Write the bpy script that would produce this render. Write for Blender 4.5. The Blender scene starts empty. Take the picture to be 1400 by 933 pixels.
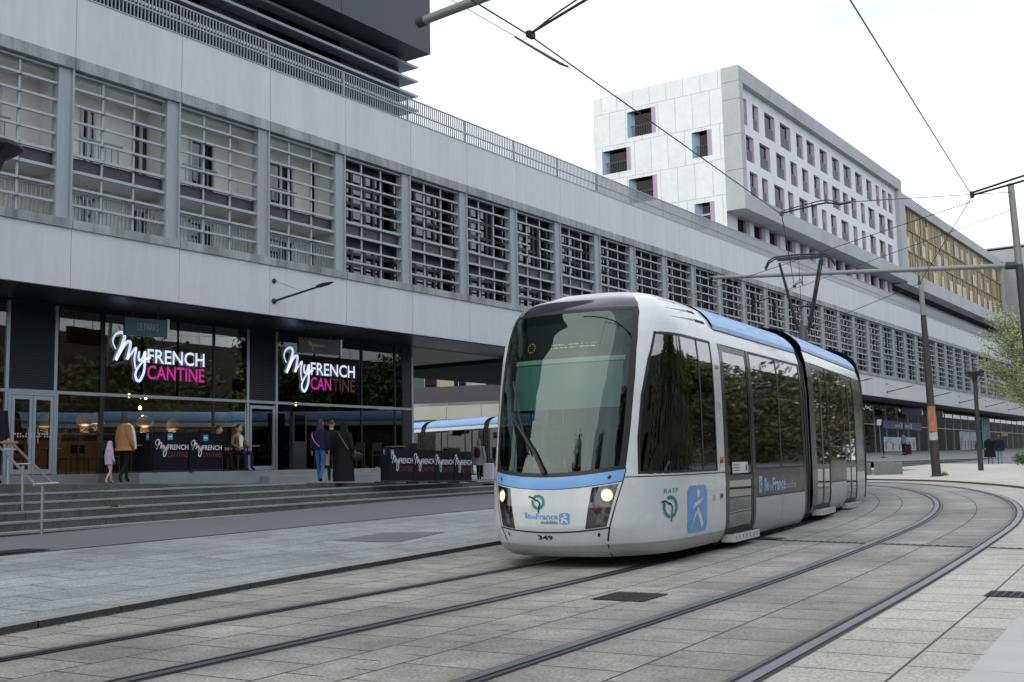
import bpy, bmesh, math, random
from mathutils import Vector, Matrix
R = math.radians
rng = random.Random(7)
scene = bpy.context.scene
COL = scene.collection

# ---------------------------------------------------------------- helpers
def lerp(a, b, t): return a + (b - a) * t
def ss(a, b, x):
    t = min(1.0, max(0.0, (x - a) / (b - a)))
    return t * t * (3 - 2 * t)
def table(tab):
    def f(x):
        if x <= tab[0][0]: return tab[0][1]
        for (x0, y0), (x1, y1) in zip(tab, tab[1:]):
            if x <= x1: return y0 + (y1 - y0) * (x - x0) / (x1 - x0)
        return tab[-1][1]
    return f
def srgb(r, g, b):
    def c(v):
        v /= 255.0
        return v / 12.92 if v <= 0.04045 else ((v + 0.055) / 1.055) ** 2.4
    return (c(r), c(g), c(b))
def catmull(pts, n=8):
    out = []
    P = [Vector(p) for p in pts]
    P = [P[0] * 2 - P[1]] + P + [P[-1] * 2 - P[-2]]
    for i in range(1, len(P) - 2):
        a, b, c, d = P[i - 1], P[i], P[i + 1], P[i + 2]
        for k in range(n):
            t = k / n
            out.append(0.5 * ((2 * b) + (c - a) * t + (2 * a - 5 * b + 4 * c - d) * t * t + (3 * b - a - 3 * c + d) * t ** 3))
    out.append(P[-2])
    return out

class MB:
    """collects geometry, builds ONE mesh object"""
    def __init__(s, T=None):
        s.v = []; s.f = []; s.m = []; s.uv = {}; s.T = T
    def vert(s, p):
        p = Vector(p)
        if s.T: p = s.T(p)
        s.v.append(tuple(p)); return len(s.v) - 1
    def face(s, pts, m=0, uv=None):
        i = [s.vert(p) for p in pts]
        if uv: s.uv[len(s.f)] = uv
        s.f.append(i); s.m.append(m)
    def box(s, x0, x1, y0, y1, z0, z1, m=0):
        p = [s.vert(q) for q in ((x0,y0,z0),(x1,y0,z0),(x1,y1,z0),(x0,y1,z0),(x0,y0,z1),(x1,y0,z1),(x1,y1,z1),(x0,y1,z1))]
        for q in ((0,3,2,1),(4,5,6,7),(0,1,5,4),(1,2,6,5),(2,3,7,6),(3,0,4,7)):
            s.f.append([p[k] for k in q]); s.m.append(m)
    def bar(s, p, q, w, h, up=(0,0,1), m=0):
        p, q = Vector(p), Vector(q); d = (q - p).normalized(); u = Vector(up)
        if abs(d.dot(u)) > .99: u = Vector((1,0,0))
        a = d.cross(u).normalized(); b = a.cross(d)
        a *= w / 2; b *= h / 2
        i = [s.vert(c + x * a + y * b) for c in (p, q) for x, y in ((-1,-1),(1,-1),(1,1),(-1,1))]
        for k in ((0,1,2,3),(7,6,5,4),(0,4,5,1),(1,5,6,2),(2,6,7,3),(3,7,4,0)):
            s.f.append([i[j] for j in k]); s.m.append(m)
    def tube(s, pts, r, n=8, m=0, cap=True, sx=1.0):
        pts = [Vector(p) for p in pts]
        rs = r if isinstance(r, (list, tuple)) else [r] * len(pts)
        rings = []; prev = None
        for k, p in enumerate(pts):
            d = (pts[min(k + 1, len(pts) - 1)] - pts[max(k - 1, 0)]).normalized()
            u = prev if prev is not None else (Vector((0,0,1)) if abs(d.z) < .9 else Vector((0,1,0)))
            a = d.cross(u).normalized(); b = a.cross(d).normalized(); prev = b
            rings.append([s.vert(p + rs[k] * (math.cos(2*math.pi*j/n) * a * sx + math.sin(2*math.pi*j/n) * b)) for j in range(n)])
        for A, B in zip(rings, rings[1:]):
            for j in range(n):
                s.f.append([A[j], A[(j+1) % n], B[(j+1) % n], B[j]]); s.m.append(m)
        if cap:
            s.f.append(rings[0][::-1]); s.m.append(m); s.f.append(rings[-1][:]); s.m.append(m)
    def lathe(s, prof, c=(0,0,0), n=16, m=0, ax=None):
        """prof (r, h); axis z unless ax is a matrix"""
        c = Vector(c); rings = []
        for r, h in prof:
            ring = []
            for j in range(n):
                a = 2*math.pi*j/n; q = Vector((r*math.cos(a), r*math.sin(a), h))
                ring.append(s.vert(c + (ax @ q if ax else q)))
            rings.append(ring)
        for A, B in zip(rings, rings[1:]):
            for j in range(n):
                s.f.append([A[j], A[(j+1) % n], B[(j+1) % n], B[j]]); s.m.append(m)
        s.f.append(rings[0][::-1]); s.m.append(m); s.f.append(rings[-1][:]); s.m.append(m)
    def rings(s, rr, m=0, cap=True, closed=True):
        I = [[s.vert(p) for p in ring] for ring in rr]; n = len(I[0])
        for A, B in zip(I, I[1:]):
            for j in range(n if closed else n - 1):
                s.f.append([A[j], A[(j+1) % n], B[(j+1) % n], B[j]]); s.m.append(m)
        if cap and closed:
            s.f.append(I[0][::-1]); s.m.append(m); s.f.append(I[-1][:]); s.m.append(m)
    def grid(s, fn, us, vs, m=0, uv=False, flip=False):
        I = [[s.vert(fn(u, v)) for v in vs] for u in us]
        for i in range(len(us) - 1):
            for j in range(len(vs) - 1):
                q = [I[i][j], I[i+1][j], I[i+1][j+1], I[i][j+1]]
                w = [(us[i],vs[j]),(us[i+1],vs[j]),(us[i+1],vs[j+1]),(us[i],vs[j+1])]
                if flip: q.reverse(); w.reverse()
                if uv: s.uv[len(s.f)] = w
                s.f.append(q); s.m.append(m)
    def flat(s, vf, fn, m=0):
        """2-D verts and faces mapped by fn(u, v)"""
        V, F = vf
        i = [s.vert(fn(u, v)) for u, v in V]
        for f in F:
            s.f.append([i[k] for k in f]); s.m.append(m)
    def build(s, name, mats, parent=None, smooth=None, bevel=0.0, loc=None):
        me = bpy.data.meshes.new(name)
        me.from_pydata(s.v, [], s.f)
        if not isinstance(mats, (list, tuple)): mats = [mats]
        for x in mats: me.materials.append(x)
        if len(mats) > 1: me.polygons.foreach_set('material_index', s.m)
        if s.uv:
            L = me.uv_layers.new(name='UVMap')
            for fi, w in s.uv.items():
                for k, li in enumerate(me.polygons[fi].loop_indices): L.data[li].uv = w[k]
        me.update()
        if smooth is not None:
            me.polygons.foreach_set('use_smooth', [True] * len(me.polygons))
            me.set_sharp_from_angle(angle=R(smooth))
        o = bpy.data.objects.new(name, me); COL.objects.link(o)
        if parent: o.parent = parent
        if loc: o.location = loc
        if bevel:
            b = o.modifiers.new('edge', 'BEVEL'); b.width = bevel; b.segments = 2; b.limit_method = 'ANGLE'; b.angle_limit = R(50)
        return o

def tag(o, label=None, cat=None, group=None, kind=None):
    if label: o['label'] = label
    if cat: o['category'] = cat
    if group: o['group'] = group
    if kind: o['kind'] = kind
    return o
def thing(name, label, cat, loc=(0,0,0), rz=0.0, group=None):
    o = bpy.data.objects.new(name, None); COL.objects.link(o)
    o.empty_display_size = .3
    o.location = loc; o.rotation_euler = (0, 0, rz)
    return tag(o, label, cat, group)
def dup(root, loc, rz=None, label=None, group=None, scale=None):
    r = root.copy(); COL.objects.link(r); r.location = loc
    if rz is not None: r.rotation_euler = (0, 0, rz)
    if scale: r.scale = (scale,) * 3
    if label: r['label'] = label
    if group: r['group'] = group
    for ch in list(root.children):
        c = ch.copy(); COL.objects.link(c); c.parent = r
        for g in ch.children:
            d = g.copy(); COL.objects.link(d); d.parent = c
    return r

# ---------------------------------------------------------------- materials
MATS = {}
def mat(name, col, rough=.6, metal=0.0, var=.12, scale=3.0, fine=40.0, bump=0.0, bscale=120.0, coat=0.0, spec=.5, stretch=None, dirt=0.0, streak=0.0):
    if name in MATS: return MATS[name]
    m = bpy.data.materials.new(name); m.use_nodes = True
    nt = m.node_tree; N = nt.nodes; L = nt.links
    b = N['Principled BSDF']
    b.inputs['Roughness'].default_value = rough; b.inputs['Metallic'].default_value = metal
    b.inputs['Specular IOR Level'].default_value = spec
    if coat:
        b.inputs['Coat Weight'].default_value = coat; b.inputs['Coat Roughness'].default_value = .06
    tc = N.new('ShaderNodeTexCoord'); mp = N.new('ShaderNodeMapping'); L.new(tc.outputs['Object'], mp.inputs['Vector'])
    if stretch: mp.inputs['Scale'].default_value = stretch
    n1 = N.new('ShaderNodeTexNoise'); n1.inputs['Scale'].default_value = scale; n1.inputs['Detail'].default_value = 5
    n2 = N.new('ShaderNodeTexNoise'); n2.inputs['Scale'].default_value = fine; n2.inputs['Detail'].default_value = 3
    L.new(mp.outputs[0], n1.inputs['Vector']); L.new(mp.outputs[0], n2.inputs['Vector'])
    ad = N.new('ShaderNodeMath'); ad.operation = 'ADD'; L.new(n1.outputs['Fac'], ad.inputs[0]); L.new(n2.outputs['Fac'], ad.inputs[1])
    mr = N.new('ShaderNodeMapRange'); L.new(ad.outputs[0], mr.inputs['Value'])
    mr.inputs['From Min'].default_value = .6; mr.inputs['From Max'].default_value = 1.4
    mr.inputs['To Min'].default_value = 1 - var; mr.inputs['To Max'].default_value = 1 + var
    mx = N.new('ShaderNodeMix'); mx.data_type = 'RGBA'; mx.blend_type = 'MULTIPLY'; mx.inputs[0].default_value = 1
    mx.inputs[6].default_value = (*col, 1); L.new(mr.outputs[0], mx.inputs[7])
    out = mx.outputs[2]
    if dirt:
        n3 = N.new('ShaderNodeTexNoise'); n3.inputs['Scale'].default_value = scale * .45; n3.inputs['Detail'].default_value = 9; n3.inputs['Roughness'].default_value = .7
        L.new(mp.outputs[0], n3.inputs['Vector'])
        cr = N.new('ShaderNodeMapRange'); L.new(n3.outputs['Fac'], cr.inputs['Value'])
        cr.inputs['From Min'].default_value = .48; cr.inputs['From Max'].default_value = .72; cr.inputs['To Min'].default_value = 0; cr.inputs['To Max'].default_value = dirt
        m2 = N.new('ShaderNodeMix'); m2.data_type = 'RGBA'; L.new(cr.outputs[0], m2.inputs[0]); L.new(out, m2.inputs[6])
        m2.inputs[7].default_value = (.035, .033, .028, 1); out = m2.outputs[2]
    if streak:
        ms = N.new('ShaderNodeMapping'); ms.inputs['Scale'].default_value = (1.7, 1.7, .10); L.new(tc.outputs['Object'], ms.inputs['Vector'])
        n5 = N.new('ShaderNodeTexNoise'); n5.inputs['Scale'].default_value = 1.0; n5.inputs['Detail'].default_value = 7; n5.inputs['Roughness'].default_value = .7; L.new(ms.outputs[0], n5.inputs['Vector'])
        r5 = N.new('ShaderNodeMapRange'); L.new(n5.outputs['Fac'], r5.inputs['Value']); r5.inputs['From Min'].default_value = .36; r5.inputs['From Max'].default_value = .56; r5.inputs['To Min'].default_value = 1 - streak; r5.inputs['To Max'].default_value = 1
        m5 = N.new('ShaderNodeMix'); m5.data_type = 'RGBA'; m5.blend_type = 'MULTIPLY'; m5.inputs[0].default_value = 1; L.new(out, m5.inputs[6]); L.new(r5.outputs[0], m5.inputs[7]); out = m5.outputs[2]
    L.new(out, b.inputs['Base Color'])
    rr = N.new('ShaderNodeMapRange'); L.new(n1.outputs['Fac'], rr.inputs['Value'])
    rr.inputs['To Min'].default_value = max(0, rough - .08); rr.inputs['To Max'].default_value = min(1, rough + .08); L.new(rr.outputs[0], b.inputs['Roughness'])
    if bump:
        n4 = N.new('ShaderNodeTexNoise'); n4.inputs['Scale'].default_value = bscale; n4.inputs['Detail'].default_value = 4; L.new(tc.outputs['Object'], n4.inputs['Vector'])
        bp = N.new('ShaderNodeBump'); bp.inputs['Strength'].default_value = bump; bp.inputs['Distance'].default_value = .01
        L.new(n4.outputs['Fac'], bp.inputs['Height']); L.new(bp.outputs[0], b.inputs['Normal'])
    MATS[name] = m; return m

def glass(name, tint, base=.06, ior=1.5, rough=.0, wav=0.0, gcol=(1,1,1)):
    if name in MATS: return MATS[name]
    m = bpy.data.materials.new(name); m.use_nodes = True
    nt = m.node_tree; N = nt.nodes; L = nt.links; N.remove(N['Principled BSDF'])
    out = N['Material Output']
    t = N.new('ShaderNodeBsdfTransparent'); t.inputs[0].default_value = (*tint, 1)
    g = N.new('ShaderNodeBsdfAnisotropic'); g.inputs['Roughness'].default_value = rough; g.inputs[0].default_value = (*gcol, 1)
    fr = N.new('ShaderNodeFresnel'); fr.inputs['IOR'].default_value = ior
    mr = N.new('ShaderNodeMapRange'); L.new(fr.outputs[0], mr.inputs['Value']); mr.inputs['To Min'].default_value = base; mr.inputs['To Max'].default_value = 1
    if wav:
        tc = N.new('ShaderNodeTexCoord'); nz = N.new('ShaderNodeTexNoise'); nz.inputs['Scale'].default_value = 1.3; nz.inputs['Detail'].default_value = 1
        L.new(tc.outputs['Object'], nz.inputs['Vector']); bp = N.new('ShaderNodeBump'); bp.inputs['Strength'].default_value = wav; bp.inputs['Distance'].default_value = .02
        L.new(nz.outputs['Fac'], bp.inputs['Height']); L.new(bp.outputs[0], g.inputs['Normal'])
    mx = N.new('ShaderNodeMixShader'); L.new(mr.outputs[0], mx.inputs[0]); L.new(t.outputs[0], mx.inputs[1]); L.new(g.outputs[0], mx.inputs[2])
    L.new(mx.outputs[0], out.inputs['Surface'])
    MATS[name] = m; return m

def emit(name, col, strength, base=None):
    if name in MATS: return MATS[name]
    m = bpy.data.materials.new(name); m.use_nodes = True
    b = m.node_tree.nodes['Principled BSDF']
    b.inputs['Base Color'].default_value = (*(base or col), 1); b.inputs['Emission Color'].default_value = (*col, 1)
    b.inputs['Emission Strength'].default_value = strength
    MATS[name] = m; return m

def slabs(name, c1, c2, joint, w, h, mortar=.009, rough=.75, uv=True, rot=0.0, offset=.5, grain=.42, stain=.35, bump=.25, rails=False):
    """stone or concrete slabs with joints; coordinates in metres"""
    if name in MATS: return MATS[name]
    m = bpy.data.materials.new(name); m.use_nodes = True
    nt = m.node_tree; N = nt.nodes; L = nt.links; b = N['Principled BSDF']
    tc = N.new('ShaderNodeTexCoord'); mp = N.new('ShaderNodeMapping'); mp.inputs['Rotation'].default_value = (0, 0, rot)
    L.new(tc.outputs['UV' if uv else 'Object'], mp.inputs['Vector'])
    br = N.new('ShaderNodeTexBrick'); br.offset = offset; br.squash = 1.0
    for k, v in (('Scale', 1.0), ('Mortar Size', mortar), ('Mortar Smooth', .3), ('Bias', 0.0), ('Brick Width', w), ('Row Height', h)): br.inputs[k].default_value = v
    br.inputs['Color1'].default_value = (*c1, 1); br.inputs['Color2'].default_value = (*c2, 1); br.inputs['Mortar'].default_value = (*joint, 1)
    L.new(mp.outputs[0], br.inputs['Vector'])
    out = br.outputs['Color']
    def noise(sc, det, lo, hi, a, bb, prev):
        n = N.new('ShaderNodeTexNoise'); n.inputs['Scale'].default_value = sc; n.inputs['Detail'].default_value = det; n.inputs['Roughness'].default_value = .62
        L.new(tc.outputs['Object'], n.inputs['Vector'])
        r = N.new('ShaderNodeMapRange'); L.new(n.outputs['Fac'], r.inputs['Value']); r.inputs['From Min'].default_value = lo; r.inputs['From Max'].default_value = hi
        r.inputs['To Min'].default_value = a; r.inputs['To Max'].default_value = bb
        x = N.new('ShaderNodeMix'); x.data_type = 'RGBA'; x.blend_type = 'MULTIPLY'; x.inputs[0].default_value = 1
        L.new(prev, x.inputs[6]); L.new(r.outputs[0], x.inputs[7]); return x.outputs[2], n
    out, nf = noise(42, 4, .32, .68, 1 - grain, 1 + grain, out)
    out, _ = noise(.55, 8, .3, .62, 1 - stain, 1.06, out)
    out, _ = noise(3.1, 6, .35, .6, 1 - stain * .5, 1.05, out)
    # oil spots and gum
    vs_ = N.new('ShaderNodeTexVoronoi'); vs_.inputs['Scale'].default_value = 1.15; L.new(tc.outputs['Object'], vs_.inputs['Vector'])
    rs = N.new('ShaderNodeMapRange'); L.new(vs_.outputs['Distance'], rs.inputs['Value']); rs.inputs['From Min'].default_value = .03; rs.inputs['From Max'].default_value = .075; rs.inputs['To Min'].default_value = .66; rs.inputs['To Max'].default_value = 1
    xs_ = N.new('ShaderNodeMix'); xs_.data_type = 'RGBA'; xs_.blend_type = 'MULTIPLY'; xs_.inputs[0].default_value = 1; L.new(out, xs_.inputs[6]); L.new(rs.outputs[0], xs_.inputs[7]); out = xs_.outputs[2]
    if rails:                                                # brake dust and rust beside the rails
        sp = N.new('ShaderNodeSeparateXYZ'); L.new(tc.outputs['UV'], sp.inputs[0])
        ab = N.new('ShaderNodeMath'); ab.operation = 'ABSOLUTE'; L.new(sp.outputs[1], ab.inputs[0])
        sb_ = N.new('ShaderNodeMath'); sb_.operation = 'SUBTRACT'; L.new(ab.outputs[0], sb_.inputs[0]); sb_.inputs[1].default_value = .75
        a2 = N.new('ShaderNodeMath'); a2.operation = 'ABSOLUTE'; L.new(sb_.outputs[0], a2.inputs[0])
        nr = N.new('ShaderNodeTexNoise'); nr.inputs['Scale'].default_value = 2.2; nr.inputs['Detail'].default_value = 6; L.new(tc.outputs['Object'], nr.inputs['Vector'])
        ad_ = N.new('ShaderNodeMath'); ad_.operation = 'MULTIPLY_ADD'; L.new(nr.outputs['Fac'], ad_.inputs[0]); ad_.inputs[1].default_value = -.32; L.new(a2.outputs[0], ad_.inputs[2])
        rr_ = N.new('ShaderNodeMapRange'); L.new(ad_.outputs[0], rr_.inputs['Value']); rr_.inputs['From Min'].default_value = -.10; rr_.inputs['From Max'].default_value = .22; rr_.inputs['To Min'].default_value = .42; rr_.inputs['To Max'].default_value = 0
        xr = N.new('ShaderNodeMix'); xr.data_type = 'RGBA'; L.new(rr_.outputs[0], xr.inputs[0]); L.new(out, xr.inputs[6]); xr.inputs[7].default_value = (.085, .076, .066, 1); out = xr.outputs[2]
    L.new(out, b.inputs['Base Color']); b.inputs['Roughness'].default_value = rough
    bp = N.new('ShaderNodeBump'); bp.inputs['Strength'].default_value = bump; bp.inputs['Distance'].default_value = .006
    sb = N.new('ShaderNodeMath'); sb.operation = 'MULTIPLY_ADD'; L.new(br.outputs['Fac'], sb.inputs[0]); sb.inputs[1].default_value = -1.5; L.new(nf.outputs['Fac'], sb.inputs[2])
    L.new(sb.outputs[0], bp.inputs['Height']); L.new(bp.outputs[0], b.inputs['Normal'])
    MATS[name] = m; return m

# ---------------------------------------------------------------- lettering
_T = {}
def text2d(s, bold=0.0, shear=0.0):
    """lettering as 2-D verts/faces scaled into the unit box: x 0..1, y 0..1"""
    key = (s, bold, shear)
    if key in _T: return _T[key]
    c = bpy.data.curves.new('lettering', 'FONT'); c.body = s; c.size = 1.0; c.offset = bold; c.shear = shear; c.resolution_u = 3
    o = bpy.data.objects.new('lettering', c); COL.objects.link(o)
    dg = bpy.context.evaluated_depsgraph_get(); dg.update()
    me = bpy.data.meshes.new_from_object(o.evaluated_get(dg))
    V = [(v.co.x, v.co.y) for v in me.vertices]; F = [list(p.vertices) for p in me.polygons]
    bpy.data.objects.remove(o); bpy.data.meshes.remove(me); bpy.data.curves.remove(c)
    x0 = min(v[0] for v in V); x1 = max(v[0] for v in V); y0 = min(v[1] for v in V); y1 = max(v[1] for v in V)
    asp = (x1 - x0) / (y1 - y0)
    V = [((x - x0) / (x1 - x0), (y - y0) / (y1 - y0)) for x, y in V]
    _T[key] = (V, F, asp); return _T[key]
def put(vf, x0, y0, w, h):
    return [(x0 + u * w, y0 + v * h) for u, v in vf[0]], vf[1]
def ribbon2d(pts, width, n=8):
    P = catmull([(p[0], p[1], 0) for p in pts], n); V = []; F = []
    ws = width if isinstance(width, (list, tuple)) else None
    for k, p in enumerate(P):
        d = (P[min(k + 1, len(P) - 1)] - P[max(k - 1, 0)]).normalized(); nrm = Vector((-d.y, d.x, 0))
        if ws:
            t = k / (len(P) - 1) * (len(ws) - 1); i = min(int(t), len(ws) - 2); w = lerp(ws[i], ws[i + 1], t - i)
        else: w = width
        a = p + nrm * w / 2; b = p - nrm * w / 2
        V += [(a.x, a.y), (b.x, b.y)]
        if k: F.append([2*k-2, 2*k-1, 2*k+1, 2*k])
    return V, F
def poly2d(pts): return [tuple(p) for p in pts], [list(range(len(pts)))]
def disc2d(cx, cy, rx, ry, n=20): return poly2d([(cx + rx*math.cos(2*math.pi*k/n), cy + ry*math.sin(2*math.pi*k/n)) for k in range(n)])
def ring2d(cx, cy, r0, r1, a0, a1, n=24, sy=1.0):
    V = []; F = []
    for k in range(n + 1):
        a = lerp(a0, a1, k / n)
        V += [(cx + r0*math.cos(a), cy + sy*r0*math.sin(a)), (cx + r1*math.cos(a), cy + sy*r1*math.sin(a))]
        if k: F.append([2*k-2, 2*k-1, 2*k+1, 2*k])
    return V, F
def rrect2d(x0, y0, x1, y1, r, n=6):
    P = []
    for cx, cy, a in ((x1-r, y1-r, 0), (x0+r, y1-r, 90), (x0+r, y0+r, 180), (x1-r, y0+r, 270)):
        for k in range(n + 1): P.append((cx + r*math.cos(R(a + 90*k/n)), cy + r*math.sin(R(a + 90*k/n))))
    return poly2d(P)
# handwritten 'My' of the restaurant's lettering; unit = cap height of FRENCH, origin at its lower left
def _q(x, y): return ((x - 520) / 140.0, (620 - y) / 140.0)
MY_STROKES = [
    ([_q(155,512), _q(122,440), _q(150,372), _q(215,345), _q(252,378), _q(236,440), _q(196,545), _q(158,618)], [.10,.13,.15,.2,.25,.26,.26,.22]),
    ([_q(160,616), _q(215,520), _q(275,440), _q(315,428), _q(318,470), _q(285,602)], [.1,.2,.22,.22,.22,.2]),
    ([_q(285,602), _q(330,545), _q(378,488), _q(385,505), _q(368,590), _q(385,690)], [.1,.16,.17,.17,.15,.12]),
    ([_q(425,512), _q(415,570), _q(432,605), _q(462,580), _q(492,515), _q(490,620), _q(478,720), _q(432,802), _q(390,782), _q(388,720), _q(440,640), _q(515,580), _q(560,572)], [.15,.18,.18,.18,.18,.19,.2,.2,.18,.17,.15,.13,.1])]
FR = text2d('FRENCH', .012); CA = text2d('CANTINE', .012)
def my_logo(mbw, mbm, fn, unit, bold=1.0):
    for P, w in MY_STROKES: mbw.flat(ribbon2d([(x*unit, y*unit) for x, y in P], [k*unit*bold for k in w], 7), fn)
    mbw.flat(put(FR, 0, 0, 5.03*unit, unit), fn)
    if mbm: mbm.flat(put(CA, 0, -1.16*unit, 5.03*unit, unit), fn)

# ---------------------------------------------------------------- the lie of the land (camera height is z = 0)
def gz(x, y):
    ft = .40 * ss(10, 34, y) + (.0085 * (y - 30) if y > 30 else 0)
    fl = .21 + .010 * (min(y, 24) - 10) + (.012 * (y - 35) if y > 35 else 0)
    if y < -10: fl = .01
    if y > 120: ft = .40 + .0085 * 90; fl = .35 + .012 * 85
    w = ss(9.0, 15.0, -x)
    return -1.29 + ft * (1 - w) + fl * w
TR = (-3.38, 5.0, .075, 13.8, 39.0)                       # centre line of the right-hand track: straight, then a left-hand curve
def line_at(s):
    x0, y0, th, s0, rr = TR
    if s < s0: return x0 - math.sin(th)*s, y0 + math.cos(th)*s, th
    s1 = s0 + rr * (R(88) - th)
    a = min(s, s1); t = th + (a - s0) / rr
    xa, ya = x0 - math.sin(th)*s0, y0 + math.cos(th)*s0
    x = xa + rr*(math.cos(t) - math.cos(th)); y = ya + rr*(math.sin(t) - math.sin(th))
    if s > s1: x -= math.sin(t)*(s - s1); y += math.cos(t)*(s - s1)
    return x, y, t
def trk(s, n, dz=0.0):
    x, y, t = line_at(s); px, py = x + n*math.cos(t), y + n*math.sin(t)
    return Vector((px, py, gz(px, py) + dz))
def plat(x, y):                                             # sloping plaza before the shops
    a = max(-.52, min(-.10, -.13 - .0205 * (y - 12.0)))
    return a + max(0.0, (-x - 21.0)) * .008
def far_plat(x, y): return lerp(-.16 + .002*(y-70), .30 + .0075*(y-60), min(1, max(0, (-x - 19.5) / 6.9)))
XF, XS = -24.0, -26.4                                       # facade plane, shop-front plane
BAY = 3.255
# ---------------------------------------------------------------- common materials
m_panel = mat('painted_concrete_panel', (.56,.58,.588), .6, var=.06, scale=.55, fine=7, stretch=(1,1,.22), dirt=.10, streak=.06)
m_conc = mat('weathered_concrete', (.34,.365,.365), .8, var=.16, scale=1.6, fine=22, stretch=(1,1,.3), dirt=.6, streak=.45, bump=.15)
m_pil = mat('grey_pilaster_concrete', (.33,.36,.375), .7, var=.1, scale=1.2, fine=20, stretch=(1,1,.2), dirt=.15)
m_bar = mat('grey_screen_metal', (.35,.385,.405), .5, metal=.15, var=.06)
m_rail_l = mat('light_rail_metal', (.31,.335,.36), .45, metal=.3, var=.06)
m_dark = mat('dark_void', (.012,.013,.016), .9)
m_purple = mat('dark_plum_panel', (.03,.029,.040), .45, var=.1)
m_black = mat('black_metal', (.014,.015,.018), .5, var=.1)
m_anth = mat('anthracite_cladding', (.04,.048,.058), .5, var=.12, scale=.4, fine=6)
m_alu = mat('aluminium_frame', (.36,.39,.43), .4, metal=.5, var=.05)
m_white_wall = mat('white_render', (.80,.80,.77), .8, var=.06, dirt=.08, scale=1.0)
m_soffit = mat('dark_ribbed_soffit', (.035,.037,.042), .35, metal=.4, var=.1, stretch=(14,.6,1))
m_soffit_l = mat('bare_concrete_soffit', (.62,.60,.54), .8, var=.12)
g_dark = glass('dark_reflective_glass', (.05,.058,.062), .0, ior=1.28)
g_shop = glass('shop_glass', (.78,.80,.77), .035)
g_win = glass('window_glass', (.16,.19,.2), .12, wav=.03)
g_bal = glass('balcony_glass', (.55,.6,.58), .1)

# ---------------------------------------------------------------- world, sun, camera
w = bpy.data.worlds.new('World'); scene.world = w; w.use_nodes = True
N = w.node_tree.nodes; L = w.node_tree.links; bg = N['Background']
SUN_EL, SUN_AZ = R(40), math.atan2(-.33, -1.0)              # the sun stands behind the camera, a little to the left
sky = N.new('ShaderNodeTexSky'); sky.sky_type = 'NISHITA'; sky.sun_disc = False
sky.sun_elevation = SUN_EL; sky.sun_rotation = SUN_AZ; sky.air_density = 1.2; sky.dust_density = 3.0
mx = N.new('ShaderNodeMix'); mx.data_type = 'RGBA'; mx.inputs[0].default_value = .86
L.new(sky.outputs[0], mx.inputs[6])
tcw = N.new('ShaderNodeTexCoord'); mpw = N.new('ShaderNodeMapping'); mpw.inputs['Scale'].default_value = (1.2, 1.2, 3.5)
nzw = N.new('ShaderNodeTexNoise'); nzw.inputs['Scale'].default_value = 1.6; nzw.inputs['Detail'].default_value = 6
L.new(tcw.outputs['Generated'], mpw.inputs['Vector']); L.new(mpw.outputs[0], nzw.inputs['Vector'])
crw = N.new('ShaderNodeValToRGB'); crw.color_ramp.elements[0].position = .30; crw.color_ramp.elements[1].position = .65
crw.color_ramp.elements[0].color = (5.7, 6.15, 6.9, 1); crw.color_ramp.elements[1].color = (10.4, 10.5, 10.8, 1)
L.new(nzw.outputs['Fac'], crw.inputs[0]); L.new(crw.outputs[0], mx.inputs[7])
L.new(mx.outputs[2], bg.inputs['Color']); bg.inputs['Strength'].default_value = .125

sl = bpy.data.lights.new('sun', 'SUN'); sl.energy = 1.3; sl.angle = R(70); sl.color = (1.0, .955, .88)
so = bpy.data.objects.new('sun', sl); COL.objects.link(so)
sdir = Vector((math.sin(SUN_AZ)*math.cos(SUN_EL), math.cos(SUN_AZ)*math.cos(SUN_EL), math.sin(SUN_EL)))
so.rotation_euler = sdir.to_track_quat('Z', 'Y').to_euler(); so.location = (-20, -60, 60)

cd = bpy.data.cameras.new('camera'); cam = bpy.data.objects.new('camera', cd); COL.objects.link(cam); scene.camera = cam
CM = ((.82114,-.08196,-.56480),(.57056,.08120,.81724),(-.02112,-.99333,.11355))
M3 = Matrix(((CM[0][0], -CM[0][1], -CM[0][2]), (CM[1][0], -CM[1][1], -CM[1][2]), (CM[2][0], -CM[2][1], -CM[2][2])))
cam.matrix_world = M3.to_4x4()
cd.sensor_fit = 'HORIZONTAL'; cd.sensor_width = 36; cd.lens = 36 * 1505 / 1400; cd.clip_end = 3000; cd.clip_start = .05
vs = scene.view_settings; vs.view_transform = 'Standard'; vs.look = 'None'; vs.exposure = 0.38; vs.gamma = 1; vs.use_curve_mapping = False
scene.cycles.use_denoising = True; scene.cycles.max_bounces = 8; scene.cycles.transparent_max_bounces = 12
scene.cycles.sample_clamp_indirect = 6.0; scene.cycles.caustics_reflective = False; scene.cycles.caustics_refractive = False

# ---------------------------------------------------------------- ground
m_asph = mat('old_asphalt', (.062,.062,.066), .85, var=.18, scale=.8, fine=90, bump=.3, bscale=160)
m_walk = mat('grey_asphalt_walk', (.128,.132,.148), .85, var=.12, scale=.5, fine=110, bump=.25, bscale=200)
m_track = slabs('track_slabs', (.272,.268,.252), (.330,.325,.306), (.027,.026,.025), .60, .75, .011, rails=True, stain=.4)
m_beige = slabs('beige_slabs', (.37,.365,.34), (.42,.412,.385), (.06,.058,.053), .60, .75, .012, stain=.2)
m_pave = slabs('pale_granite_paving', (.245,.265,.275), (.295,.315,.322), (.07,.075,.08), 1.2, .6, .012, uv=False, rot=R(86), stain=.3)
m_far = slabs('sunlit_tone_far_paving', (.46,.45,.41), (.50,.49,.45), (.18,.17,.15), 1.0, .6, .008, uv=False, rot=R(20), stain=.15)  # paleness stands for sunlight on the far pavement
m_plaza = slabs('plaza_paving', (.20,.215,.22), (.235,.25,.255), (.09,.09,.09), .9, .45, .007, uv=False, rot=R(90))
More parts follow.
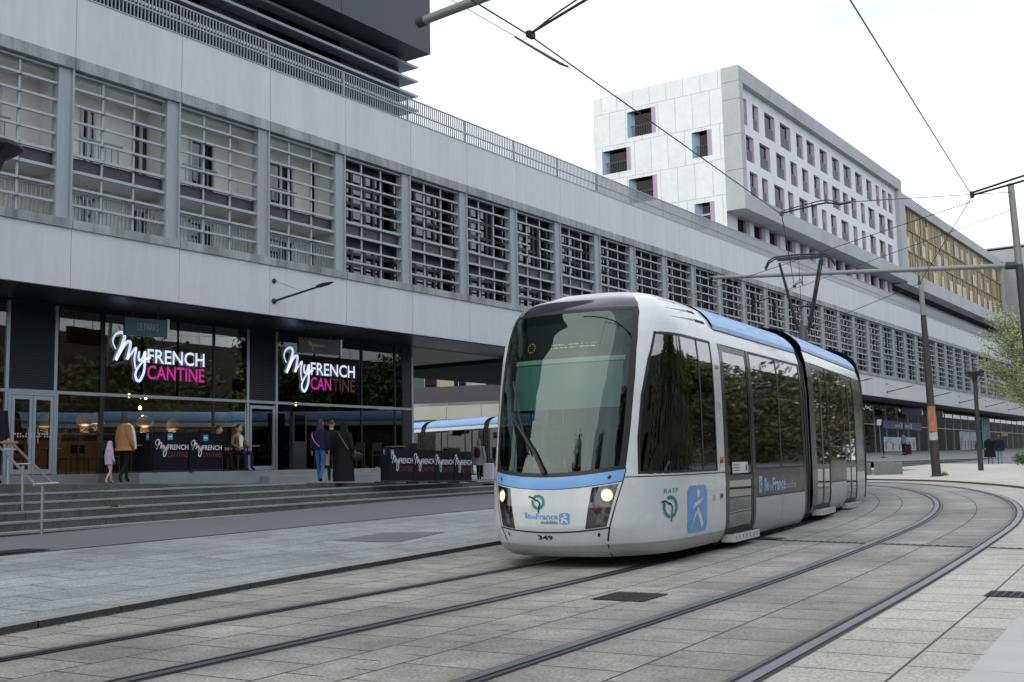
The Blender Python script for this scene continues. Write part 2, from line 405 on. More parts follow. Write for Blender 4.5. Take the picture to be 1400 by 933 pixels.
m_step = mat('mossy_step_concrete', (.085,.092,.078), .9, var=.45, scale=2.2, fine=18, dirt=.75, bump=.4, bscale=40)
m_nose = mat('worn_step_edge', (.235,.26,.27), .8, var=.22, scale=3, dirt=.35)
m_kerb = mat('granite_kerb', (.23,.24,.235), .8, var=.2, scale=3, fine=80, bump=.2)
m_kerbf = mat('dark_kerb_face', (.045,.045,.042), .9, var=.3)  # upright kerb face, coloured darker than the kerb top

def frange(a, b, n): return [a + (b - a) * i / n for i in range(n + 1)]
xs = [-700,-400,-200,-120] + frange(-80, 40, 60) + [70,120,250,500,800]
ys = [-500,-250,-120,-70] + frange(-40, 130, 85) + [160,220,350,600,1200]
mb = MB(); mb.grid(lambda x, y: (x, y, gz(x, y) - .08), xs, ys)
tag(mb.build('ground', m_asph, smooth=30), kind='structure')

# track bed: one ribbon in (along, across) coordinates, UV in metres
ss_ = frange(-14, 13.8, 20) + frange(14.8, 90, 75)
KR = 2.0
kl = table([(-14,-4.6),(-6,-4.85),(-2.5,-5.03),(0,-5.27),(2.2,-5.6),(4.4,-5.90),(6,-6.05),(8,-6.16),(10,-6.2),(90,-6.2)])
AO = -3.5                                                    # offset of the left-hand track's centre line
def bed(nlist, name, m, dz=0.0, voff=0.0):
    mb = MB()
    mb.grid(lambda s, n: trk(s, n, dz), ss_, nlist, uv=True, flip=True)
    for k in mb.uv: mb.uv[k] = [(a, b + voff) for a, b in mb.uv[k]]
    return tag(mb.build(name, m, smooth=40), kind='structure')
bed([-1.68, -.75, 0, .86], 'track_paving', m_track)
mb = MB(); mb.grid(lambda s, u: trk(s, lerp(kl(s), -1.68, u)), ss_, [0, .3, .5, .75, 1], uv=True, flip=True)
for k in mb.uv: mb.uv[k] = [(a, lerp(kl(a), -1.68, b) - AO) for a, b in mb.uv[k]]
tag(mb.build('track_paving', m_track, smooth=40), kind='structure')
bed([.86, 1.4, KR], 'beige_track_paving', m_beige)
# grooved rails: filler strip, worn steel head, dark groove
m_fill = mat('rail_filler', (.03,.03,.032), .8, var=.2, scale=6)
m_steel = mat('worn_rail_steel', (.27,.28,.30), .30, metal=.9, var=.15, scale=2)
m_steel2 = mat('rail_guard_lip', (.075,.08,.09), .4, metal=.8, var=.2, scale=3)
for k, n0 in enumerate((AO - .75, AO + .75, -.75, .75)):
    sd = 1 if k % 2 else -1
    mb = MB()
    for a, b, z, mi in ((-.098, .098, .004, 0), (-.016*sd, .068*sd, .011, 1), (-.085*sd, -.052*sd, .009, 2)):
        a, b = min(a, b), max(a, b)
        mb.grid(lambda s, n: trk(s, n0 + n, z), ss_, [a, b], mi, flip=True)
    tag(mb.build('tram_rail', [m_fill, m_steel, m_steel2]), kind='structure')

# left pavement (pale slabs), asphalt walk, kerbs
def kerbx(y):                                               # x of the left kerb line at y (searches the ribbon)
    lo, hi = -30.0, 80.0
    for _ in range(40):
        mid = (lo + hi) / 2
        if line_at(mid)[1] + kl(mid) * math.sin(line_at(mid)[2]) < y: lo = mid
        else: hi = mid
    x, yy, t = line_at(lo); return x + kl(lo) * math.cos(t)
ASX = lambda y: -14.25 - .03 * (y - 9)
STX = lambda y: -18.0 - .165 * (y - 10.5)                   # foot of the steps
ysl = frange(-14, 36, 50)
mb = MB(); mb.grid(lambda u, y: (lerp(kerbx(y) - .16, ASX(y), u), y, gz(lerp(kerbx(y) - .16, ASX(y), u), y) + .06), frange(0, 1, 6), ysl, flip=True)
tag(mb.build('pavement', m_pave, smooth=40), kind='structure')
mb = MB(); mb.grid(lambda u, y: (lerp(ASX(y), STX(y) - 3.2, u), y, gz(lerp(ASX(y), STX(y) - 3.2, u), y) + .062), frange(0, 1, 5), ysl + [40, 50, 60], flip=True)
tag(mb.build('asphalt_walk', m_walk, smooth=40), kind='structure')
mb = MB(); mb.grid(lambda u, y: (ASX(y) + lerp(-.03, .03, u), y, gz(ASX(y), y) + .067), [0, 1], ysl, flip=True)
tag(mb.build('pavement_edge_joint', m_black), kind='structure')
mb = MB()
for s0, s1 in zip(frange(-14, 40, 54), frange(-14, 40, 54)[1:]):
    A, B = trk(s0 + .006, kl(s0)), trk(s1 - .006, kl(s1)); A2, B2 = trk(s0 + .006, kl(s0) - .165), trk(s1 - .006, kl(s1) - .165)
    h = Vector((0, 0, .064)); dn = Vector((0, 0, -.1))
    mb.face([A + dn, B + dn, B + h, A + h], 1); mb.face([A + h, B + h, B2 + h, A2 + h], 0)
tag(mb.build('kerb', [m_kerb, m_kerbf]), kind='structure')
# asphalt repair and gratings
mb = MB()
def drape(pts, dz): return [(x, y, gz(x, y) + dz) for x, y in pts]
mb.face(drape([(-12.25,12.69),(-11.39,13.25),(-11.83,15.01),(-12.51,14.18)], .066))
tag(mb.build('asphalt_repair_patch', m_walk), kind='structure')

# near right kerb: low granite edge beside the camera
mb = MB()
for s0, s1 in zip(frange(-12, 3.4, 14), frange(-12, 3.4, 14)[1:]):
    P = [trk(s0+.004, KR+.02), trk(s1-.004, KR+.02), trk(s1-.004, KR+.47), trk(s0+.004, KR+.47)]
    T_ = [p + Vector((0,0,.16)) for p in P]; B_ = [p - Vector((0,0,.1)) for p in P]
    mb.face(T_)
    for i in range(4): mb.face([B_[i], B_[(i+1) % 4], T_[(i+1) % 4], T_[i]])
tag(mb.build('granite_kerb', mat('light_kerb_granite', (.43,.43,.42), .8, var=.12, scale=2, fine=90, bump=.2), bevel=.012), kind='structure')
mb = MB(); mb.grid(lambda s, n: trk(s, n, .10), frange(-12, 12, 24), [KR+.49, 3.2, 5, 9, 14], flip=True)
tag(mb.build('side_path', m_asph, smooth=40), kind='structure')
# far right pavement (sunlight put into the pale slab colour) with its kerb, and the road beyond it
def farz(x, y): return gz(x, y) + .05
sf = frange(16, 62, 46)
mb = MB(); mb.grid(lambda s, u: (lambda p: (p[0], p[1], farz(p[0], p[1])))(trk(s, KR) * (1 - u) + Vector((lerp(20, -22, ss(14, 60, s)), lerp(26, 78, ss(14, 56, s)), 0)) * u), sf, frange(0, 1, 12), flip=True)
tag(mb.build('far_pavement', m_far, smooth=40), kind='structure')
mb = MB()
for s0, s1 in zip(sf, sf[1:]):
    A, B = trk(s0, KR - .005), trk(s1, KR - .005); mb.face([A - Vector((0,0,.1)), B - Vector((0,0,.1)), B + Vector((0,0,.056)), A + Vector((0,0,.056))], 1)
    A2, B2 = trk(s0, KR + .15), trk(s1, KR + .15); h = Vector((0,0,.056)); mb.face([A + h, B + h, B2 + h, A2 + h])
tag(mb.build('far_kerb', [mat('pale_kerb', (.36,.34,.30), .8), mat('brown_kerb_face', (.10,.085,.065), .9)]), kind='structure')  # far kerb face is browner and darker than its top
mb = MB(); mb.grid(lambda x, y: (x, y, gz(x, y) + .02), frange(-21, 30, 20), frange(62, 180, 40), flip=True)
tag(mb.build('far_road', mat('blue_grey_asphalt', (.15,.153,.17), .85, var=.12, scale=.5, fine=60), smooth=40), kind='structure')

# ---------------------------------------------------------------- steps, plaza, terrace
NST, TRD, RIS = 6, .35, .16
LV = lambda k: -.945 + RIS * (5 - k)                         # tread level, k = 5 lowest .. 1 highest
STE = 33.0
yst = frange(-14, STE, 47)
def prism(mb, P, z0, z1, m=0):
    n = len(P); A = [mb.vert((x, y, z0)) for x, y in P]; Bq = [mb.vert((x, y, z1)) for x, y in P]
    mb.f.append(A[::-1]); mb.m.append(m); mb.f.append(Bq); mb.m.append(m)
    for i in range(n): mb.f.append([A[i], A[(i+1) % n], Bq[(i+1) % n], Bq[i]]); mb.m.append(m)
for k in range(5, 0, -1):
    mb = MB(); z = LV(k); mb2 = MB()
    xf = lambda y: STX(y) - (5 - k) * TRD
    y = -14 + .37 * (k % 3)
    while y < STE:
        y1 = min(y + (1.25, .95, 1.4)[int(y * 7 + k) % 3], STE)
        if plat(xf(y) - .4, y) > z + .01:                    # above this the plaza has swallowed the step
            zb = -1.35 if k == 5 else LV(k + 1) - .01
            q = lambda d, e: [(xf(y + e) + d, y + e), (xf(y1 - e) + d, y1 - e), (xf(y1 - e) - TRD - .1, y1 - e), (xf(y + e) - TRD - .1, y + e)]
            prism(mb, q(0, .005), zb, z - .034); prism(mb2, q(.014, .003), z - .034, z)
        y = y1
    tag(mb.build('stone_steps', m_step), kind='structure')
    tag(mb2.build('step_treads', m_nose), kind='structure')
mb = MB()
pe = lambda y: STX(y) - 5 * TRD + .01
def plz(u, y):
    x = lerp(pe(y), XS + .02, u); return (x, y, plat(x, y))
mb.grid(plz, frange(0, 1, 10), frange(-14, 36, 50), flip=True)
for y0, y1 in zip(yst, yst[1:]):
    mb.face([(pe(y0), y0, -1.2), (pe(y1), y1, -1.2), (pe(y1), y1, plat(pe(y1), y1)), (pe(y0), y0, plat(pe(y0), y0))], 1)
tag(mb.build('plaza', [m_plaza, m_step], smooth=40), kind='structure')
# terrace step in front of the restaurant (two low risers that grow as the plaza falls away)
mb = MB()
mb.box(XS + .01, -24.6, 18.3, 31.55, -.9, .05); mb.box(-24.6, -24.25, 22.5, 31.2, -.9, -.115)
tag(mb.build('terrace', mat('terrace_stone', (.21,.235,.24), .8, var=.16, scale=1.5, fine=30, dirt=.2), bevel=.01), kind='structure')
# underpass floor and far plaza
mb = MB(); mb.grid(lambda x, y: (x, y, max(-.53, gz(x, y)) if False else -.56), [-110,-60,-40,-30,-22.5], [31.6,36,45,60,66], flip=False)
tag(mb.build('underpass_floor', m_plaza), kind='structure')
mb = MB(); mb.grid(lambda u, y: (lerp(-19.5, XS + .02, u), y, far_plat(lerp(-19.5, XS + .02, u), y)), frange(0, 1, 6), frange(66, 165, 50), flip=True)
for y0, y1 in zip(frange(66, 165, 50), frange(66, 165, 50)[1:]):
    z0, z1 = far_plat(-19.5, y0), far_plat(-19.5, y1)
    mb.face([(-19.5, y0, -1), (-19.5, y1, -1), (-19.5, y1, z1), (-19.5, y0, z0)], 1)
tag(mb.build('far_plaza', [m_plaza, m_step], smooth=40), kind='structure')
for k in (1, 2):
    mb = MB()
    for y0, y1 in zip(frange(66, 150, 28), frange(66, 150, 28)[1:]):
        z = far_plat(-19.5, (y0+y1)/2) - .13 * k
        mb.box(-19.5 + .4*(k-1) + .003, -19.5 + .4 * k, y0 + .005, y1 - .005, -1.2, z, 0); mb.box(-19.5 + .4*(k-1) + .003, -19.5 + .4 * k + .01, y0+.006, y1-.006, z + .001, z + .03, 1)
    tag(mb.build('far_steps', [m_step, m_nose]), kind='structure')

# gratings, drain slot (things let into the paving)
m_grate = mat('cast_iron_grating', (.05,.05,.052), .6, metal=.4, var=.2)
def grating(c, w, l, rz, label, nx, ny, grp=None):
    t = thing('drain_grating', label, 'grating', (c[0], c[1], c[2] + .006), rz, grp)
    mb = MB()
    for i in range(nx + 1): mb.box(-w/2 + w*i/nx - .008, -w/2 + w*i/nx + .008, -l/2, l/2, .001, .006)
    for i in range(ny + 1): mb.box(-w/2, w/2, -l/2 + l*i/ny - .008, -l/2 + l*i/ny + .008, .0015, .0055)
    mb.build('grid', m_grate, t)
    mb = MB(); mb.face([(-w/2,-l/2,0),(w/2,-l/2,0),(w/2,l/2,0),(-w/2,l/2,0)]); mb.build('pit', m_dark, t)
    return t
grating((-5.33, 9.65, gz(-5.33, 9.65)), .52, .62, .08, 'square iron drain grating in the slabs between the two tracks', 9, 9)
grating((-2.12, 11.25, gz(-2.12, 11.25)), .5, .42, .05, 'iron drain grating in the beige slabs by the right kerb', 7, 5)
grating((-14.62, 8.75, gz(-14.6, 8.75) + .064), .5, .95, .1, 'wide iron grating in the asphalt walk below the steps', 16, 5)
p, q = Vector((-6.62, 16.55, 0)), Vector((-2.3, 15.95, 0))
t = thing('slot_drain', 'long thin slot drain running across the curving tram tracks', 'drain', (0,0,0))
mb = MB(); dv = (q - p).normalized(); nv = Vector((-dv.y, dv.x, 0)); ln = (q - p).length
for n_, (a, b) in enumerate(((0, ln),)):
    c = [p + dv*a - nv*.07, p + dv*b - nv*.07, p + dv*b + nv*.07, p + dv*a + nv*.07]
    mb.face([(v.x, v.y, gz(v.x, v.y) + .0055) for v in c])
mb.build('channel', m_dark, t); mb = MB()
k = 0.0
while k < ln:
    c = [p + dv*k - nv*.06, p + dv*(k+.05) - nv*.06, p + dv*(k+.05) + nv*.06, p + dv*k + nv*.06]
    mb.face([(v.x, v.y, gz(v.x, v.y) + .009) for v in c]); k += .11
mb.build('cover', mat('galvanised_grate', (.17,.17,.165), .5, metal=.4), t)
grating((-7.05, 16.75, gz(-7.05, 16.75)), 1.05, .4, -.14, 'wide iron grating at the end of the slot drain beside the tram', 24, 4)
# dead leaves along the kerb
mb = MB(); rr = random.Random(3)
for k in range(900):
    s = rr.uniform(-6, 11); n = kl(s) + .02 + abs(rr.gauss(0, .05)) ; p = trk(s, n, .008 + rr.random()*.01); a = rr.random()*6.3; r = rr.uniform(.006, .02)
    mb.face([p + Vector((r*math.cos(a+q), r*.6*math.sin(a+q), .004*math.sin(q*2))) for q in (0, 1.57, 3.14, 4.71)])
tag(mb.build('dead_leaves', mat('dry_leaf', (.23,.15,.07), .9, var=.4, scale=30)), kind='stuff')
# ---------------------------------------------------------------- the long building
Y0 = 15.75; K0, K1 = -3, 44
yk = lambda k: Y0 + BAY * k
SO, F1, LED, BT, LT, PT = 4.58, 6.05, 6.28, 10.12, 10.42, 12.04
lb = thing('long_building', 'long low grey concrete building with gridded sun screens over a row of shops', 'building', (XF, 60, 0))
def LBT(p): return Vector((p.x - XF, p.y - 60, p.z))
def B(): return MB(LBT)
ya, yb = yk(K0) , yk(K1)
def fascia(z0, z1, name):
    mb = B()
    for k in range(K0, K1):
        mb.box(XF - .12, XF, yk(k) + .007, yk(k+1) - .007, z0, z1)
    mb.box(XF - .14, XF - .04, ya, yb, z0 + .02, z1 - .02, 1)
    return mb.build(name, [m_panel, m_black], lb)
fascia(SO, F1, 'lower_fascia'); fascia(LT + .002, PT, 'upper_fascia')
mb = B()
for k in range(K0, K1): mb.box(XF - .5, XF + .05, yk(k) + .01, yk(k+1) - .01, F1 + .002, LED)
mb.build('sill_ledge', m_conc, lb)
mb = B()
for k in range(K0, K1): mb.box(XF - .5, XF + .015, yk(k) + .01, yk(k+1) - .01, BT, LT)
mb.build('lintel', m_conc, lb)
mb = B(); mb.box(XF - .2, XF + .02, ya, yb, PT + .002, PT + .03); mb.build('coping', m_rail_l, lb)
# parapet railing
mb = B(); y = 3.0
while y < yb:
    mb.box(XF - .12, XF - .085, y, y + .028, PT + .03, PT + .86); y += .115
for z in (PT + .86, PT + .40): mb.box(XF - .13, XF - .075, 3.0, yb, z, z + .035)
for k in range(K0, K1, 1): mb.box(XF - .14, XF - .08, yk(k) - .02, yk(k) + .02, PT + .03, PT + .86)
mb.build('parapet_railing', m_rail_l, lb)
mb = B(); mb.box(XF - 10, XF - .3, ya, yb, PT - .25, PT - .02); mb.build('roof', m_conc, lb)
# soffit and solid core
mb = B()
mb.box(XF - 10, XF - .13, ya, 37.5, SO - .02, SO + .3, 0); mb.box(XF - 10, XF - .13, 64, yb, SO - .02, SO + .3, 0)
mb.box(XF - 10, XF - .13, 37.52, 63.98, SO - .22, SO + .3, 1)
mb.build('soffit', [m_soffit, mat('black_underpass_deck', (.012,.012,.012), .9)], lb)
mb = B(); mb.box(XF - 8.9, XF - 2.45, 31.62, 37.48, SO - .05, SO - .024); mb.build('underpass_soffit', m_soffit_l, lb)
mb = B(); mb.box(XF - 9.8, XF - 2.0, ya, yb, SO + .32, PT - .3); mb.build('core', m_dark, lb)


mb = B(); mb.box(XF - 40, XF - 10.05, ya, 31.4, -1, PT - .3); mb.box(XF - 9.98, XF - 9.9, ya, 31.3, -1, SO + .28); mb.build('added_rear_wing', m_anth, lb)  # unseen wing added so the second tram's windows mirror dark wall
# one bay: pilaster, sun screen, spandrel, window behind; made once, then copied along the facade
CELL = (BT - LED) / 9
def zc(i): return BT - CELL * i
def pil_mesh(mb):
    mb.box(XF - .34, XF - .075, -.40, -.05, LED + .002, BT - .002); mb.box(XF - .40, XF - .01, -.048, 0, LED + .002, BT - .002)
def screen_mesh(mb, skip=()):
    b0, b1 = 0.0, BAY - .40
    for i in range(0, 9):
        for c in range(3):
            if (i, c) in skip: continue
            y0, y1 = b0 + (b1 - b0) * c / 3, b0 + (b1 - b0) * (c + 1) / 3
            h = .055 if i in (5, 6) else .042
            if i: mb.box(XF - .20, XF - .13, y0 - .02, y1 + .02, zc(i) - h, zc(i) + h*.4)
    mb.box(XF - .2, XF - .13, b0, b1, zc(0) - .08, zc(0) - .03)
    for c in (1, 2): mb.box(XF - .245, XF - .202, b0 + (b1 - b0) * c / 3 - .03, b0 + (b1 - b0) * c / 3 + .03, LED + .003, BT - .003)
mb = B(); pil_mesh(mb); me_pil = mb.build('pilaster', m_pil, lb)
me_pil.location.y = yk(K0)
def shift(o, dy):
    c = o.copy(); COL.objects.link(c); c.location.y = dy; return c
for k in range(K0 + 1, K1 + 1): shift(me_pil, yk(k))
scr = []
for skip in ((), ((2,1),(3,1)), ((7,1),(8,1),(2,2))):
    mb = B(); screen_mesh(mb, skip); scr.append(mb)
protos = [m.build('sun_screen', m_bar, lb) for m in scr]
mb = B(); mb.box(XF - .36, XF - .26, .02, BAY - .42, zc(6) + .03, zc(5) - .06); sp0 = mb.build('spandrel_panel', m_purple, lb)
# glazed bay
mb = B(); x = XF - .62
for z0, z1 in ((LED, zc(6)), (zc(5), BT)):
    mb.box(x - .05, x + .05, 0, BAY, z0, z0 + .1); mb.box(x - .05, x + .05, 0, BAY, z1 - .3, z1)
    h = z1 - z0
    for q in (.36, .64): mb.box(x - .045, x + .045, 0, BAY, z0 + h*q - .055, z0 + h*q + .055)
    for q in (.0, .17, .27, .46, .60, .70, .9): mb.box(x - .04, x + .055, BAY*q - .05, BAY*q + .06, z0, z1)
mb.box(x - .3, x + .06, 0, BAY, zc(6), zc(5))
gw0 = mb.build('window', m_purple, lb)
mb = B(); mb.box(x - .02, x - .005, 0, BAY, LED, BT); gp = mb.build('pane', glass('bay_pane_glass', (.05,.055,.06), .09, wav=.05), gw0)
# loggia bays: white rear wall with french windows and a railing
def loggia(mbw, v):
    xb = XF - 1.35; ws = []
    mbw.box(xb - .1, xb, -.2, BAY - .2, LED, BT); mbw.box(xb, XF - .3, -.03, .0, LED, BT); mbw.box(xb, XF - .3, BAY - .075, BAY - .04, LED, BT)
    mbw.box(xb, XF - .37, 0, BAY - .08, zc(6) + .02, zc(5) - .05); mbw.box(xb, XF - .5, 0, BAY - .08, BT - .06, BT + .1); mbw.box(xb, XF - .45, 0, BAY - .08, LED - .1, LED + .02)
    for z0, z1 in ((LED + .03, zc(6) - .28), (zc(5) + .02, BT - .42)):
        for a, b in v:
            m = B()
            m.box(xb, xb + .07, a, a + .07, z0, z1); m.box(xb, xb + .07, b - .07, b, z0, z1); m.box(xb, xb + .07, a, b, z1 - .07, z1); m.box(xb, xb + .075, (a+b)/2 - .04, (a+b)/2 + .04, z0, z1)
            m.box(xb + .004, xb + .02, a + .07, b - .07, z0, z1 - .07, 1); ws.append(m)
    return ws
LV_ = [[(1.1, 2.2)], [(1.05, 2.1)], [(1.05, 1.5), (2.65, 3.2)], [(1.35, 2.25)]]
def loggia_rail(mb):
    y = .05
    while y < BAY - .45:
        mb.box(XF - .34, XF - .32, y, y + .022, LED + .02, LED + .78); y += .115
    for z in (LED + .78, LED + .06): mb.box(XF - .35, XF - .31, .02, BAY - .42, z, z + .035)
    for a in (.15, .35, .55, .75, .95, 1.15): mb.box(XF - 1.25, XF - 1.23, a + 1, a + 1.02, zc(5) + .02, zc(5) + .85)
    mb.box(XF - 1.26, XF - 1.22, 1.05, 2.3, zc(5) + .85, zc(5) + .89)
mb = B(); loggia_rail(mb); rl0 = mb.build('balcony_railing', m_rail_l, lb)
m_frame_w = mat('white_window_frame', (.55,.57,.58), .5, var=.05)
first = dict(rl=True, sp=True, gw=True); useds = [True, True, True]
for k in range(K0, K1):
    y = yk(k)
    si = 0 if k < 4 else (0, 1, 0, 2, 0, 0, 1, 0)[(k * 5) % 8]
    if useds[si]: protos[si].location.y = y; useds[si] = False
    else: shift(protos[si], y)
    if first['sp']: sp0.location.y = y; first['sp'] = False
    else: shift(sp0, y)
    if k < 3:
        v = LV_[(k + 2) % 4]
        w_ = B(); ws = loggia(w_, v)
        lw = w_.build('loggia', m_white_wall, lb); lw.location.y = y
        for m in ws: m.build('window', [m_frame_w, glass('loggia_pane', (.03,.035,.04), .06)], lw)
        if first['rl']: rl0.location.y = y; first['rl'] = False
        else: shift(rl0, y)
    else:
        if first['gw']: gw0.location.y = y; first['gw'] = False
        else:
            c = shift(gw0, y); g = gp.copy(); COL.objects.link(g); g.parent = c
        if (k * 7) % 5 in (1, 3) and k < 30:                  # a roller blind or curtain here and there
            r_ = random.Random(k); q = r_.randrange(3); up = r_.random() < .5; zt_ = (BT - .3) if up else zc(6) - .3; h_ = r_.uniform(.5, 1.35)
            mb = B(); mb.box(XF - .78, XF - .76, y + BAY*q/3 + .08, y + BAY*(q+1)/3 - .02, zt_ - h_, zt_); mb.build('roller_blind', [mat('pale_blind', (.42,.42,.40), .8), mat('grey_blind', (.2,.21,.22), .8), mat('ochre_curtain', (.28,.22,.14), .8)][k % 3], lb)
# air vents on the loggia walls are part of the wall pattern; wall lamps on the fascia are things of their own
def wall_lamp(y, label):
    t = thing('wall_lamp', label, 'lamp', (XF, y, 5.0), 0, 'arm lamps along the lower fascia')
    mb = MB(); ax = Matrix.Rotation(R(90), 3, 'Y')
    mb.lathe([(.0, .003), (.085, .003), (.085, .03), (.03, .07), (0, .07)], (0,0,0), 14, ax=ax); mb.lathe([(0, .003), (.075, .003), (.075, .03), (.0, .05)], (0, 0, .6), 14, ax=ax)
    mb.build('wall_plate', m_black, t)
    e = Vector((1.85, .42, .38)); mb = MB(); mb.tube([(.04,0,0), e * .8], [.035, .028], 10); mb.build('arm', m_black, t)
    mb = MB(); mb.tube([(.04,0,.6), e * .52 + Vector((0,0,.01))], .006, 5); mb.build('stay_cable', m_black, t)
    mb = MB(); d = e.normalized(); s_ = Vector((-d.y, d.x, 0)).normalized()
    rg = []
    for q, w_, h in ((.76, .04, .04), (.82, .11, .05), (.95, .13, .04), (1.06, .05, .012)):
        c = e * q; rg.append([c + s_*w_ + Vector((0,0,-h*.3)), c + s_*w_*.7 + Vector((0,0,h)), c - s_*w_*.7 + Vector((0,0,h)), c - s_*w_ + Vector((0,0,-h*.3))])
    mb.rings(rg); mb.build('lamp_head', m_black, t)
    return t
wl = wall_lamp(22.42, 'black arm lamp on the grey fascia above the second restaurant sign')
for y, lbl in ((74.0, 'arm lamp on the fascia just clear of the tram roof end'), (84.3, 'arm lamp on the fascia over the blue bank signs'), (95.8, 'arm lamp on the fascia half hidden by the catenary pole'),
               (107.2, 'arm lamp on the fascia just left of the black street lamp post'), (118.3, 'arm lamp on the fascia just right of the black street lamp post'), (129.5, 'farthest arm lamp on the fascia beside the tall pole at the right edge')):
    dup(wl, (XF, y, 5.0), None, lbl)

# ---------------------------------------------------------------- dark tower over the long building
tw = thing('dark_tower', 'dark anthracite office tower with long louvre blades rising behind the roof railing', 'building', (-30, 12, PT))
def T2(p): return p - Vector((-30, 12, PT))
mb = MB(T2); mb.box(-40, -26.5, -12, 31.1, PT + .01, 15.43); mb.build('wall', m_purple, tw)
mb = MB(T2)
for i in range(9):
    mb.box(-40, -25.0, -12 + 4.8*i + .01, -12 + 4.8*(i+1) - .01, 15.45, 18.9)
    mb.box(-40, -25.03, -12 + 4.8*i + .01, -12 + 4.8*(i+1) - .01, 18.95, 38)
mb.build('overhang', m_anth, tw)
m_blade = mat('light_louvre_blade', (.34,.37,.41), .4, metal=.3, var=.05)
for i, z in enumerate((12.98, 13.55, 14.12, 14.7, 15.26)):
    mb = MB(T2); mb.box(-26.9, -25.95, -12, 31.55, z - .03, z + .03); mb.box(-25.95, -25.93, -12, 31.58, z - .045, z + .045); mb.build('louvre_blade', m_blade, tw)
for a, b in ((-6,-2), (2,5), (8,11.5), (13.5,16.8), (19,21.6), (24.0,27.9)):
    mb = MB(T2); mb.box(-26.49, -26.46, a, b, 12.6, 15.3); mb.build('window', g_dark, tw)

# ---------------------------------------------------------------- white apartment block with coloured reveals
wb = thing('white_apartment_block', 'white panelled apartment block with pink and blue window reveals', 'building', (-32, 78, 12))
def T3(p): return p - Vector((-32, 78, 12))
m_wpan = slabs('white_facade_panels', (.66,.69,.70), (.69,.72,.73), (.33,.35,.36), 1.5, 2.83, .022, uv=True, grain=.02, stain=.03, bump=.05)
m_cf = mat('pale_concrete_frame', (.42,.445,.45), .75, var=.1, scale=.6, fine=8, stretch=(1,1,.3), dirt=.25)
m_pink = mat('pink_reveal', (.37,.305,.38), .6, var=.05); m_blue = mat('blue_reveal', (.33,.45,.58), .6, var=.05); m_wht = mat('white_band', (.72,.75,.79), .7, var=.06, dirt=.08)
YW = 77.85; K = YW / 76
# left face (towards the street corner): a wall with holes, built as strips around the windows
wins = [(-40.44,-38.68,25.93,28.04),(-34.87,-34.0,23.25,25.28),(-42.84,-41.0,23.30,25.22),(-40.49,-38.75,20.55,22.54),(-34.86,-34.0,17.62,19.66)]
wins = [tuple(v * K for v in q) for q in wins]
xl, xr, zb_, zt_ = -43.95*K, -32.66*K, 11.0, 29.78*K
cx = sorted({xl, xr, *[v for q in wins for v in (q[0] - .42, q[1] + .38)]}); cz = sorted({zb_, zt_, *[v for q in wins for v in q[2:]]})
mb = MB(T3)
for x0, x1 in zip(cx, cx[1:]):
    for z0, z1 in zip(cz, cz[1:]):
        if any(q[0] - .43 < (x0+x1)/2 < q[1] + .39 and q[2] < (z0+z1)/2 < q[3] for q in wins): continue
        pts = [(x0, YW, z0), (x1, YW, z0), (x1, YW, z1), (x0, YW, z1)]
        mb.face(pts, 0, [(p[0], p[2] - .72) for p in pts])
mb.build('end_wall', m_wpan, wb)
for q in wins:
    mb = MB(T3); d = .55
    mb.box(q[0], q[1], YW + d, YW + d + .03, q[2], q[3], 0)
    mb.face([(q[0]-.42, YW, q[2]), (q[0], YW+d, q[2]), (q[0], YW+d, q[3]), (q[0]-.42, YW, q[3])], 1)
    mb.box(q[1], q[1] + .38, YW + .01, YW + d + .02, q[2] + .004, q[3] - .004, 2)
    for z in (q[2], q[3]): mb.face([(q[0]-.42, YW, z), (q[1]+.38, YW, z), (q[1], YW+d, z), (q[0], YW+d, z)], 3)
    o = mb.build('window', [g_dark, m_blue, m_pink, m_anth], wb)
    mb = MB(T3); x = q[0] - .05
    while x < q[1] + .05: mb.box(x, x + .03, YW + .2, YW + .23, q[2], q[2] + .95); x += .16
    mb.box(q[0] - .2, q[1] + .2, YW + .19, YW + .24, q[2] + .95, q[2] + 1.0); mb.build('railing', m_anth, o)
# body
mb = MB(T3); mb.box(xl + .05, -32.76, YW + .7, 122.0, 19.4, 30.3); mb.box(xl + .05, -33.95, YW + .7, 122.0, 11, 19.38); mb.build('core', m_dark, wb)
mb = MB(T3); mb.box(xl, -32.2, YW + .03, 122.5, 30.35, 30.5); mb.build('roof', m_cf, wb)
# concrete frame of the long side
mb = MB(T3)
for z0, z1 in ((19.5, 22.3), (22.33, 25.1), (25.13, 27.9), (27.93, 29.3)): mb.box(-33.45, -32, YW - .02, YW + .75, z0, z1)
mb.box(-33.45, -32.0, YW - .02, 122.6, 29.33, 30.55); mb.box(-33.45, -32, 121.4, 122.6, 19.5, 29.3)
mb.box(-33.45, -31.9, YW - .03, 122.6, 19.2, 20.45)
mb.box(-36, -33.4, YW + .4, 122.5, 19.2, 19.35)
mb.build('concrete_frame', m_cf, wb)
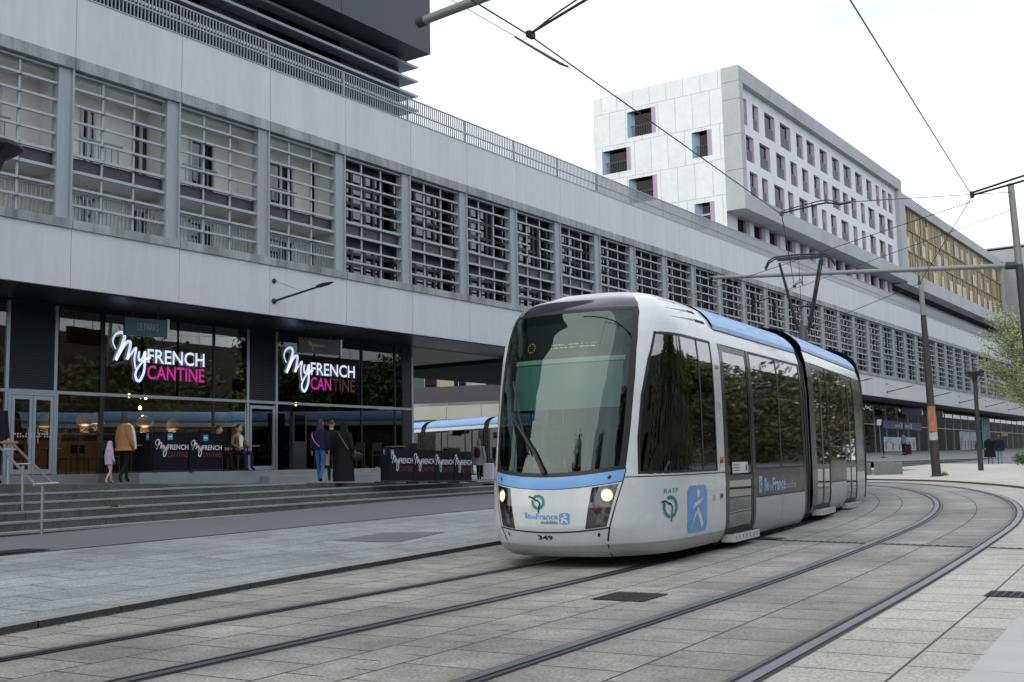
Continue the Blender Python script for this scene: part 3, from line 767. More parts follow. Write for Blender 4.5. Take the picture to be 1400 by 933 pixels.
# window rows of the long side
cols = [(79.4,80.0),(81.45,82.4),(83.95,85.9),(87.4,89.5),(91.2,92.5),(93.8,95.5),(97.2,98.9),(100.6,102.4),(103.9,105.9),(107.5,109.4),(111.1,112.6),(114.3,115.2),(116.6,117.7),(118.8,119.9)]
rows = [(26.35,28.45),(23.5,25.55),(20.62,22.7)]
XR = -32.45
def row_cols(r):
    if r == 0: return cols
    rr_ = random.Random(20 + r); out = []
    y = 79.3 + .5 * r
    while y < 119.5:
        w_ = rr_.choice((.95, 1.3, 1.75, 1.9)); out.append((y, y + w_)); y += w_ + rr_.choice((1.2, 1.5, 1.7))
    return out
mb = MB(T3); zp = 20.46
allw = []
for r, (z0, z1) in enumerate(rows):
    for a, b in row_cols(r): allw.append((a, b, z0, z1))
for z0, z1 in ((22.72, 23.48), (25.57, 26.33), (28.47, 29.32), (20.46, 20.6)): mb.box(XR - .3, XR, YW + .76, 121.38, z0, z1)
for r, (z0, z1) in enumerate(rows):
    e = YW + .76
    for a, b in row_cols(r): mb.box(XR - .3, XR, e, a, z0 - .02, z1 + .02); e = b + .30
    mb.box(XR - .3, XR, e, 121.38, z0 - .02, z1 + .02)
mb.build('side_wall', m_wht, wb)
for a, b, z0, z1 in allw:
    mb = MB(T3); mb.box(XR - .28, XR - .25, a, b, z0, z1, 0); mb.face([(XR - .25, b, z0), (XR, b + .30, z0), (XR, b + .30, z1), (XR - .25, b, z1)], 1); mb.box(XR - .29, XR - .26, b, b + .30, z0, z1, 1)
    o = mb.build('window', [g_dark, m_pink], wb)
    mb = MB(T3); mb.box(XR - .1, XR - .07, a, b, z0, z0 + .95); mb.build('railing', mat('mesh_railing', (.06,.063,.072), .5, metal=.3), o)
# recessed lower storeys
mb = MB(T3); XL = -33.6
e = YW + .5; lows = []
y = 80.2; rr_ = random.Random(5)
while y < 121: w_ = rr_.choice((.8, 1.5, 1.7)); lows.append((y, y + w_)); y += w_ + rr_.choice((1.3, 1.6, 1.9))
for a, b in lows: mb.box(XL - .3, XL, e, a, 14.4, 19.18); e = b + .75
mb.box(XL - .3, XL, e, 122.3, 14.4, 19.18); mb.box(XL - .28, XL + .25, YW + .1, 122.3, 16.0, 16.75); mb.box(XL - .3, XL, YW + .55, 122, 14.0, 14.4)
mb.build('lower_wall', m_wht, wb)
for a, b in lows:
    mb = MB(T3); mb.box(XL - .28, XL - .25, a, b, 16.76, 19.15, 0); mb.box(XL - .27, XL - .02, b, b + .74, 16.76, 19.15, 1); mb.box(XL - .1, XL - .07, a, b, 16.77, 17.6, 2)
    mb.build('window', [g_dark, m_pink, MATS['mesh_railing']], wb)

# ---------------------------------------------------------------- gold clad block
gb = thing('gold_clad_block', 'long apartment block clad in gold slatted shutters inside a pale concrete frame', 'building', (-32, 124, 12))
def T4(p): return p - Vector((-32, 124, 12))
mb = MB(T4)
mb.box(-33.4, -32, 122.7, 177, 28.0, 29.2); mb.box(-33.4, -32, 122.7, 177, 19.0, 20.5); mb.box(-33.4, -32, 122.62, 123.6, 20.52, 27.98); mb.box(-33.4, -32, 176, 177, 20.52, 27.98); mb.box(-44, -33.42, 122.7, 177, 28.6, 29.0)
mb.build('concrete_frame', m_cf, gb)
mb = MB(T4); mb.box(-44, -32.8, 122.7, 176.9, 19.1, 28.55); mb.box(-44, -35.02, 122.7, 176.9, 11, 19.08); mb.build('core', m_dark, gb)
m_gold = [mat('gold_shutter_%s' % n, c, .6, metal=.08, var=.1, stretch=(1,6,.2)) for n, c in (('deep', (.20,.16,.07)), ('mid', (.255,.21,.095)), ('pale', (.33,.28,.14)))]
mb = MB(T4); rr_ = random.Random(11)
for f in range(3):
    z0 = 20.55 + 2.49 * f; y = 123.62
    while y < 175.9:
        w_ = rr_.choice((.45, .6, .75)); x = -32.35 - rr_.random() * .1
        mb.box(x - .05, x, y + .02, min(y + w_, 175.95) - .02, z0 + .06, z0 + 2.43, rr_.randrange(3)); y += w_
    mb.box(-32.6, -32.3, 123.6, 176, z0 - .04, z0 + .055, 1)
mb.build('shutters', m_gold, gb)
mw = mat('white_open_shutter', (.62,.60,.52), .6)
rr_ = random.Random(4)
for f in range(3):
    y = 124.0
    while y < 174:
        if rr_.random() < .8:
            mb = MB(T4); n = rr_.choice((2, 3, 4)); z0 = 20.55 + 2.49 * f + .1
            for i in range(n): mb.box(-32.33, -32.28, y + .55*i, y + .55*i + rr_.choice((.2,.32,.42)), z0 + .02, z0 + (1.45 if f < 2 else 1.5))
            mb.build('window', mw, gb)
        y += rr_.choice((3.2, 3.9, 4.6))
mb = MB(T4); mb.box(-35, -34.7, 122.7, 177, 13, 19.0); mb.build('lower_wall', m_wht, gb)
y = 124
while y < 174:
    mb = MB(T4); mb.box(-34.69, -34.65, y, y + 1.3, 15.6, 18.0); mb.build('window', g_dark, gb); y += 2.9
for y0, m_, lbl in ((121.5, None, 0), (134.5, None, 0), (146.5, None, 0)):
    mb = MB(T4); n = 14
    rg = [[(-34.6 + 3.2*math.sin(math.pi*i/n)*1.0, y0 + 11*i/n, z) for i in range(n + 1)] for z in (14.95, 15.05)]
    for i in range(n):
        A, Bq = rg[0], rg[1]
        mb.face([A[i], A[i+1], Bq[i+1], Bq[i]], 1); mb.face([(-34.6, A[i][1], 15.05), (-34.6, A[i+1][1], 15.05), Bq[i+1], Bq[i]], 1); mb.face([(-34.6, A[i][1], 14.95), (-34.6, A[i+1][1], 14.95), A[i+1], A[i]], 1)
        u, v_ = Bq[i], Bq[i+1]
        mb.face([u, v_, (v_[0], v_[1], 16.1), (u[0], u[1], 16.1)], 0)
    mb.build('balcony', [glass('balcony_mesh', (.45,.47,.47), .3, rough=.4, gcol=(.5,.5,.5)), m_cf], gb)
# ---------------------------------------------------------------- grey block at the far end
eb = thing('grey_end_block', 'grey rendered block at the far end of the row behind the tall pole', 'building', (-28, 178, 12))
def T5(p): return p - Vector((-28, 178, 12))
m_gr = mat('grey_render', (.30,.30,.31), .8, var=.08, dirt=.1)
mb = MB(T5); mb.box(-40, -29, 177.05, 235, 5, 31.0); mb.box(-29, -28.7, 177.05, 235, 29.8, 31.3); mb.build('wall', m_gr, eb)
mb = MB(T5); mb.box(-40.2, -28.6, 177.0, 235.2, 31.32, 31.5); mb.build('roof', m_cf, eb)
for f in range(5):
    for i in range(12):
        mb = MB(T5); y = 180 + 4.4*i; z = 14.5 + 3.4*f; mb.box(-28.99, -28.95, y, y + 1.5, z, z + 2.1); mb.build('window', g_dark, eb)

# ---------------------------------------------------------------- flag, plants, awning on the terraces
fl = thing('flag', 'small French tricolour flag on the apartment terrace', 'flag', (-31.6, 101.3, 15.2))
mb = MB(); mb.tube([(0,0,0), (.1,0,2.0)], .025, 6); mb.build('pole', m_rail_l, fl)
mb = MB()
for i, mi in enumerate((0, 1, 2)):
    mb.grid(lambda u, z: (.1 + .06*math.sin(u*9 + z*2), .03 + u*.62, z - .35*u), frange(i/3, (i+1)/3, 3), frange(.75, 1.9, 5), mi)
mb.build('cloth', [mat('flag_blue', (.03,.05,.28), .8), mat('flag_white', (.7,.7,.7), .8), mat('flag_red', (.5,.03,.05), .8)], fl)
# ---------------------------------------------------------------- restaurant under the long building
m_int = mat('restaurant_interior', (.085,.068,.052), .8, var=.25, scale=.8)
m_intf = mat('dark_timber_floor', (.06,.045,.035), .5, var=.2)
m_wood = mat('warm_wood', (.26,.17,.09), .5, var=.2, stretch=(1,8,1))
m_rattan = emit('lit_rattan_shade', (.62,.33,.13), .05, (.34,.22,.11))
m_bulb = emit('warm_bulb', (1.0, .62, .28), 30.0)
m_mull = mat('dark_mullion', (.02,.021,.024), .45, metal=.3)
FZ, TZ, HZ = .052, 2.2, 4.5
sf = thing('restaurant_front', 'glazed restaurant shopfront with grey aluminium frames, louvre panels and double doors', 'shopfront', (XS, 20, FZ))
def TS(p): return p - Vector((XS, 20, FZ))
S_ = lambda: MB(TS)
def vbar(y, z0, z1, w_=.07, m=0, mb=None, d=.06): mb.box(XS - d, XS + .03, y - w_/2, y + w_/2, z0, z1, m)
mb = S_()
for y, z0, z1, w_ in ((15.6, FZ, HZ, .09), (16.95, TZ, HZ, .09), (16.98, FZ, TZ, .12), (15.68, FZ, TZ, .1), (23.58, FZ, HZ, .09), (24.78, FZ, HZ, .09), (31.57, FZ, HZ, .1)): vbar(y, z0, z1, w_, mb=mb)
mb.box(XS - .05, XS + .036, 12, 31.57, TZ - .035, TZ + .045); mb.box(XS - .05, XS + .034, 15.6, 17.0, TZ - .10, TZ - .04)
mb.build('frame', m_alu, sf)
mb = S_()
for y, w_ in ((18.36, .12), (22.23, .06), (28.80, .05), (30.58, .05), (19.65, .02), (20.9, .02), (26.5, .02), (27.7, .02)): vbar(y, FZ, TZ - .04, w_, mb=mb) if w_ > .03 else vbar(y, TZ + .05, HZ, w_, mb=mb); vbar(y, TZ + .05, HZ, w_, mb=mb)
mb.box(XS - .4, XS + .02, 31.0, 31.5, FZ, HZ); mb.box(XS - .3, XS - .0, 12, 31.5, HZ - .06, SO - .03)
mb.build('mullion', m_mull, sf)
for y0, y1 in ((15.65, 16.9), (23.63, 24.73)):
    mb = S_(); z = TZ + .1
    while z < HZ - .08: mb.face([(XS - .03, y0, z + .052), (XS + .01, y0, z), (XS + .01, y1, z), (XS - .03, y1, z + .052)]); z += .062
    mb.box(XS - .06, XS - .035, y0, y1, TZ + .05, HZ - .06); mb.build('louvre_panel', mat('grey_louvre', (.075,.08,.088), .5, metal=.4), sf)
panes = [(12.2,15.55,FZ,TZ),(12.2,15.55,TZ,HZ),(17.05,18.3,FZ,TZ),(17.05,18.3,TZ,HZ),(18.42,22.2,FZ,TZ),(18.42,22.2,TZ,HZ),(22.26,23.53,FZ,TZ),(22.26,23.53,TZ,HZ),(24.83,28.77,FZ,TZ),(24.83,28.77,TZ,HZ),(28.83,31.0,FZ,TZ),(28.83,31.0,TZ,HZ)]
for a, b, z0, z1 in panes:
    mb = S_(); mb.box(XS - .012, XS, a, b, z0 + .06, z1 - .06); mb.build('pane', g_shop, sf)
mb = S_(); mb.box(XS - 4.2, XS - .45, 31.52, 31.535, FZ, HZ - .06); mb.build('side_pane', g_shop, sf)
mb = S_(); mb.box(XS - 4.3, XS - .42, 31.50, 31.56, TZ - .03, TZ + .04); mb.box(XS-2.3, XS-2.2, 31.49, 31.56, FZ, HZ - .06); mb.box(XS-4.3, XS-4.2, 31.49, 31.57, FZ, HZ); mb.build('side_frame', m_alu, sf)
mb = S_(); mb.box(XS - .12, XS + .045, 12, 18.29, -.5, FZ - .002); mb.build('door_sill', mat('sill_concrete', (.22,.235,.24), .8, var=.15), sf)
# doors
def door(y0, y1, leaves):
    w_ = (y1 - y0) / leaves
    for i in range(leaves):
        a, b = y0 + w_*i + .006, y0 + w_*(i+1) - .006
        mb = S_()
        for q in ((a, a + .085, FZ + .02, TZ - .11), (b - .085, b, FZ + .02, TZ - .11), (a + .086, b - .086, FZ + .02, FZ + .14), (a + .086, b - .086, TZ - .21, TZ - .11)): mb.box(XS - .03, XS + .022, *q)
        d = mb.build('door', m_alu, sf)
        mb = S_(); mb.box(XS - .01, XS + .004, a + .085, b - .085, FZ + .14, TZ - .21); mb.build('door_glass', g_shop, d)
        hy = b - .13 if i == 0 else a + .13
        mb = S_(); mb.tube([(XS + .06, hy, .85), (XS + .06, hy, 1.25)], .014, 8); mb.build('door_handle', m_rail_l, d)
door(15.74, 16.92, 2); door(23.65, 24.72, 1)
mb = S_()
for i in range(14):
    for j in (0, 1):
        if (i * 3 + j) % 5: mb.box(XS + .0225, XS + .024, 15.84 + .075*i, 15.875 + .075*i, 1.02 + .065*j, 1.055 + .065*j)
mb.build('safety_dots', mat('white_film', (.55,.6,.65), .6), sf)
# interior shell (a single room of dark timber), lit by pendant lamps
mb = S_()
mb.box(XS - 7.5, XS - 7.4, 12, 31.4, FZ, HZ, 0); mb.box(XS - 7.4, XS - .06, 12, 31.45, FZ - .1, FZ - .004, 1); mb.box(XS - 7.4, XS - .06, 12, 31.45, HZ + .002, HZ + .05, 0); mb.box(XS - 7.4, XS - .1, 11.9, 12, FZ, HZ, 0)
mb.box(XS - 7.4, XS - 4.4, 31.3, 31.4, FZ, HZ, 0)
mb.box(XS - 6.6, XS - 5.9, 17.8, 22.5, FZ, 1.15, 2); mb.box(XS - 7.39, XS - 7.2, 25, 29, .9, 2.6, 2); mb.box(XS - 7.39, XS - 7.25, 13, 22.8, 1.3, 1.36, 2); mb.box(XS - 7.39, XS - 7.25, 13, 22.8, 1.85, 1.91, 2); mb.box(XS - 7.39, XS - 7.25, 13, 22.8, 2.4, 2.46, 2)
rr_ = random.Random(6)
for i in range(60): y = rr_.uniform(13.1, 22.6); z = rr_.choice((1.37, 1.92, 2.47)); mb.box(XS - 7.36, XS - 7.29, y, y + .08, z, z + rr_.uniform(.18, .34), 2 + (i % 2))
mb.build('interior', [m_int, m_intf, m_wood, mat('green_bottle_glass', (.03,.08,.04), .2, coat=.5)], sf)
mb = S_(); mb.box(XS - .32, XS - .06, 17.1, 22.1, 1.10, 1.15); mb.build('window_counter', mat('pale_counter', (.3,.27,.22), .5), sf)
for nm, y0 in (('menu_board', 23.1),):
    mb = S_(); mb.box(XS - .10, XS - .06, 23.05, 23.45, .9, 1.5); mb.build('notice', mat('paper_notice', (.5,.5,.48), .8), sf)
# pendant lamps behind the glass
def pendant(y, z, x, kind, lbl):
    if kind:
        pl = bpy.data.lights.new('pendant_light', 'POINT'); pl.energy = 9; pl.color = (1, .66, .36); pl.shadow_soft_size = .12; po = bpy.data.objects.new('pendant_light', pl); COL.objects.link(po); po.location = (x, y, z - .25)
    t = thing('pendant_lamp', lbl, 'lamp', (x, y, z), 0, 'pendant lamps inside the restaurant')
    mb = MB(); mb.tube([(0,0,.2), (0,0,HZ - z)], .006, 5); mb.build('cord', m_black, t)
    if kind:
        r = .2 if kind == 1 else .26
        mb = MB(); mb.lathe([(.03,.2), (r*.45,.17), (r*.8,.06), (r,-.14), (r-.012,-.14), (r*.75,.05), (r*.4,.15), (.0,.17)] if kind == 1 else [(.03,.2),(r*.8,.13),(r,.02),(r*.85,-.1),(r*.3,-.15),(r*.28,-.14),(r*.8,-.09),(r*.95,.02),(r*.75,.12),(0,.18)], n=16)
        mb.build('lamp_shade', m_rattan, t, smooth=40)
    mb = MB(); mb.lathe([(0,-.05),(.03,-.035),(.038,0),(.025,.05),(0,.07)], n=10); mb.build('bulb', m_bulb, t, smooth=60)
PL = [(17.55,1.5,1,'bell shaped rattan pendant lamp behind the pane beside the grey double doors'),(18.75,1.55,2,'round rattan pendant lamp left of the woman in the tan coat'),(19.15,1.62,1,'rattan pendant lamp right behind the tan coated woman'),
      (20.75,1.55,2,'flat round rattan pendant lamp over the left logo screens'),(21.75,1.5,1,'bell shaped rattan pendant lamp over the right end of the left logo screens'),
      (27.7,1.62,2,'flat rattan pendant lamp added for light behind the robed person'),(29.9,1.58,1,'bell shaped rattan pendant lamp added for light near the glass corner of the restaurant'),(20.55,2.35,0,'bare bulb hanging just above the transom left of a second bulb'),(21.15,2.32,0,'bare bulb hanging just above the transom under the letter H'),(20.95,2.0,0,'bare bulb hanging just below the transom by the left logo screens'),(21.05,1.72,0,'lowest bare bulb over the left logo screens'),  # the two shaded lamps here are added to light the room's right half
      (25.6,2.38,0,'bare bulb just above the transom under the second big sign, leftmost'),(26.4,2.36,0,'bare bulb just above the transom under the second big sign, second'),(27.4,2.34,0,'bare bulb just above the transom under the second big sign, third'),
      (25.7,2.0,0,'bare bulb below the transom near the sliding door, upper'),(26.1,1.95,0,'bare bulb below the transom right of the sliding door'),(26.3,1.5,0,'low bare bulb left of the woman in jeans'),(28.5,1.35,0,'single bare bulb right of the person in the black robe')]
for y, z, k, lbl in PL: pendant(y, z, XS - 1.3 - .5 * (k == 0), k, lbl)

# big illuminated signs
m_neon = emit('white_lit_letter', (.72,.80,1.0), .60); m_mag = emit('magenta_lit_letter', (.62,.03,.32), .36); m_magd = mat('unlit_magenta_letter', (.16,.02,.05), .5)
def big_sign(y0, z0, u, lbl, half):
    t = thing('illuminated_sign', lbl, 'sign', (XS + .05, y0, z0), 0, 'illuminated restaurant signs in the windows')
    mw_, mm_ = MB(), MB(); fn = lambda a, b: (0, a, b)
    my_logo(mw_, None, fn, u)
    mw_.build('white_lettering', m_neon, t)
    if not half: mm_.flat(put(CA, 0, -1.16*u, 5.03*u, u), fn); mm_.build('magenta_lettering', m_mag, t)
    else:
        mm_.flat(put(text2d('CAN', .012), 0, -1.16*u, 2.25*u, u), fn); mm_.build('magenta_lettering', m_mag, t)
        mm_ = MB(); mm_.flat(put(text2d('TINE', .012), 2.42*u, -1.16*u, 2.6*u, u), fn); mm_.build('unlit_lettering', m_magd, t)
    mb = MB()
    for a in (1.0, 3.0, 4.6): mb.tube([(-.02, a*u, u*.9), (-.02, a*u, HZ - z0)], .004, 5)
    mb.build('hanging_wire', m_black, t)
big_sign(19.80, 3.17, .405, 'glowing white and magenta MyFRENCH CANTINE sign under the teal hanging sign', False)
big_sign(26.28, 3.19, .425, 'glowing MyFRENCH CANTINE sign with its last magenta letters unlit', True)
# hanging signs under the soffit
def hang(y0, y1, z0, z1, rz, m_, lbl, logo):
    c = Vector((-25.0, (y0+y1)/2, z1)); L_ = y1 - y0
    t = thing('hanging_sign', lbl, 'sign', c, rz)
    h = z1 - z0
    mb = MB(); mb.box(-.05, .05, -L_/2, L_/2, -h, 0); mb.build('panel', m_, t, bevel=.004)
    mb = MB(); mb.box(-.07, .07, L_/2 + .002, L_/2 + .06, -h - .02, .02); mb.build('end_cap', mat('pale_end_cap', (.5,.51,.5), .5), t)
    mb = MB()
    for y in (-L_*.3, L_*.3): mb.tube([(0, y, 0), (0, y, SO - .025 - z1)], .012, 6)
    mb.build('hanger', m_black, t)
    mw_, mm_ = MB(), MB(); fn = lambda a, b: (.053, a, b)
    if logo:
        my_logo(mw_, None, fn, .085) ; mw_.v = [(x, y - .22, z - h*.55) for x, y, z in mw_.v]
        mm_.flat(put(CA, .27, -h*.55, .42, .085), fn); mm_.build('red_lettering', mat('dull_red_letter', (.14,.012,.03), .6), t)
    else: mw_.flat(put(text2d('LE PARKS', .0), -L_*.20, -h*.68, L_*.50, h*.40), fn)
    mw_.build('lettering', mat('grey_letter', (.20,.24,.23), .6) if not logo else mat('cream_letter', (.3,.25,.15), .6), t)
hang(18.1, 19.30, 3.72, 4.2, R(-12), mat('teal_sign', (.012,.062,.068), .5), 'teal hanging sign with LE PARKS lettering under the soffit', False)
hang(24.5, 26.1, 3.72, 4.2, R(-10), mat('black_sign', (.012,.012,.014), .5), 'black hanging sign with small MyFRENCH lettering under the soffit', True)

# logo screens around the terraces
m_scr = mat('black_fabric_screen', (.007,.008,.012), .85, var=.2, spec=.15); m_wl = mat('white_print', (.62,.62,.65), .7); m_rl = mat('dark_red_print', (.10,.01,.018), .7); m_stk = mat('blue_sticker', (.03,.26,.42), .5)
def screen(p, q, z, h, lbl, sticker, grp, logo=True):
    d = Vector((q[0]-p[0], q[1]-p[1], 0)); L_ = d.length; rz = math.atan2(d.y, d.x)
    t = thing('logo_screen', lbl, 'screen', (p[0], p[1], z), rz, grp)
    mb = MB(); mb.box(.012, L_ - .012, -.02, .02, .06, h); mb.build('panel', m_scr, t, bevel=.006)
    mb = MB(); mb.box(.0, .04, -.2, .2, 0, .03); mb.box(L_ - .04, L_, -.2, .2, 0, .03); mb.box(.0, L_, -.02, .02, .02, .055); mb.build('foot', m_black, t)
    fn = lambda a, b: (a, -.0225, b); u = L_ * .118
    if logo:
        a_, b_ = MB(), MB(); my_logo(a_, None, fn, u, 1.0)
        a_.v = [(x + L_*.40, y, zz + h*.56) for x, y, zz in a_.v]; a_.build('lettering', m_wl, t)
        b_.flat(put(CA, L_*.40, h*.56 - 1.5*u, 5.03*u, u), fn); b_.build('red_lettering', m_rl, t)
    if sticker:
        x0 = L_*sticker; mb = MB(); mb.flat(rrect2d(x0, h - .21, x0 + .17, h - .04, .012), fn); s_ = mb.build('sticker', m_stk, t)
        mb = MB(); mb.flat(put(text2d('CB', .03), x0 + .03, h - .15, .11, .05), lambda a, b: (a, -.0240, b)); 
        mb = MB(); mb.flat(rrect2d(x0 + .03, h - .14, x0 + .14, h - .10, .005), lambda a, b: (a, -.0240, b)); mb.build('white_mark', m_wl, s_)
G1, G2 = 'black logo screens on the restaurant terrace', 'black logo screens beside the steps'
sz = .052
screen((-24.72, 18.78), (-24.72, 19.95), sz, 1.08, 'black MyFRENCH screen nearest the woman in the tan coat', .40, G1)
screen((-24.72, 19.97), (-24.72, 21.12), sz, 1.06, 'black MyFRENCH screen next to the seated man in the khaki jacket', .42, G1)
screen((-25.6, 18.9), (-24.74, 18.76), sz, 1.08, 'narrow black end screen without lettering turned back to the shop window', .70, G1, False)
ps = [(-20.55, 23.55), (-20.80, 24.85), (-21.05, 26.15), (-21.32, 27.45), (-21.62, 28.80)]
lbls = ['black MyFRENCH screen at the corner end beside the person in the black robe', 'second black MyFRENCH screen from the black robe along the steps', 'third black MyFRENCH screen along the steps, left of the one by the suitcase', 'black MyFRENCH screen nearest the woman with the white suitcase']
for i in range(4): screen(ps[i], ps[i+1], plat(*ps[i]) - .02, .98, lbls[i], .04 if i == 0 else 0, G2)
screen((-21.30, 24.05), (-20.60, 23.57), plat(-21, 23.4) - .01, 1.0, 'short black end screen with a blue sticker at the corner of the steps terrace', .45, G2, False)

# tables and chairs on the terrace and inside
m_ch = mat('dark_chair', (.025,.024,.024), .5)
def chair():
    t = thing('terrace_chair', 'x', 'chair', (0,0,0), 0, 'dark chairs and stools of the restaurant')
    mb = MB(); mb.box(-.2, .2, -.2, .2, .43, .46); mb.build('seat', m_ch, t, bevel=.01)
    mb = MB(); mb.box(-.2, .2, -.21, -.185, .6, .85); mb.build('backrest', m_ch, t, bevel=.01)
    for x, y in ((-.18,-.19),(.18,-.19),(-.18,.18),(.18,.18)):
        mb = MB(); mb.tube([(x*1.08, y*1.08, 0), (x, y, .44 if y > 0 else .86)], .013, 6); mb.build('leg', m_ch, t)
    return t
def make_table():
    t = thing('terrace_table', 'x', 'table', (0,0,0), 0, 'small dark tables of the restaurant')
    mb = MB(); mb.lathe([(0,.72),(.36,.72),(.36,.745),(0,.745)], n=20); mb.build('tabletop', m_wood, t)
    mb = MB(); mb.tube([(0,0,.02),(0,0,.72)], .025, 8); mb.build('stem', m_black, t); mb = MB(); mb.lathe([(0,0),(.22,0),(.2,.025),(0,.03)], n=16); mb.build('base', m_black, t)
    return t
c0, t0 = chair(), make_table(); firstc, firstt = [True], [True]
def pc(x, y, z, rz, lbl):
    if firstc[0]: c0.location = (x, y, z); c0.rotation_euler.z = rz; c0['label'] = lbl; firstc[0] = False; return c0
    return dup(c0, (x, y, z), rz, lbl)
def pt(x, y, z, lbl):
    if firstt[0]: t0.location = (x, y, z); t0['label'] = lbl; firstt[0] = False
    else: dup(t0, (x, y, z), 0, lbl)
pt(-25.35, 22.65, sz, 'small round table beside the seated man in the khaki jacket'); pt(-25.2, 29.2, sz, 'small round table behind the black screens by the steps'); pt(-24.95, 26.3, sz, 'small round table by the window behind the woman in jeans'); pt(-25.5, 18.7, sz, 'small round table by the window behind the tan coated woman')
pc(-25.0, 22.0, sz, R(-90), 'dark chair the man in the khaki jacket sits on'); pc(-25.35, 21.55, sz, R(-60), 'dark chair of the second diner behind the left screens')
pc(-25.1, 25.6, sz, R(0), 'dark chair at the window left of the woman in jeans'); pc(-25.0, 27.0, sz, R(180), 'dark chair at the window behind the person in the black robe'); pc(-25.2, 28.45, sz, R(0), 'dark chair left of the table behind the screens by the steps'); pc(-25.2, 29.95, sz, R(180), 'dark chair right of the table behind the screens by the steps'); pc(-25.5, 18.0, sz, R(0), 'dark chair at the window left of the tan coated woman'); pc(-25.5, 19.3, sz, R(180), 'dark chair between the tan coated woman and the end screen')
for (x, y), lbl in (((-28.6, 18.2), 'small table inside the restaurant behind the double doors'), ((-28.9, 20.3), 'small table inside behind the left logo screens'), ((-28.4, 27.2), 'small table inside behind the robed person'), ((-28.8, 29.6), 'small table inside near the glass corner')): pt(x, y, FZ, lbl); pc(x, y - .65, FZ, 0, 'chair drawn up left of the ' + lbl); pc(x, y + .65, FZ, R(180), 'chair drawn up right of the ' + lbl)
# menu display case by the door
t = thing('menu_case', 'tall black menu display case standing left of the person in jeans', 'display case', (-25.9, 24.95, sz))
mb = MB(); mb.box(-.08, .08, 0, .62, 0, 1.85); mb.build('case', m_black, t, bevel=.01); mb = MB(); mb.box(.082, .086, .08, .54, .9, 1.75); mb.build('glass_front', g_dark, t)

# ---------------------------------------------------------------- far shops
fs = thing('far_shopfronts', 'row of glazed shopfronts farther along under the long building', 'shopfront', (XS, 100, 0.5))
def TF(p): return p - Vector((XS, 100, .5))
F_ = lambda: MB(TF)
fb = lambda y: .28 + .0075 * (y - 60)
ft_ = lambda y: SO - .02
mb = F_()
for y in [66 + 3.25*i for i in range(30)]: mb.box(XS - .1, XS + .03, y - .05, y + .05, fb(y), SO - .23)
mb.box(XS - .1, XS + .025, 64, 165, 2.72, 2.8)
mb.build('frame', m_alu, fs)
mb = F_(); mb.box(XS - 3, XS - 2.9, 64, 165, 0, SO - .2); mb.box(XS - 3, XS - .1, 64, 165, 0, .25); mb.build('interior', m_int, fs)
for i in range(29):
    y = 66 + 3.25*i; mb = F_(); mb.box(XS - .02, XS - .0, y + .06, y + 3.19, fb(y) + .02, SO - .24); mb.build('pane', g_shop, fs)
m_bs = mat('blue_bank_sign', (.025,.055,.20), .45, var=.06); m_post = mat('pale_poster', (.48,.53,.57), .6, var=.2, scale=1.5, fine=6); m_brn = mat('poster_brown', (.30,.16,.07), .7); m_pbl = mat('poster_blue', (.15,.28,.45), .7)
for y0, y1 in ((90.5, 96.2), (96.35, 102.1)):
    mb = F_(); mb.box(XS + .04, XS + .2, y0, y1, 2.45, 3.1); o = mb.build('fascia_sign', m_bs, fs)
    mb = F_(); c = y1 - 1.6 if y0 < 92 else y0 + 1.2
    for k in range(5): mb.box(XS + .203, XS + .206, c - .75 + .3*k, c - .55 + .3*k, 2.62, 2.62 + (.2, .28, .2, .2, .28)[k])
    mb.box(XS + .203, XS + .206, c + .95, c + 1.35, 2.55, 2.98); mb.build('white_mark', m_wl, o)
rr_ = random.Random(8)
for y0, y1, z0, z1 in ((90.9, 96.0, .6, 1.78), (96.3, 100.5, .66, 1.82), (116.9, 121.2, .75, 2.6), (121.4, 125.0, .8, 2.62)):
    mb = F_(); mb.box(XS + .035, XS + .045, y0, y1, z0, z1); o = mb.build('window_poster', m_post, fs)
    mb = F_()
    for k in range(3):
        y = lerp(y0 + .5, y1 - .9, k / 2) + rr_.uniform(-.2, .2); h = (z1 - z0) * rr_.uniform(.5, .8)
        P = [(y, z0 + .12), (y + .28, z0 + .1), (y + .34, z0 + h*.6), (y + .5, z0 + h*.75), (y + .26, z0 + h), (y + .1, z0 + h*.9), (y - .1, z0 + h*.5)]
        mb.flat(poly2d(P), lambda a, b: (XS + .048, a, b), 0)
        for q in range(4): yy, zz = rr_.uniform(y0 + .1, y1 - .6), rr_.uniform(z0 + .1, z1 - .2); mb.flat(poly2d([(yy, zz), (yy + .45, zz), (yy + .45, zz + .09), (yy, zz + .09)]), lambda a, b: (XS + .0475, a, b), 1)
    mb.build('poster_picture', [m_brn, m_pbl], o)
mb = F_(); mb.box(XS + .03, XS + .05, 127.2, 131.4, .9, SO - .3); o = mb.build('teal_panel', mat('teal_shop_panel', (.04,.19,.27), .5), fs)
mb = F_(); mb.flat(disc2d(129.4, 3.5, .75, .62), lambda a, b: (XS + .053, a, b)); mb.flat(disc2d(129.4, 3.5, .6, .5), lambda a, b: (XS + .056, a, b), 1); mb.build('round_emblem', [m_wl, MATS['teal_shop_panel']], o)
mb = F_(); mb.box(XS + .03, XS + .05, 137.5, 141, 2.35, 2.7); mb.build('yellow_sign', mat('yellow_sign', (.45,.33,.05), .6), fs)
mb = F_(); mb.box(XS - .3, XS - .25, 84, 89, .6, 4.2); mb.build('red_poster', mat('dull_red_poster', (.12,.035,.03), .7, var=.4, scale=1.4, fine=5), fs)
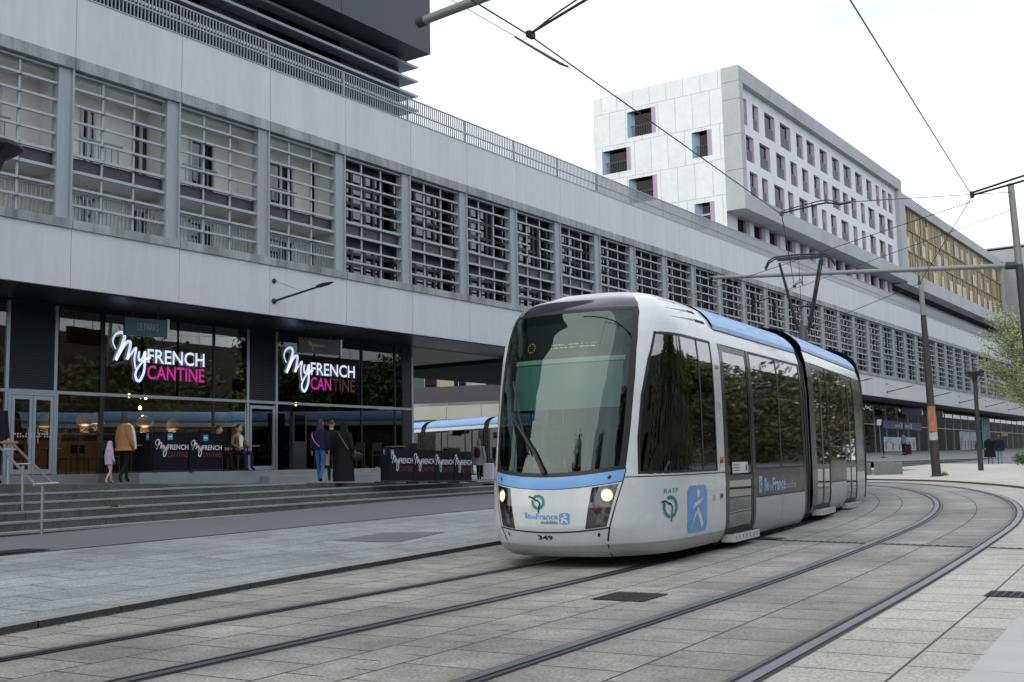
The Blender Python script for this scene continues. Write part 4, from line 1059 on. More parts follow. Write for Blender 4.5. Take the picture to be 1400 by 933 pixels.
for k, (y0, lbl) in enumerate(((94.5, 'left navy hanging sign under the soffit before the bank'), (101.5, 'right navy hanging sign under the soffit before the bank'))):
    t = thing('hanging_sign', lbl, 'sign', (-25.0, y0, 4.15), R(-8), 'navy hanging signs under the far soffit')
    mb = MB(); mb.box(-.06, .06, -2.0, 2.0, -.55, 0); mb.build('panel', mat('navy_sign', (.02,.028,.075), .5), t); mb = MB(); mb.box(-.08, .08, 2.01, 2.12, -.56, .02); mb.build('end_cap', MATS['pale_end_cap'], t)
    mb = MB(); mb.tube([(0,-1,0),(0,-1,.18)], .015, 6); mb.tube([(0,1,0),(0,1,.18)], .015, 6); mb.build('hanger', m_black, t)

# ---------------------------------------------------------------- station seen through the underpass
st = thing('station_building', 'pale concrete station building with a plum band and roof terrace, seen through the underpass', 'building', (-70, 70, -.5))
a0, b0 = Vector((-84.5, 79.0, 0)), Vector((-52.0, 88.0, 0)); dv = (b0 - a0).normalized(); nv = Vector((-dv.y, dv.x, 0))
def TQ(p): w_ = a0 + dv * p.x + nv * p.y; return Vector((w_.x + 70, w_.y - 70, p.z + .5))
Q_ = lambda: MB(TQ)
m_stc = mat('station_concrete', (.40,.40,.37), .8, var=.1, dirt=.15, scale=.6)
mb = Q_()
for i in range(12): mb.box(-6 + 3.6*i + .02, -6 + 3.6*(i+1) - .02, -.1, .3, 4.7, 6.3)
mb.build('concrete_band', m_stc, st)
mb = Q_(); mb.box(-6, 38, .3, .5, 6.32, 7.9); mb.build('plum_band', m_purple, st)
for x in (-2, 4.2, 6.0, 13.0, 21.5, 24.0, 31): 
    mb = Q_(); mb.box(x, x + .9, .2, .8, -.5, 4.68); mb.build('column', m_stc, st)
mb = Q_(); mb.box(-6, 38, 3.0, 3.1, -.5, 4.7); mb.build('rear_wall', mat('pale_station_wall', (.46,.44,.38), .8), st)  # rear wall in a plain pale colour
mb = Q_(); mb.box(-6, 38, -.1, 3.0, 6.0, 6.3); mb.build('slab', m_stc, st)
mb = Q_()
for i in range(24): mb.box(-5 + 1.8*i, -4.95 + 1.8*i, .6, .65, 7.9, 9.3)
mb.box(-6, 38, .6, .65, 9.25, 9.32); mb.build('railing', m_rail_l, st)
hb = thing('rear_apartments', 'apartment facades of mixed pale and brick panels rising behind the station terrace', 'building', (-80, 95, 0))
def TH(p): w_ = a0 + dv * p.x + nv * p.y; return Vector((w_.x + 80, w_.y - 95, p.z))
mm = [mat('pale_facade', (.34,.35,.35), .8), mat('brick_facade', (.20,.12,.085), .8), mat('green_facade', (.05,.075,.06), .7), mat('cream_facade', (.34,.31,.25), .8)]
mb = MB(TH); x = -8; rr_ = random.Random(2)
while x < 45: w_ = rr_.uniform(2, 5); mb.box(x, x + w_ - .05, 8, 16, -.5, 22, rr_.choice((0, 0, 1, 3, 2, 0))); x += w_
mb.build('wall', mm, hb)
for i in range(14):
    for f in range(3): mb = MB(TH); x = -7 + 3.4*i + rr_.uniform(-.3,.3); z = 7.9 + 2.9*f; mb.box(x, x + 1.3, 7.9, 7.95, z, z + 1.9); mb.build('window', g_dark, hb)
# ---------------------------------------------------------------- tram
m_tw = mat('white_tram_paint', (.60,.635,.65), .28, var=.05, scale=.9, fine=7, coat=.5, dirt=.07, streak=.05)
m_tskirt = mat('road_grimed_white_paint', (.40,.42,.40), .5, var=.12, scale=2.5, fine=14, dirt=.2)
m_tb = mat('light_blue_tram_paint', (.155,.36,.68), .4, var=.04, scale=1, coat=.15)
m_tgrey = mat('grey_tram_paint', (.34,.365,.385), .32, var=.05, scale=1, coat=.4, dirt=.06)
m_tdark = mat('smoked_band', (.026,.025,.025), .28, var=.1, coat=.08, spec=.3)
m_tcap = mat('dark_roof_cap', (.020,.022,.034), .12, var=.05, coat=.8)
m_tblk = mat('black_rubber', (.010,.010,.011), .5, var=.1)
m_bel = mat('bellows_rubber', (.022,.022,.025), .7, var=.2)
m_under = mat('underframe_black', (.008,.008,.009), .8)
m_tint = mat('tram_interior', (.05,.06,.06), .7, var=.2, scale=1)
m_seat = mat('teal_seat', (.03,.12,.14), .7)
m_blind = mat('green_sun_blind', (.20,.34,.31), .7, var=.06, stretch=(6,6,.3))
g_front = glass('windscreen_glass', (.46,.60,.565), .03, ior=1.42, gcol=(.86,1,.97))
g_side = glass('tram_window_glass', (.16,.19,.18), .21, rough=.02, ior=1.5, wav=.012)
m_lamp = emit('headlight_lit', (1.0, .70, .36), 1.5); m_lampr = emit('headlight_core', (1.0,.9,.7), 9.0)
m_lgl = mat('grey_lamp_housing', (.09,.095,.10), .2, var=.15, coat=.6, scale=6); m_red = mat('red_lens', (.10,.008,.008), .25)
m_logo_b = mat('logo_blue', (.12,.31,.62), .35, var=.03); m_logo_g = mat('logo_green', (.015,.22,.17), .4); m_logo_n = mat('logo_navy', (.01,.012,.03), .4); m_logo_w = mat('logo_white', (.6,.63,.64), .4)
m_plate = mat('ribbed_step_metal', (.5,.5,.49), .5, var=.15, scale=10)

Wt = table([(.17,1.17),(.24,1.23),(.35,1.285),(.55,1.31),(1.0,1.325),(2.2,1.325),(2.6,1.31),(2.85,1.28),(3.0,1.235),(3.15,1.15),(3.28,1.02),(3.38,.83),(3.45,.6),(3.49,.3)])
Yt = table([(.17,.34),(.24,.2),(.35,.10),(.55,.0),(.8,.0),(1.1,.035),(1.26,.075),(1.7,.19),(2.2,.34),(2.6,.48),(2.9,.62),(3.08,.72),(3.2,.83),(3.3,1.0),(3.4,1.32),(3.45,1.65)])
LE, LC, NN, MM = 1.7, 3.08, 2.8, 2.2
def zmap(p):                                                  # body heights: low skirt, tall glazing
    z = p.z
    return Vector((p.x, p.y, .127 + (z - .17) * 1.003 if z < 1.26 else 1.22 + (z - 1.26) * 1.108))
def yc(x, z):
    y0 = Yt(z); r = min(1, abs(x) / Wt(z)); return y0 + (max(LE, y0 + .75) - y0) * (1 - (1 - r**NN) ** (1/MM))
def xc(y, z):
    y0 = Yt(z); L_ = max(LE, y0 + .75) - y0
    if y >= y0 + L_: return Wt(z)
    t = max(0.0, 1 - (y - y0) / L_); return Wt(z) * (1 - t**MM) ** (1/NN)
XSEAM = table([(.17,.66),(.35,.70),(.55,.76),(1.1,.90),(1.26,.925),(1.7,.955),(2.3,.975),(2.8,.965),(3.08,.935),(3.2,.88),(3.3,.78),(3.4,.62),(3.45,.44)])
ZR = [.17,.24,.35,.45,.54]
def smoothz(a, b, n): return frange(a, b, n)
sag = table([(.2,0),(.5,.055),(1.1,.085),(1.3,.085),(2.0,.0)])     # the beltline dips towards the middle of the nose
def FP(off):                                                # point on the nose: a = -1..1 across between the seams
    def f(a, z):
        x = a * XSEAM(z); z = z - sag(z) * (1 - a*a); y = yc(x, z)
        e = .01; n = Vector((yc(x + e, z) - yc(x - e, z), -2*e, 0)); 
        dz = (yc(x, z + e) - yc(x, z - e)); n.z = dz; n.normalize()
        return Vector((x, y, z)) + n * off
    return f
def SP(side, off):                                          # point on the cab side
    def f(y, z):
        x = xc(y, z); return Vector((side * (x + off), y, z))
    return f
def yseam(z): return yc(XSEAM(z), z)

def dense(vf, n=10):
    """a convex 2-D outline refilled as concentric rings so that it can follow a curved panel"""
    P = vf[0]; cx = sum(p[0] for p in P)/len(P); cy = sum(p[1] for p in P)/len(P); V = []; F = []; m = len(P)
    for i in range(n + 1):
        k = max(.001, i / n); V += [(cx + (x-cx)*k, cy + (y-cy)*k) for x, y in P]
        if i: F += [[(i-1)*m + j, (i-1)*m + (j+1) % m, i*m + (j+1) % m, i*m + j] for j in range(m)]
    return V, F
def build_tram(root, modules, detailed=True):
    """modules: list of transforms (matrix) for the bodies behind the cab"""
    C = lambda: MB(zmap)
    fp = FP(0)
    A8 = frange(-1, 1, 40)
    ins = .97
    # nose
    mb = C(); mb.grid(fp, A8, [.17,.20,.24,.29,.35,.40,.45,.5,.535]); mb.build('bumper', m_tskirt if False else m_tw, root, smooth=40)
    mb = C(); mb.grid(FP(.003), A8, [.17,.20,.24,.29,.335]); mb.build('bumper_base', m_tskirt, root, smooth=40)
    mb = C(); mb.grid(FP(.002), A8, [.533,.552]); mb.build('bumper_seam', m_tblk, root)
    zl0, zl1 = .56, 1.08
    mb = C(); mb.grid(fp, frange(-.645, .645, 28), frange(.54, 1.10, 12)); 
    for a0, a1 in ((-1, -.645), (.645, 1)):
        mb.grid(fp, frange(a0, a1, 6), frange(.54, zl0, 2)); mb.grid(fp, frange(a0, a1, 6), frange(zl1, 1.10, 2))
        e0, e1 = (-1, -.965) if a0 < 0 else (.965, 1); mb.grid(fp, [e0, e1], frange(zl0, zl1, 10))
    mb.build('nose_panel', m_tw, root, smooth=40)
    mb = C(); mb.grid(FP(.001), A8, frange(1.10, 1.25, 4)); bs = mb.build('blue_strip', m_tb, root, smooth=40)
    mb = C(); mb.grid(FP(.002), A8, [1.095, 1.104]); mb.grid(FP(.002), A8, [1.247, 1.262]); mb.build('strip_edge', m_tblk, root)
    for sg in (-1, 1):
        a0, a1 = (.645, .965) if sg > 0 else (-.965, -.645)
        mb = C(); mb.grid(FP(-.05), frange(a0, a1, 8), frange(zl0, zl1, 14)); 
        for a in (a0, a1): mb.grid(lambda o, z: FP(o)(a, z), [-.05, .0], frange(zl0, zl1, 14))
        for z in (zl0, zl1): mb.grid(lambda a, o: FP(o)(a, z), frange(a0, a1, 8), [-.05, 0])
        h = mb.build('headlight_unit', m_lgl, root, smooth=40)
        ac = sg * .865
        c = FP(-.02)(ac, .955); n = (FP(.5)(ac, .955) - c).normalized(); ax = n.to_track_quat('Z', 'Y').to_matrix()
        mb = C(); mb.lathe([(.0,-.02),(.078,-.02),(.088,.018),(.080,.022),(.074,.0),(0,.0)], c, 20, ax=ax); mb.build('lamp_bezel', m_lgl, h, smooth=50)
        mb = C(); mb.lathe([(.0,.001),(.073,.001),(.06,.018),(.03,.027),(0,.03)], c, 20, ax=ax); mb.build('lamp', m_lamp, h, smooth=60)
        c2 = FP(-.03)(sg * .775, .80); mb = C(); mb.lathe([(0,-.01),(.058,-.01),(.062,.012),(.05,.02),(0,.024)], c2, 16, ax=ax); mb.build('red_lens', m_red, h, smooth=50)
        c3 = FP(-.045)(sg * .8, .66)
        mb = C(); mb.grid(FP(-.04), frange(sg*.80, sg*.90, 4), frange(.60, .80, 5)); mb.build('indicator', mat('milky_lens', (.32,.33,.33), .25, coat=.5), h, smooth=40)
        mb = C(); mb.grid(FP(-.004), frange(a0, a1, 8), frange(zl0, zl1, 14)); mb.build('cover_glass', glass('lamp_cover', (.8,.82,.82), .05), h, smooth=40)
        for ax_, az_ in ((.86, .47), (.84, 1.175)): mb = C(); mb.flat(disc2d(sg * ax_, az_, .022, .025), lambda a, b: FP(.004)(a, b)); mb.build('plug', m_tblk, root)
    # windscreen
    zw0, zw1 = 1.262, 3.15
    zs = frange(zw0, zw1, 26)
    mb = C(); mb.grid(FP(-.004), frange(-.93, .93, 36), frange(1.30, 3.11, 26)); ws = mb.build('windscreen', g_front, root, smooth=40)
    mb = C()
    for a0, a1 in ((-1, -.93), (.93, 1)): mb.grid(fp, frange(a0, a1, 4), zs)
    mb.grid(fp, frange(-.93, .93, 36), [zw0, 1.30]); mb.grid(fp, frange(-.93, .93, 36), [3.11, 3.13, zw1]); mb.build('windscreen_frame', m_tblk, root, smooth=40)
    mb = C(); mb.grid(fp, A8, [3.15,3.18,3.21,3.24,3.27,3.30,3.33,3.36,3.38,3.40]); mb.grid(lambda a, t: fp(a, 3.40).lerp(Vector((a*.40, 1.9, 3.475)), t), A8, frange(0, 1, 4)); mb.build('roof_cap', m_tcap, root, smooth=50)
    # wiper
    wp = [(-.05,1.285),(-.22,1.50),(-.52,1.78),(-.66,1.90)]
    f = lambda a, z: FP(.035)(a, z)
    mb = C(); mb.tube([f(a, z) for a, z in wp], [.026,.022,.018,.014], 6); wi = mb.build('wiper', m_tblk, root)
    mb = C(); mb.tube([f(-.30,1.48), f(-.50,1.85), f(-.69,2.30)], .012, 5); mb.build('wiper_blade', m_tblk, wi)
    # cab sides
    ysd = lambda z, b: lerp(yseam(z), LC, b)
    def wfront(z): return table([(1.16,.50),(1.6,.56),(2.1,.69),(2.5,.85),(2.84,1.03)])(z)
    zb0, zb1 = 1.18, 2.84
    for sd in (-1, 1):
        sp = SP(sd, 0); bb = [0,.012,.03,.06,.1,.15,.2,.27,.35,.44,.54,.64,.74,.84,.92,1.0]
        mb = C()
        mb.grid(lambda b, z: sp(ysd(z, b), z), bb, [.17,.2,.24,.29,.35]+frange(.42, 1.14, 10), flip=sd < 0)
        mb.grid(lambda b, z: sp(ysd(z, b), z), bb, frange(1.155, zb0, 2))
        mb.grid(lambda t, z: sp(lerp(yseam(z), wfront(z), t), z), frange(0, 1, 5), frange(zb0, zb1, 22))
        mb.grid(lambda t, z: sp(lerp(2.74, LC, t), z), frange(0, 1, 3), frange(zb0, zb1, 12))
        mb.build('cab_side_panel', m_tw, root, smooth=40)
        mb = C(); mb.grid(lambda b, z: SP(sd, .003)(ysd(z, b), z), bb, [.17,.2,.24,.29,.335]); mb.build('cab_side_base', m_tskirt, root, smooth=40)
        mb = C(); mb.grid(lambda b, z: SP(sd, -.004)(ysd(z, b), z), bb, [1.138, 1.158]); mb.grid(lambda t, z: SP(sd, .003)(yseam(z) - .004 + .012*t, z), [0, 1], frange(.17, 1.25, 20)); mb.grid(lambda t, z: SP(sd, .002)(LC - .012 + .012*t, z), [0, 1], frange(.2, zb1, 8)); mb.build('panel_seam', m_tblk, root)
        zt_ = [2.84,2.9,2.95,3.0,3.05,3.1,3.15,3.2,3.25,3.28,3.33,3.38,3.40]
        mb = C(); mb.grid(lambda b, z: sp(ysd(z, b), z), bb, zt_)
        mb.grid(lambda b, t: sp(ysd(3.40, b), 3.40).lerp(Vector((0, lerp(1.9, LC, b), 3.485)), t), bb, frange(0, 1, 4)); cw = mb.build('roof_cowl', m_tw, root, smooth=50)
        mb = C()
        for z, y0, y1 in ((3.06, 1.45, 2.35), (3.17, 1.45, 2.3), (3.28, 1.5, 2.22)):
            pts = [SP(sd, .0)(y, z + .035*ss(y0, y1, y)) for y in frange(y0, y1, 10)]
            mb.tube(pts, [.002 + .02 * i / 10 for i in range(11)], 8)
        mb.build('cowl_rib', m_tw, cw, smooth=60)
        mb = C()
        for z, y0, y1 in ((3.075, 2.42, 2.82), (3.20, 2.38, 2.68)): mb.grid(lambda y, zz: SP(sd, .006)(y, zz), frange(y0, y1, 3), [z, z + .035])
        mb.build('air_slot', m_under, cw)
        mb = C(); mb.grid(lambda t, z: SP(sd, .004)(2.33 + .006*t, z), [0, 1], frange(2.86, 3.38, 10)); mb.build('cowl_seam', MATS['grey_tram_paint'], cw)
        # cab windows
        mb = C(); mb.grid(lambda t, z: SP(sd, -.004)(lerp(wfront(z) + .03, 2.12, t), z), frange(0, 1, 14), frange(zb0 + .03, zb1 - .03, 20)); mb.build('cab_window', g_side, root, smooth=40)
        mb = C(); mb.grid(lambda y, z: SP(sd, -.004)(y, z), frange(2.17, 2.72, 4), frange(zb0 + .03, zb1 - .03, 12)); mb.build('cab_quarter_window', g_side, root, smooth=40)
        mb = C(); g = SP(sd, .001)
        mb.grid(lambda t, z: g(wfront(z) - .004 + .036*t, z), [0, 1], frange(zb0, zb1, 20)); mb.grid(lambda y, z: g(y, z), [2.12, 2.17], frange(zb0, zb1, 12)); mb.grid(lambda y, z: g(y, z), [2.70, 2.745], frange(zb0, zb1, 12))
        for z0, z1 in ((zb0 - .004, zb0 + .03), (zb1 - .03, zb1 + .004)): mb.grid(lambda t, z: g(lerp(wfront(z), 2.745, t), z), frange(0, 1, 14), [z0, z1])
        mb.build('window_gasket', m_tblk, root)
        mb = C(); mb.lathe([(0,0),(.045,0),(.04,.03),(0,.04)], (sd*1.325, 2.9, 1.32), 12, ax=Matrix.Rotation(R(90*sd), 3, 'Y')); mb.build('side_indicator', mat('orange_lens', (.30,.07,.015), .3), root, smooth=50)
        mb = C(); mb.lathe([(0,0),(.035,0),(.03,.02),(0,.03)], (sd*1.318, 2.9, 2.52), 12, ax=Matrix.Rotation(R(90*sd), 3, 'Y')); mb.build('side_camera', m_rail_l, root, smooth=50)
        # emblems and lettering on the cab side
        if sd > 0 and detailed:
            gn = lambda o: (lambda a, b: SP(1, o)(a, b))
            mb = C(); mb.flat(dense(rrect2d(1.48, .385, 2.24, 1.0, .12)), gn(.005)); e = mb.build('traveller_emblem', m_logo_b, root)
            mb = C(); mb.flat(disc2d(1.87, .90, .065, .058), gn(.009))
            mb.flat(ribbon2d([(1.65,.70),(1.77,.755),(1.90,.775),(2.08,.825)], [.012,.055,.05,.012]), gn(.009))
            mb.flat(ribbon2d([(1.60,.455),(1.71,.58),(1.84,.685)], [.02,.03,.055]), gn(.009)); mb.flat(ribbon2d([(1.81,.69),(1.92,.60),(2.05,.455)], [.08,.10,.085]), gn(.009)); mb.build('white_figure', m_logo_w, e)
            mb = C(); mb.flat(ring2d(1.02, .755, .115, .165, R(-75), R(118), sy=.87), gn(.005)); mb.flat(ring2d(1.02, .755, .115, .165, R(152), R(262), sy=.87), gn(.005)); e = mb.build('operator_emblem', m_logo_g, root)
            mb = C(); mb.flat(ribbon2d([(.82,.82),(.90,.832),(.98,.795),(1.01,.797),(1.06,.735),(1.04,.68),(1.03,.57)], .02), gn(.008)); mb.build('river_line', m_logo_n, e)
            mb = C(); mb.flat(put(text2d('RATP', .0, .2), .875, .925, .33, .06), gn(.005)); mb.build('lettering', m_logo_g, root)
            mb = C(); mb.flat(put(text2d('349', .02), 2.79, .775, .16, .085), gn(.005)); mb.build('number', m_tblk, root)
            mb = C()
            for i in range(4): mb.flat(poly2d([(2.52, .775+.02*i), (2.61, .775+.02*i), (2.61, .788+.02*i), (2.52, .788+.02*i)]), gn(.005))
            mb.build('data_plate', m_tgrey, root)
            mb = C(); mb.flat(ring2d(2.9, 2.02, .035, .05, 0, 6.283), gn(.005)); mb.build('round_badge', m_tgrey, root)
    # lettering on the nose
    fl_ = lambda o: (lambda x, z: FP(o)(x / XSEAM(z), z))
    mb = C(); mb.flat(put(text2d('349', .03), -.17, .435, .21, .072), fl_(.005)); mb.build('number', m_tblk, root)
    x0 = -.13
    mb = C(); mb.flat(ring2d(x0, .935, .06, .096, R(-80), R(140)), fl_(.005)); mb.flat(ring2d(x0, .935, .06, .096, R(165), R(265)), fl_(.005)); e = mb.build('operator_emblem', m_logo_g, root)
    mb = C(); mb.flat(ribbon2d([(x0-.135,1.0),(x0-.09,.99),(x0-.03,.955),(x0-.01,.958),(x0+.03,.91),(x0+.01,.86),(x0+.008,.80)], .02), fl_(.008)); mb.build('river_line', m_logo_n, e)
    mb = C(); mb.flat(put(text2d('île', .02), -.335, .715, .10, .078), fl_(.005)); mb.flat(put(text2d('de', .0), -.228, .717, .062, .055), fl_(.005)); mb.flat(put(text2d('France', .02), -.16, .712, .31, .078), fl_(.005)); mb.build('lettering', m_logo_b, root)
    mb = C(); mb.flat(put(text2d('mobilités', .0), -.09, .652, .235, .05), fl_(.005)); mb.build('small_lettering', m_logo_n, root)
    mb = C(); mb.flat(rrect2d(.165, .645, .305, .79, .03), fl_(.005)); e = mb.build('traveller_emblem', m_logo_b, root)
    mb = C(); mb.flat(disc2d(.24, .762, .012, .014), fl_(.008)); mb.flat(ribbon2d([(.195,.71),(.235,.733),(.275,.742)], .016), fl_(.008)); mb.flat(ribbon2d([(.19,.662),(.23,.705),(.28,.66)], .02), fl_(.008)); mb.build('white_figure', m_logo_w, e)
    # cab interior: floor, desk, rear bulkhead, blind, seat, dim destination display
    mb = C(); mb.box(-.95, .95, 1.15, 3.0, .30, .36); mb.box(-.55, .55, .5, 1.15, .30, .36); mb.box(-1.22, 1.22, 3.0, 3.06, .36, 3.0)
    mb.grid(lambda x, t: Vector((x, yc(x, 1.25) + .04 + .65*t*(1 - (x/1.2)**2*.5), 1.28 - .25*t)), frange(-.93, .93, 10), [0, .5, 1]); ci = mb.build('cab_interior', m_under, root)
    mb = C(); mb.box(-.3, .3, 1.75, 1.85, .9, 1.75); mb.box(-.3, .3, 1.3, 1.8, .8, .92); mb.tube([(0,1.55,.36),(0,1.55,.8)], .06, 8); mb.box(-.14, .14, 1.78, 1.84, 1.76, 1.95); mb.build('driver_seat', m_under, ci, bevel=.03)
    mb = C(); mb.grid(lambda a, z: FP(-.10)(a, z), frange(-.82, .88, 20), frange(1.98, 2.52, 8)); mb.build('sun_blind', m_blind, ci, smooth=40)
    mb = C(); mb.grid(lambda a, z: FP(-.09)(a, z), frange(-.84, .90, 20), [2.53, 2.585]); mb.build('blind_rail', mat('pale_green_rail', (.42,.62,.55), .5), ci)
    mb = C(); mb.grid(lambda a, z: FP(-.13)(a, z), frange(-.86, .86, 20), frange(2.62, 3.08, 4)); dd = mb.build('destination_display', m_under, ci)
    mb = C(); rr_ = random.Random(5)
    for i in range(46):
        a = -.28 + i * .016
        for j in range(2):
            if rr_.random() < .62: mb.flat(poly2d([(a, 2.74 + .035*j), (a + .009, 2.74 + .035*j), (a + .009, 2.752 + .035*j), (a, 2.752 + .035*j)]), lambda u, v: FP(-.125)(u, v))
    for k in range(12): mb.flat(poly2d([(-.6 + .07*math.cos(k*.52), 2.76 + .055*math.sin(k*.52)), (-.59 + .07*math.cos(k*.52), 2.76 + .055*math.sin(k*.52)), (-.59 + .07*math.cos(k*.52), 2.772 + .055*math.sin(k*.52)), (-.6 + .07*math.cos(k*.52), 2.772 + .055*math.sin(k*.52))]), lambda u, v: FP(-.125)(u, v))
    mb.build('display_dots', emit('amber_dots', (.9, .6, .25), .55), dd)
    mb = C()
    for sd in (-1, 1): mb.grid(lambda y, z: SP(sd, -.14)(y, z), frange(1.15, 1.95, 4), frange(1.98, 2.62, 4))
    mb.build('side_blind', m_blind, ci)
    mb = C(); mb.box(-.95, .95, 2.0, LC, .15, .29); mb.box(-.55, .55, .75, 2.0, .22, .29); mb.build('underframe', m_under, root)
    # bodies
    for bi, (Mx, ln, lay, opts) in enumerate(modules): body(root, Mx, ln, lay, **opts)

def body(root, Mx, ln, lay, first=False, panto=None, text=False, tail=False):
    T = lambda p: Mx @ zmap(p)
    C = lambda: MB(T)
    zS, zB, zG0, zG1, zC = .17, .74, 1.16, 2.84, 3.03
    def wall(mb, sd, y0, y1, z0, z1, off=0.0, n=4, m=0):
        zz = sorted({z0, z1, *[z for z in (.24,.35,.55,1.0,2.2,2.6,2.85) if z0 < z < z1]})
        mb.grid(lambda y, z: (sd * (Wt(z) + off), y, z), [y0, y1], zz, m)
    roof = [(Wt(3.04) + .012, 3.04), (1.215, 3.10), (1.15, 3.19), (1.05, 3.28), (.90, 3.37), (.70, 3.435), (.45, 3.475), (0, 3.49)]
    RP = roof + [(-x, z) for x, z in roof[-2::-1]]
    mb = C(); ys = frange(0.0 if not first else LC, ln, 6)
    for (x0, z0), (x1, z1) in zip(RP, RP[1:]):
        for a, b in zip(ys, ys[1:]): mb.face([(x0, a, z0), (x0, b, z0), (x1, b, z1), (x1, a, z1)])
    rc = mb.build('roof_cover', m_tb, root, smooth=35)
    mb = C()
    for y in ys[1:-1]:
        for (x0, z0), (x1, z1) in zip(RP, RP[1:]): mb.face([(x0*1.002, y - .006, z0 + .003), (x0*1.002, y + .006, z0 + .003), (x1*1.002, y + .006, z1 + .003), (x1*1.002, y - .006, z1 + .003)])
    mb.build('roof_seam', m_logo_b, rc)
    ya0 = LC if first else 0.0
    for sd in (-1, 1):
        mb = C(); wall(mb, sd, ya0, ln, zG1, 3.02); mb.build('cornice', m_tw, root, smooth=40)
        mb = C(); wall(mb, sd, ya0, ln, 3.02, 3.042, .006); mb.build('gutter', m_tblk, root)
        for kind, y0, y1 in lay:
            if kind == 'panel':
                mb = C(); wall(mb, sd, y0, y1, zB, zG0); bp = mb.build('smoked_panel', m_tdark, root)
                mb = C(); wall(mb, sd, y0, y1, zS, zB); mb.build('skirt_panel', m_tgrey, root, smooth=40)
                mb = C(); wall(mb, sd, y0, y1, zB - .012, zB + .006, .003); mb.build('panel_seam', m_tblk, root)
                n = max(1, round((y1 - y0) / 1.6)); w_ = (y1 - y0) / n
                for i in range(n):
                    a, b = y0 + w_*i, y0 + w_*(i+1)
                    mb = C(); wall(mb, sd, a + .035, b - .035, zG0 + .03, zG1 - .035, -.003); mb.build('window', g_side, root)
                    mb = C()
                    for p, q in ((a, a + .036), (b - .036, b)): wall(mb, sd, p, q, zG0, zG1, .001)
                    wall(mb, sd, a + .035, b - .035, zG0, zG0 + .031, .001); wall(mb, sd, a + .035, b - .035, zG1 - .036, zG1, .001)
                    wall(mb, sd, b - .005, b + .005, zS + .02, zB - .02, .0025); mb.build('window_gasket', m_tblk, root)
            elif kind == 'door':
                n = 2 if y1 - y0 > 1.15 and not first else 1; w_ = (y1 - y0) / n
                for i in range(n):
                    a, b = y0 + w_*i, y0 + w_*(i+1)
                    mb = C()
                    for p, q in ((a + .004, a + .07), (b - .07, b - .004)): wall(mb, sd, p, q, .22, zG1 - .01, -.006)
                    wall(mb, sd, a + .07, b - .07, .22, .34, -.006); wall(mb, sd, a + .07, b - .07, zG1 - .09, zG1 - .01, -.006); wall(mb, sd, a + .07, b - .07, 1.02, 1.10, -.006)
                    d = mb.build('door', m_tdark, root)
                    mb = C(); wall(mb, sd, a + .07, b - .07, .34, 1.02, -.012); wall(mb, sd, a + .07, b - .07, 1.10, zG1 - .09, -.012); mb.build('door_window', g_side, d)
                    if first and sd > 0:
                        mb = C(); mb.flat(poly2d([(a + .2, 1.125), (b - .28, 1.125), (b - .28, 1.285), (a + .2, 1.285)]), lambda u, v: (Wt(v) + .004, u, v)); st_ = mb.build('door_notice', m_logo_w, d)
                        mb = C()
                        for q in range(3): mb.flat(poly2d([(a + .24, 1.16 + .04*q), (a + .55, 1.16 + .04*q), (a + .55, 1.172 + .04*q), (a + .24, 1.172 + .04*q)]), lambda u, v: (Wt(v) + .006, u, v))
                        mb.flat(disc2d(b - .36, 1.2, .035, .05), lambda u, v: (Wt(v) + .006, u, v)); mb.build('notice_print', MATS['logo_navy'], st_)
                mb = C(); x0, x1 = sorted((sd * 1.18, sd * 1.365)); mb.box(x0, x1, y0 + .02, y1 + .05, .15, .262)
                for i in range(7): c = y0 + .12 + (y1 - y0 - .2) * i / 6; mb.box(*sorted((sd*1.366, sd*1.368)), c - .012, c + .012, .18, .235, 1)
                dst = mb.build('door_step', [m_plate, m_tblk], root)
                mb = C(); x0, x1 = sorted((sd*1.19, sd*1.35)); mb.box(x0, x1, y0 + .03, y1 + .04, .2625, .272); mb.build('step_tread', m_tblk, dst)
            else:                                            # solid dark pillar
                mb = C(); wall(mb, sd, y0, y1, .9 if kind == 'post' else zS, zG1); mb.build('pillar', m_tdark, root)
                if kind == 'post': mb = C(); wall(mb, sd, y0, y1, zS, .9); mb.build('skirt_panel', m_tgrey, root)
        if text and sd > 0:
            fn = lambda u, v: (Wt(v) + .005, u, v)
            y = text
            mb = C(); mb.flat(rrect2d(y, .80, y + .17, 1.06, .04), fn); e = mb.build('traveller_emblem', mat('pale_blue_print', (.33,.50,.74), .5), root)
            mb = C(); mb.flat(disc2d(y + .09, 1.01, .016, .022), lambda u, v: (Wt(v) + .008, u, v)); mb.flat(ribbon2d([(y+.03,.925),(y+.085,.955),(y+.14,.98)], .022), lambda u, v: (Wt(v) + .008, u, v)); mb.flat(ribbon2d([(y+.035,.83),(y+.085,.91),(y+.14,.83)], .026), lambda u, v: (Wt(v) + .008, u, v)); mb.build('figure', m_tdark, e)
            mb = C(); mb.flat(put(text2d('île', .025), y + .28, .815, .27, .205), fn); mb.flat(put(text2d('de', .0), y + .58, .82, .16, .14), fn); mb.flat(put(text2d('France', .025), y + .77, .81, .80, .21), fn); mb.build('lettering', MATS['pale_blue_print'], root)
            mb = C(); mb.flat(put(text2d('mobilités', .0), y + 1.63, .82, .60, .12), fn); mb.build('small_lettering', mat('grey_mauve_print', (.42,.40,.46), .6), root)
    mb = C(); mb.box(-1.12, 1.12, LC if first else .05, ln - .05, .12, .30); mb.build('underframe', m_under, root)
    mb = C(); mb.box(-1.2, 1.2, (LC + .1) if first else .02, ln - .02, .34, .40); mb.box(-1.1, 1.1, (LC + .1) if first else .02, ln - .02, 2.95, 3.0); it = mb.build('interior', m_tint, root)
    y = (LC + 1.9) if first else 1.9
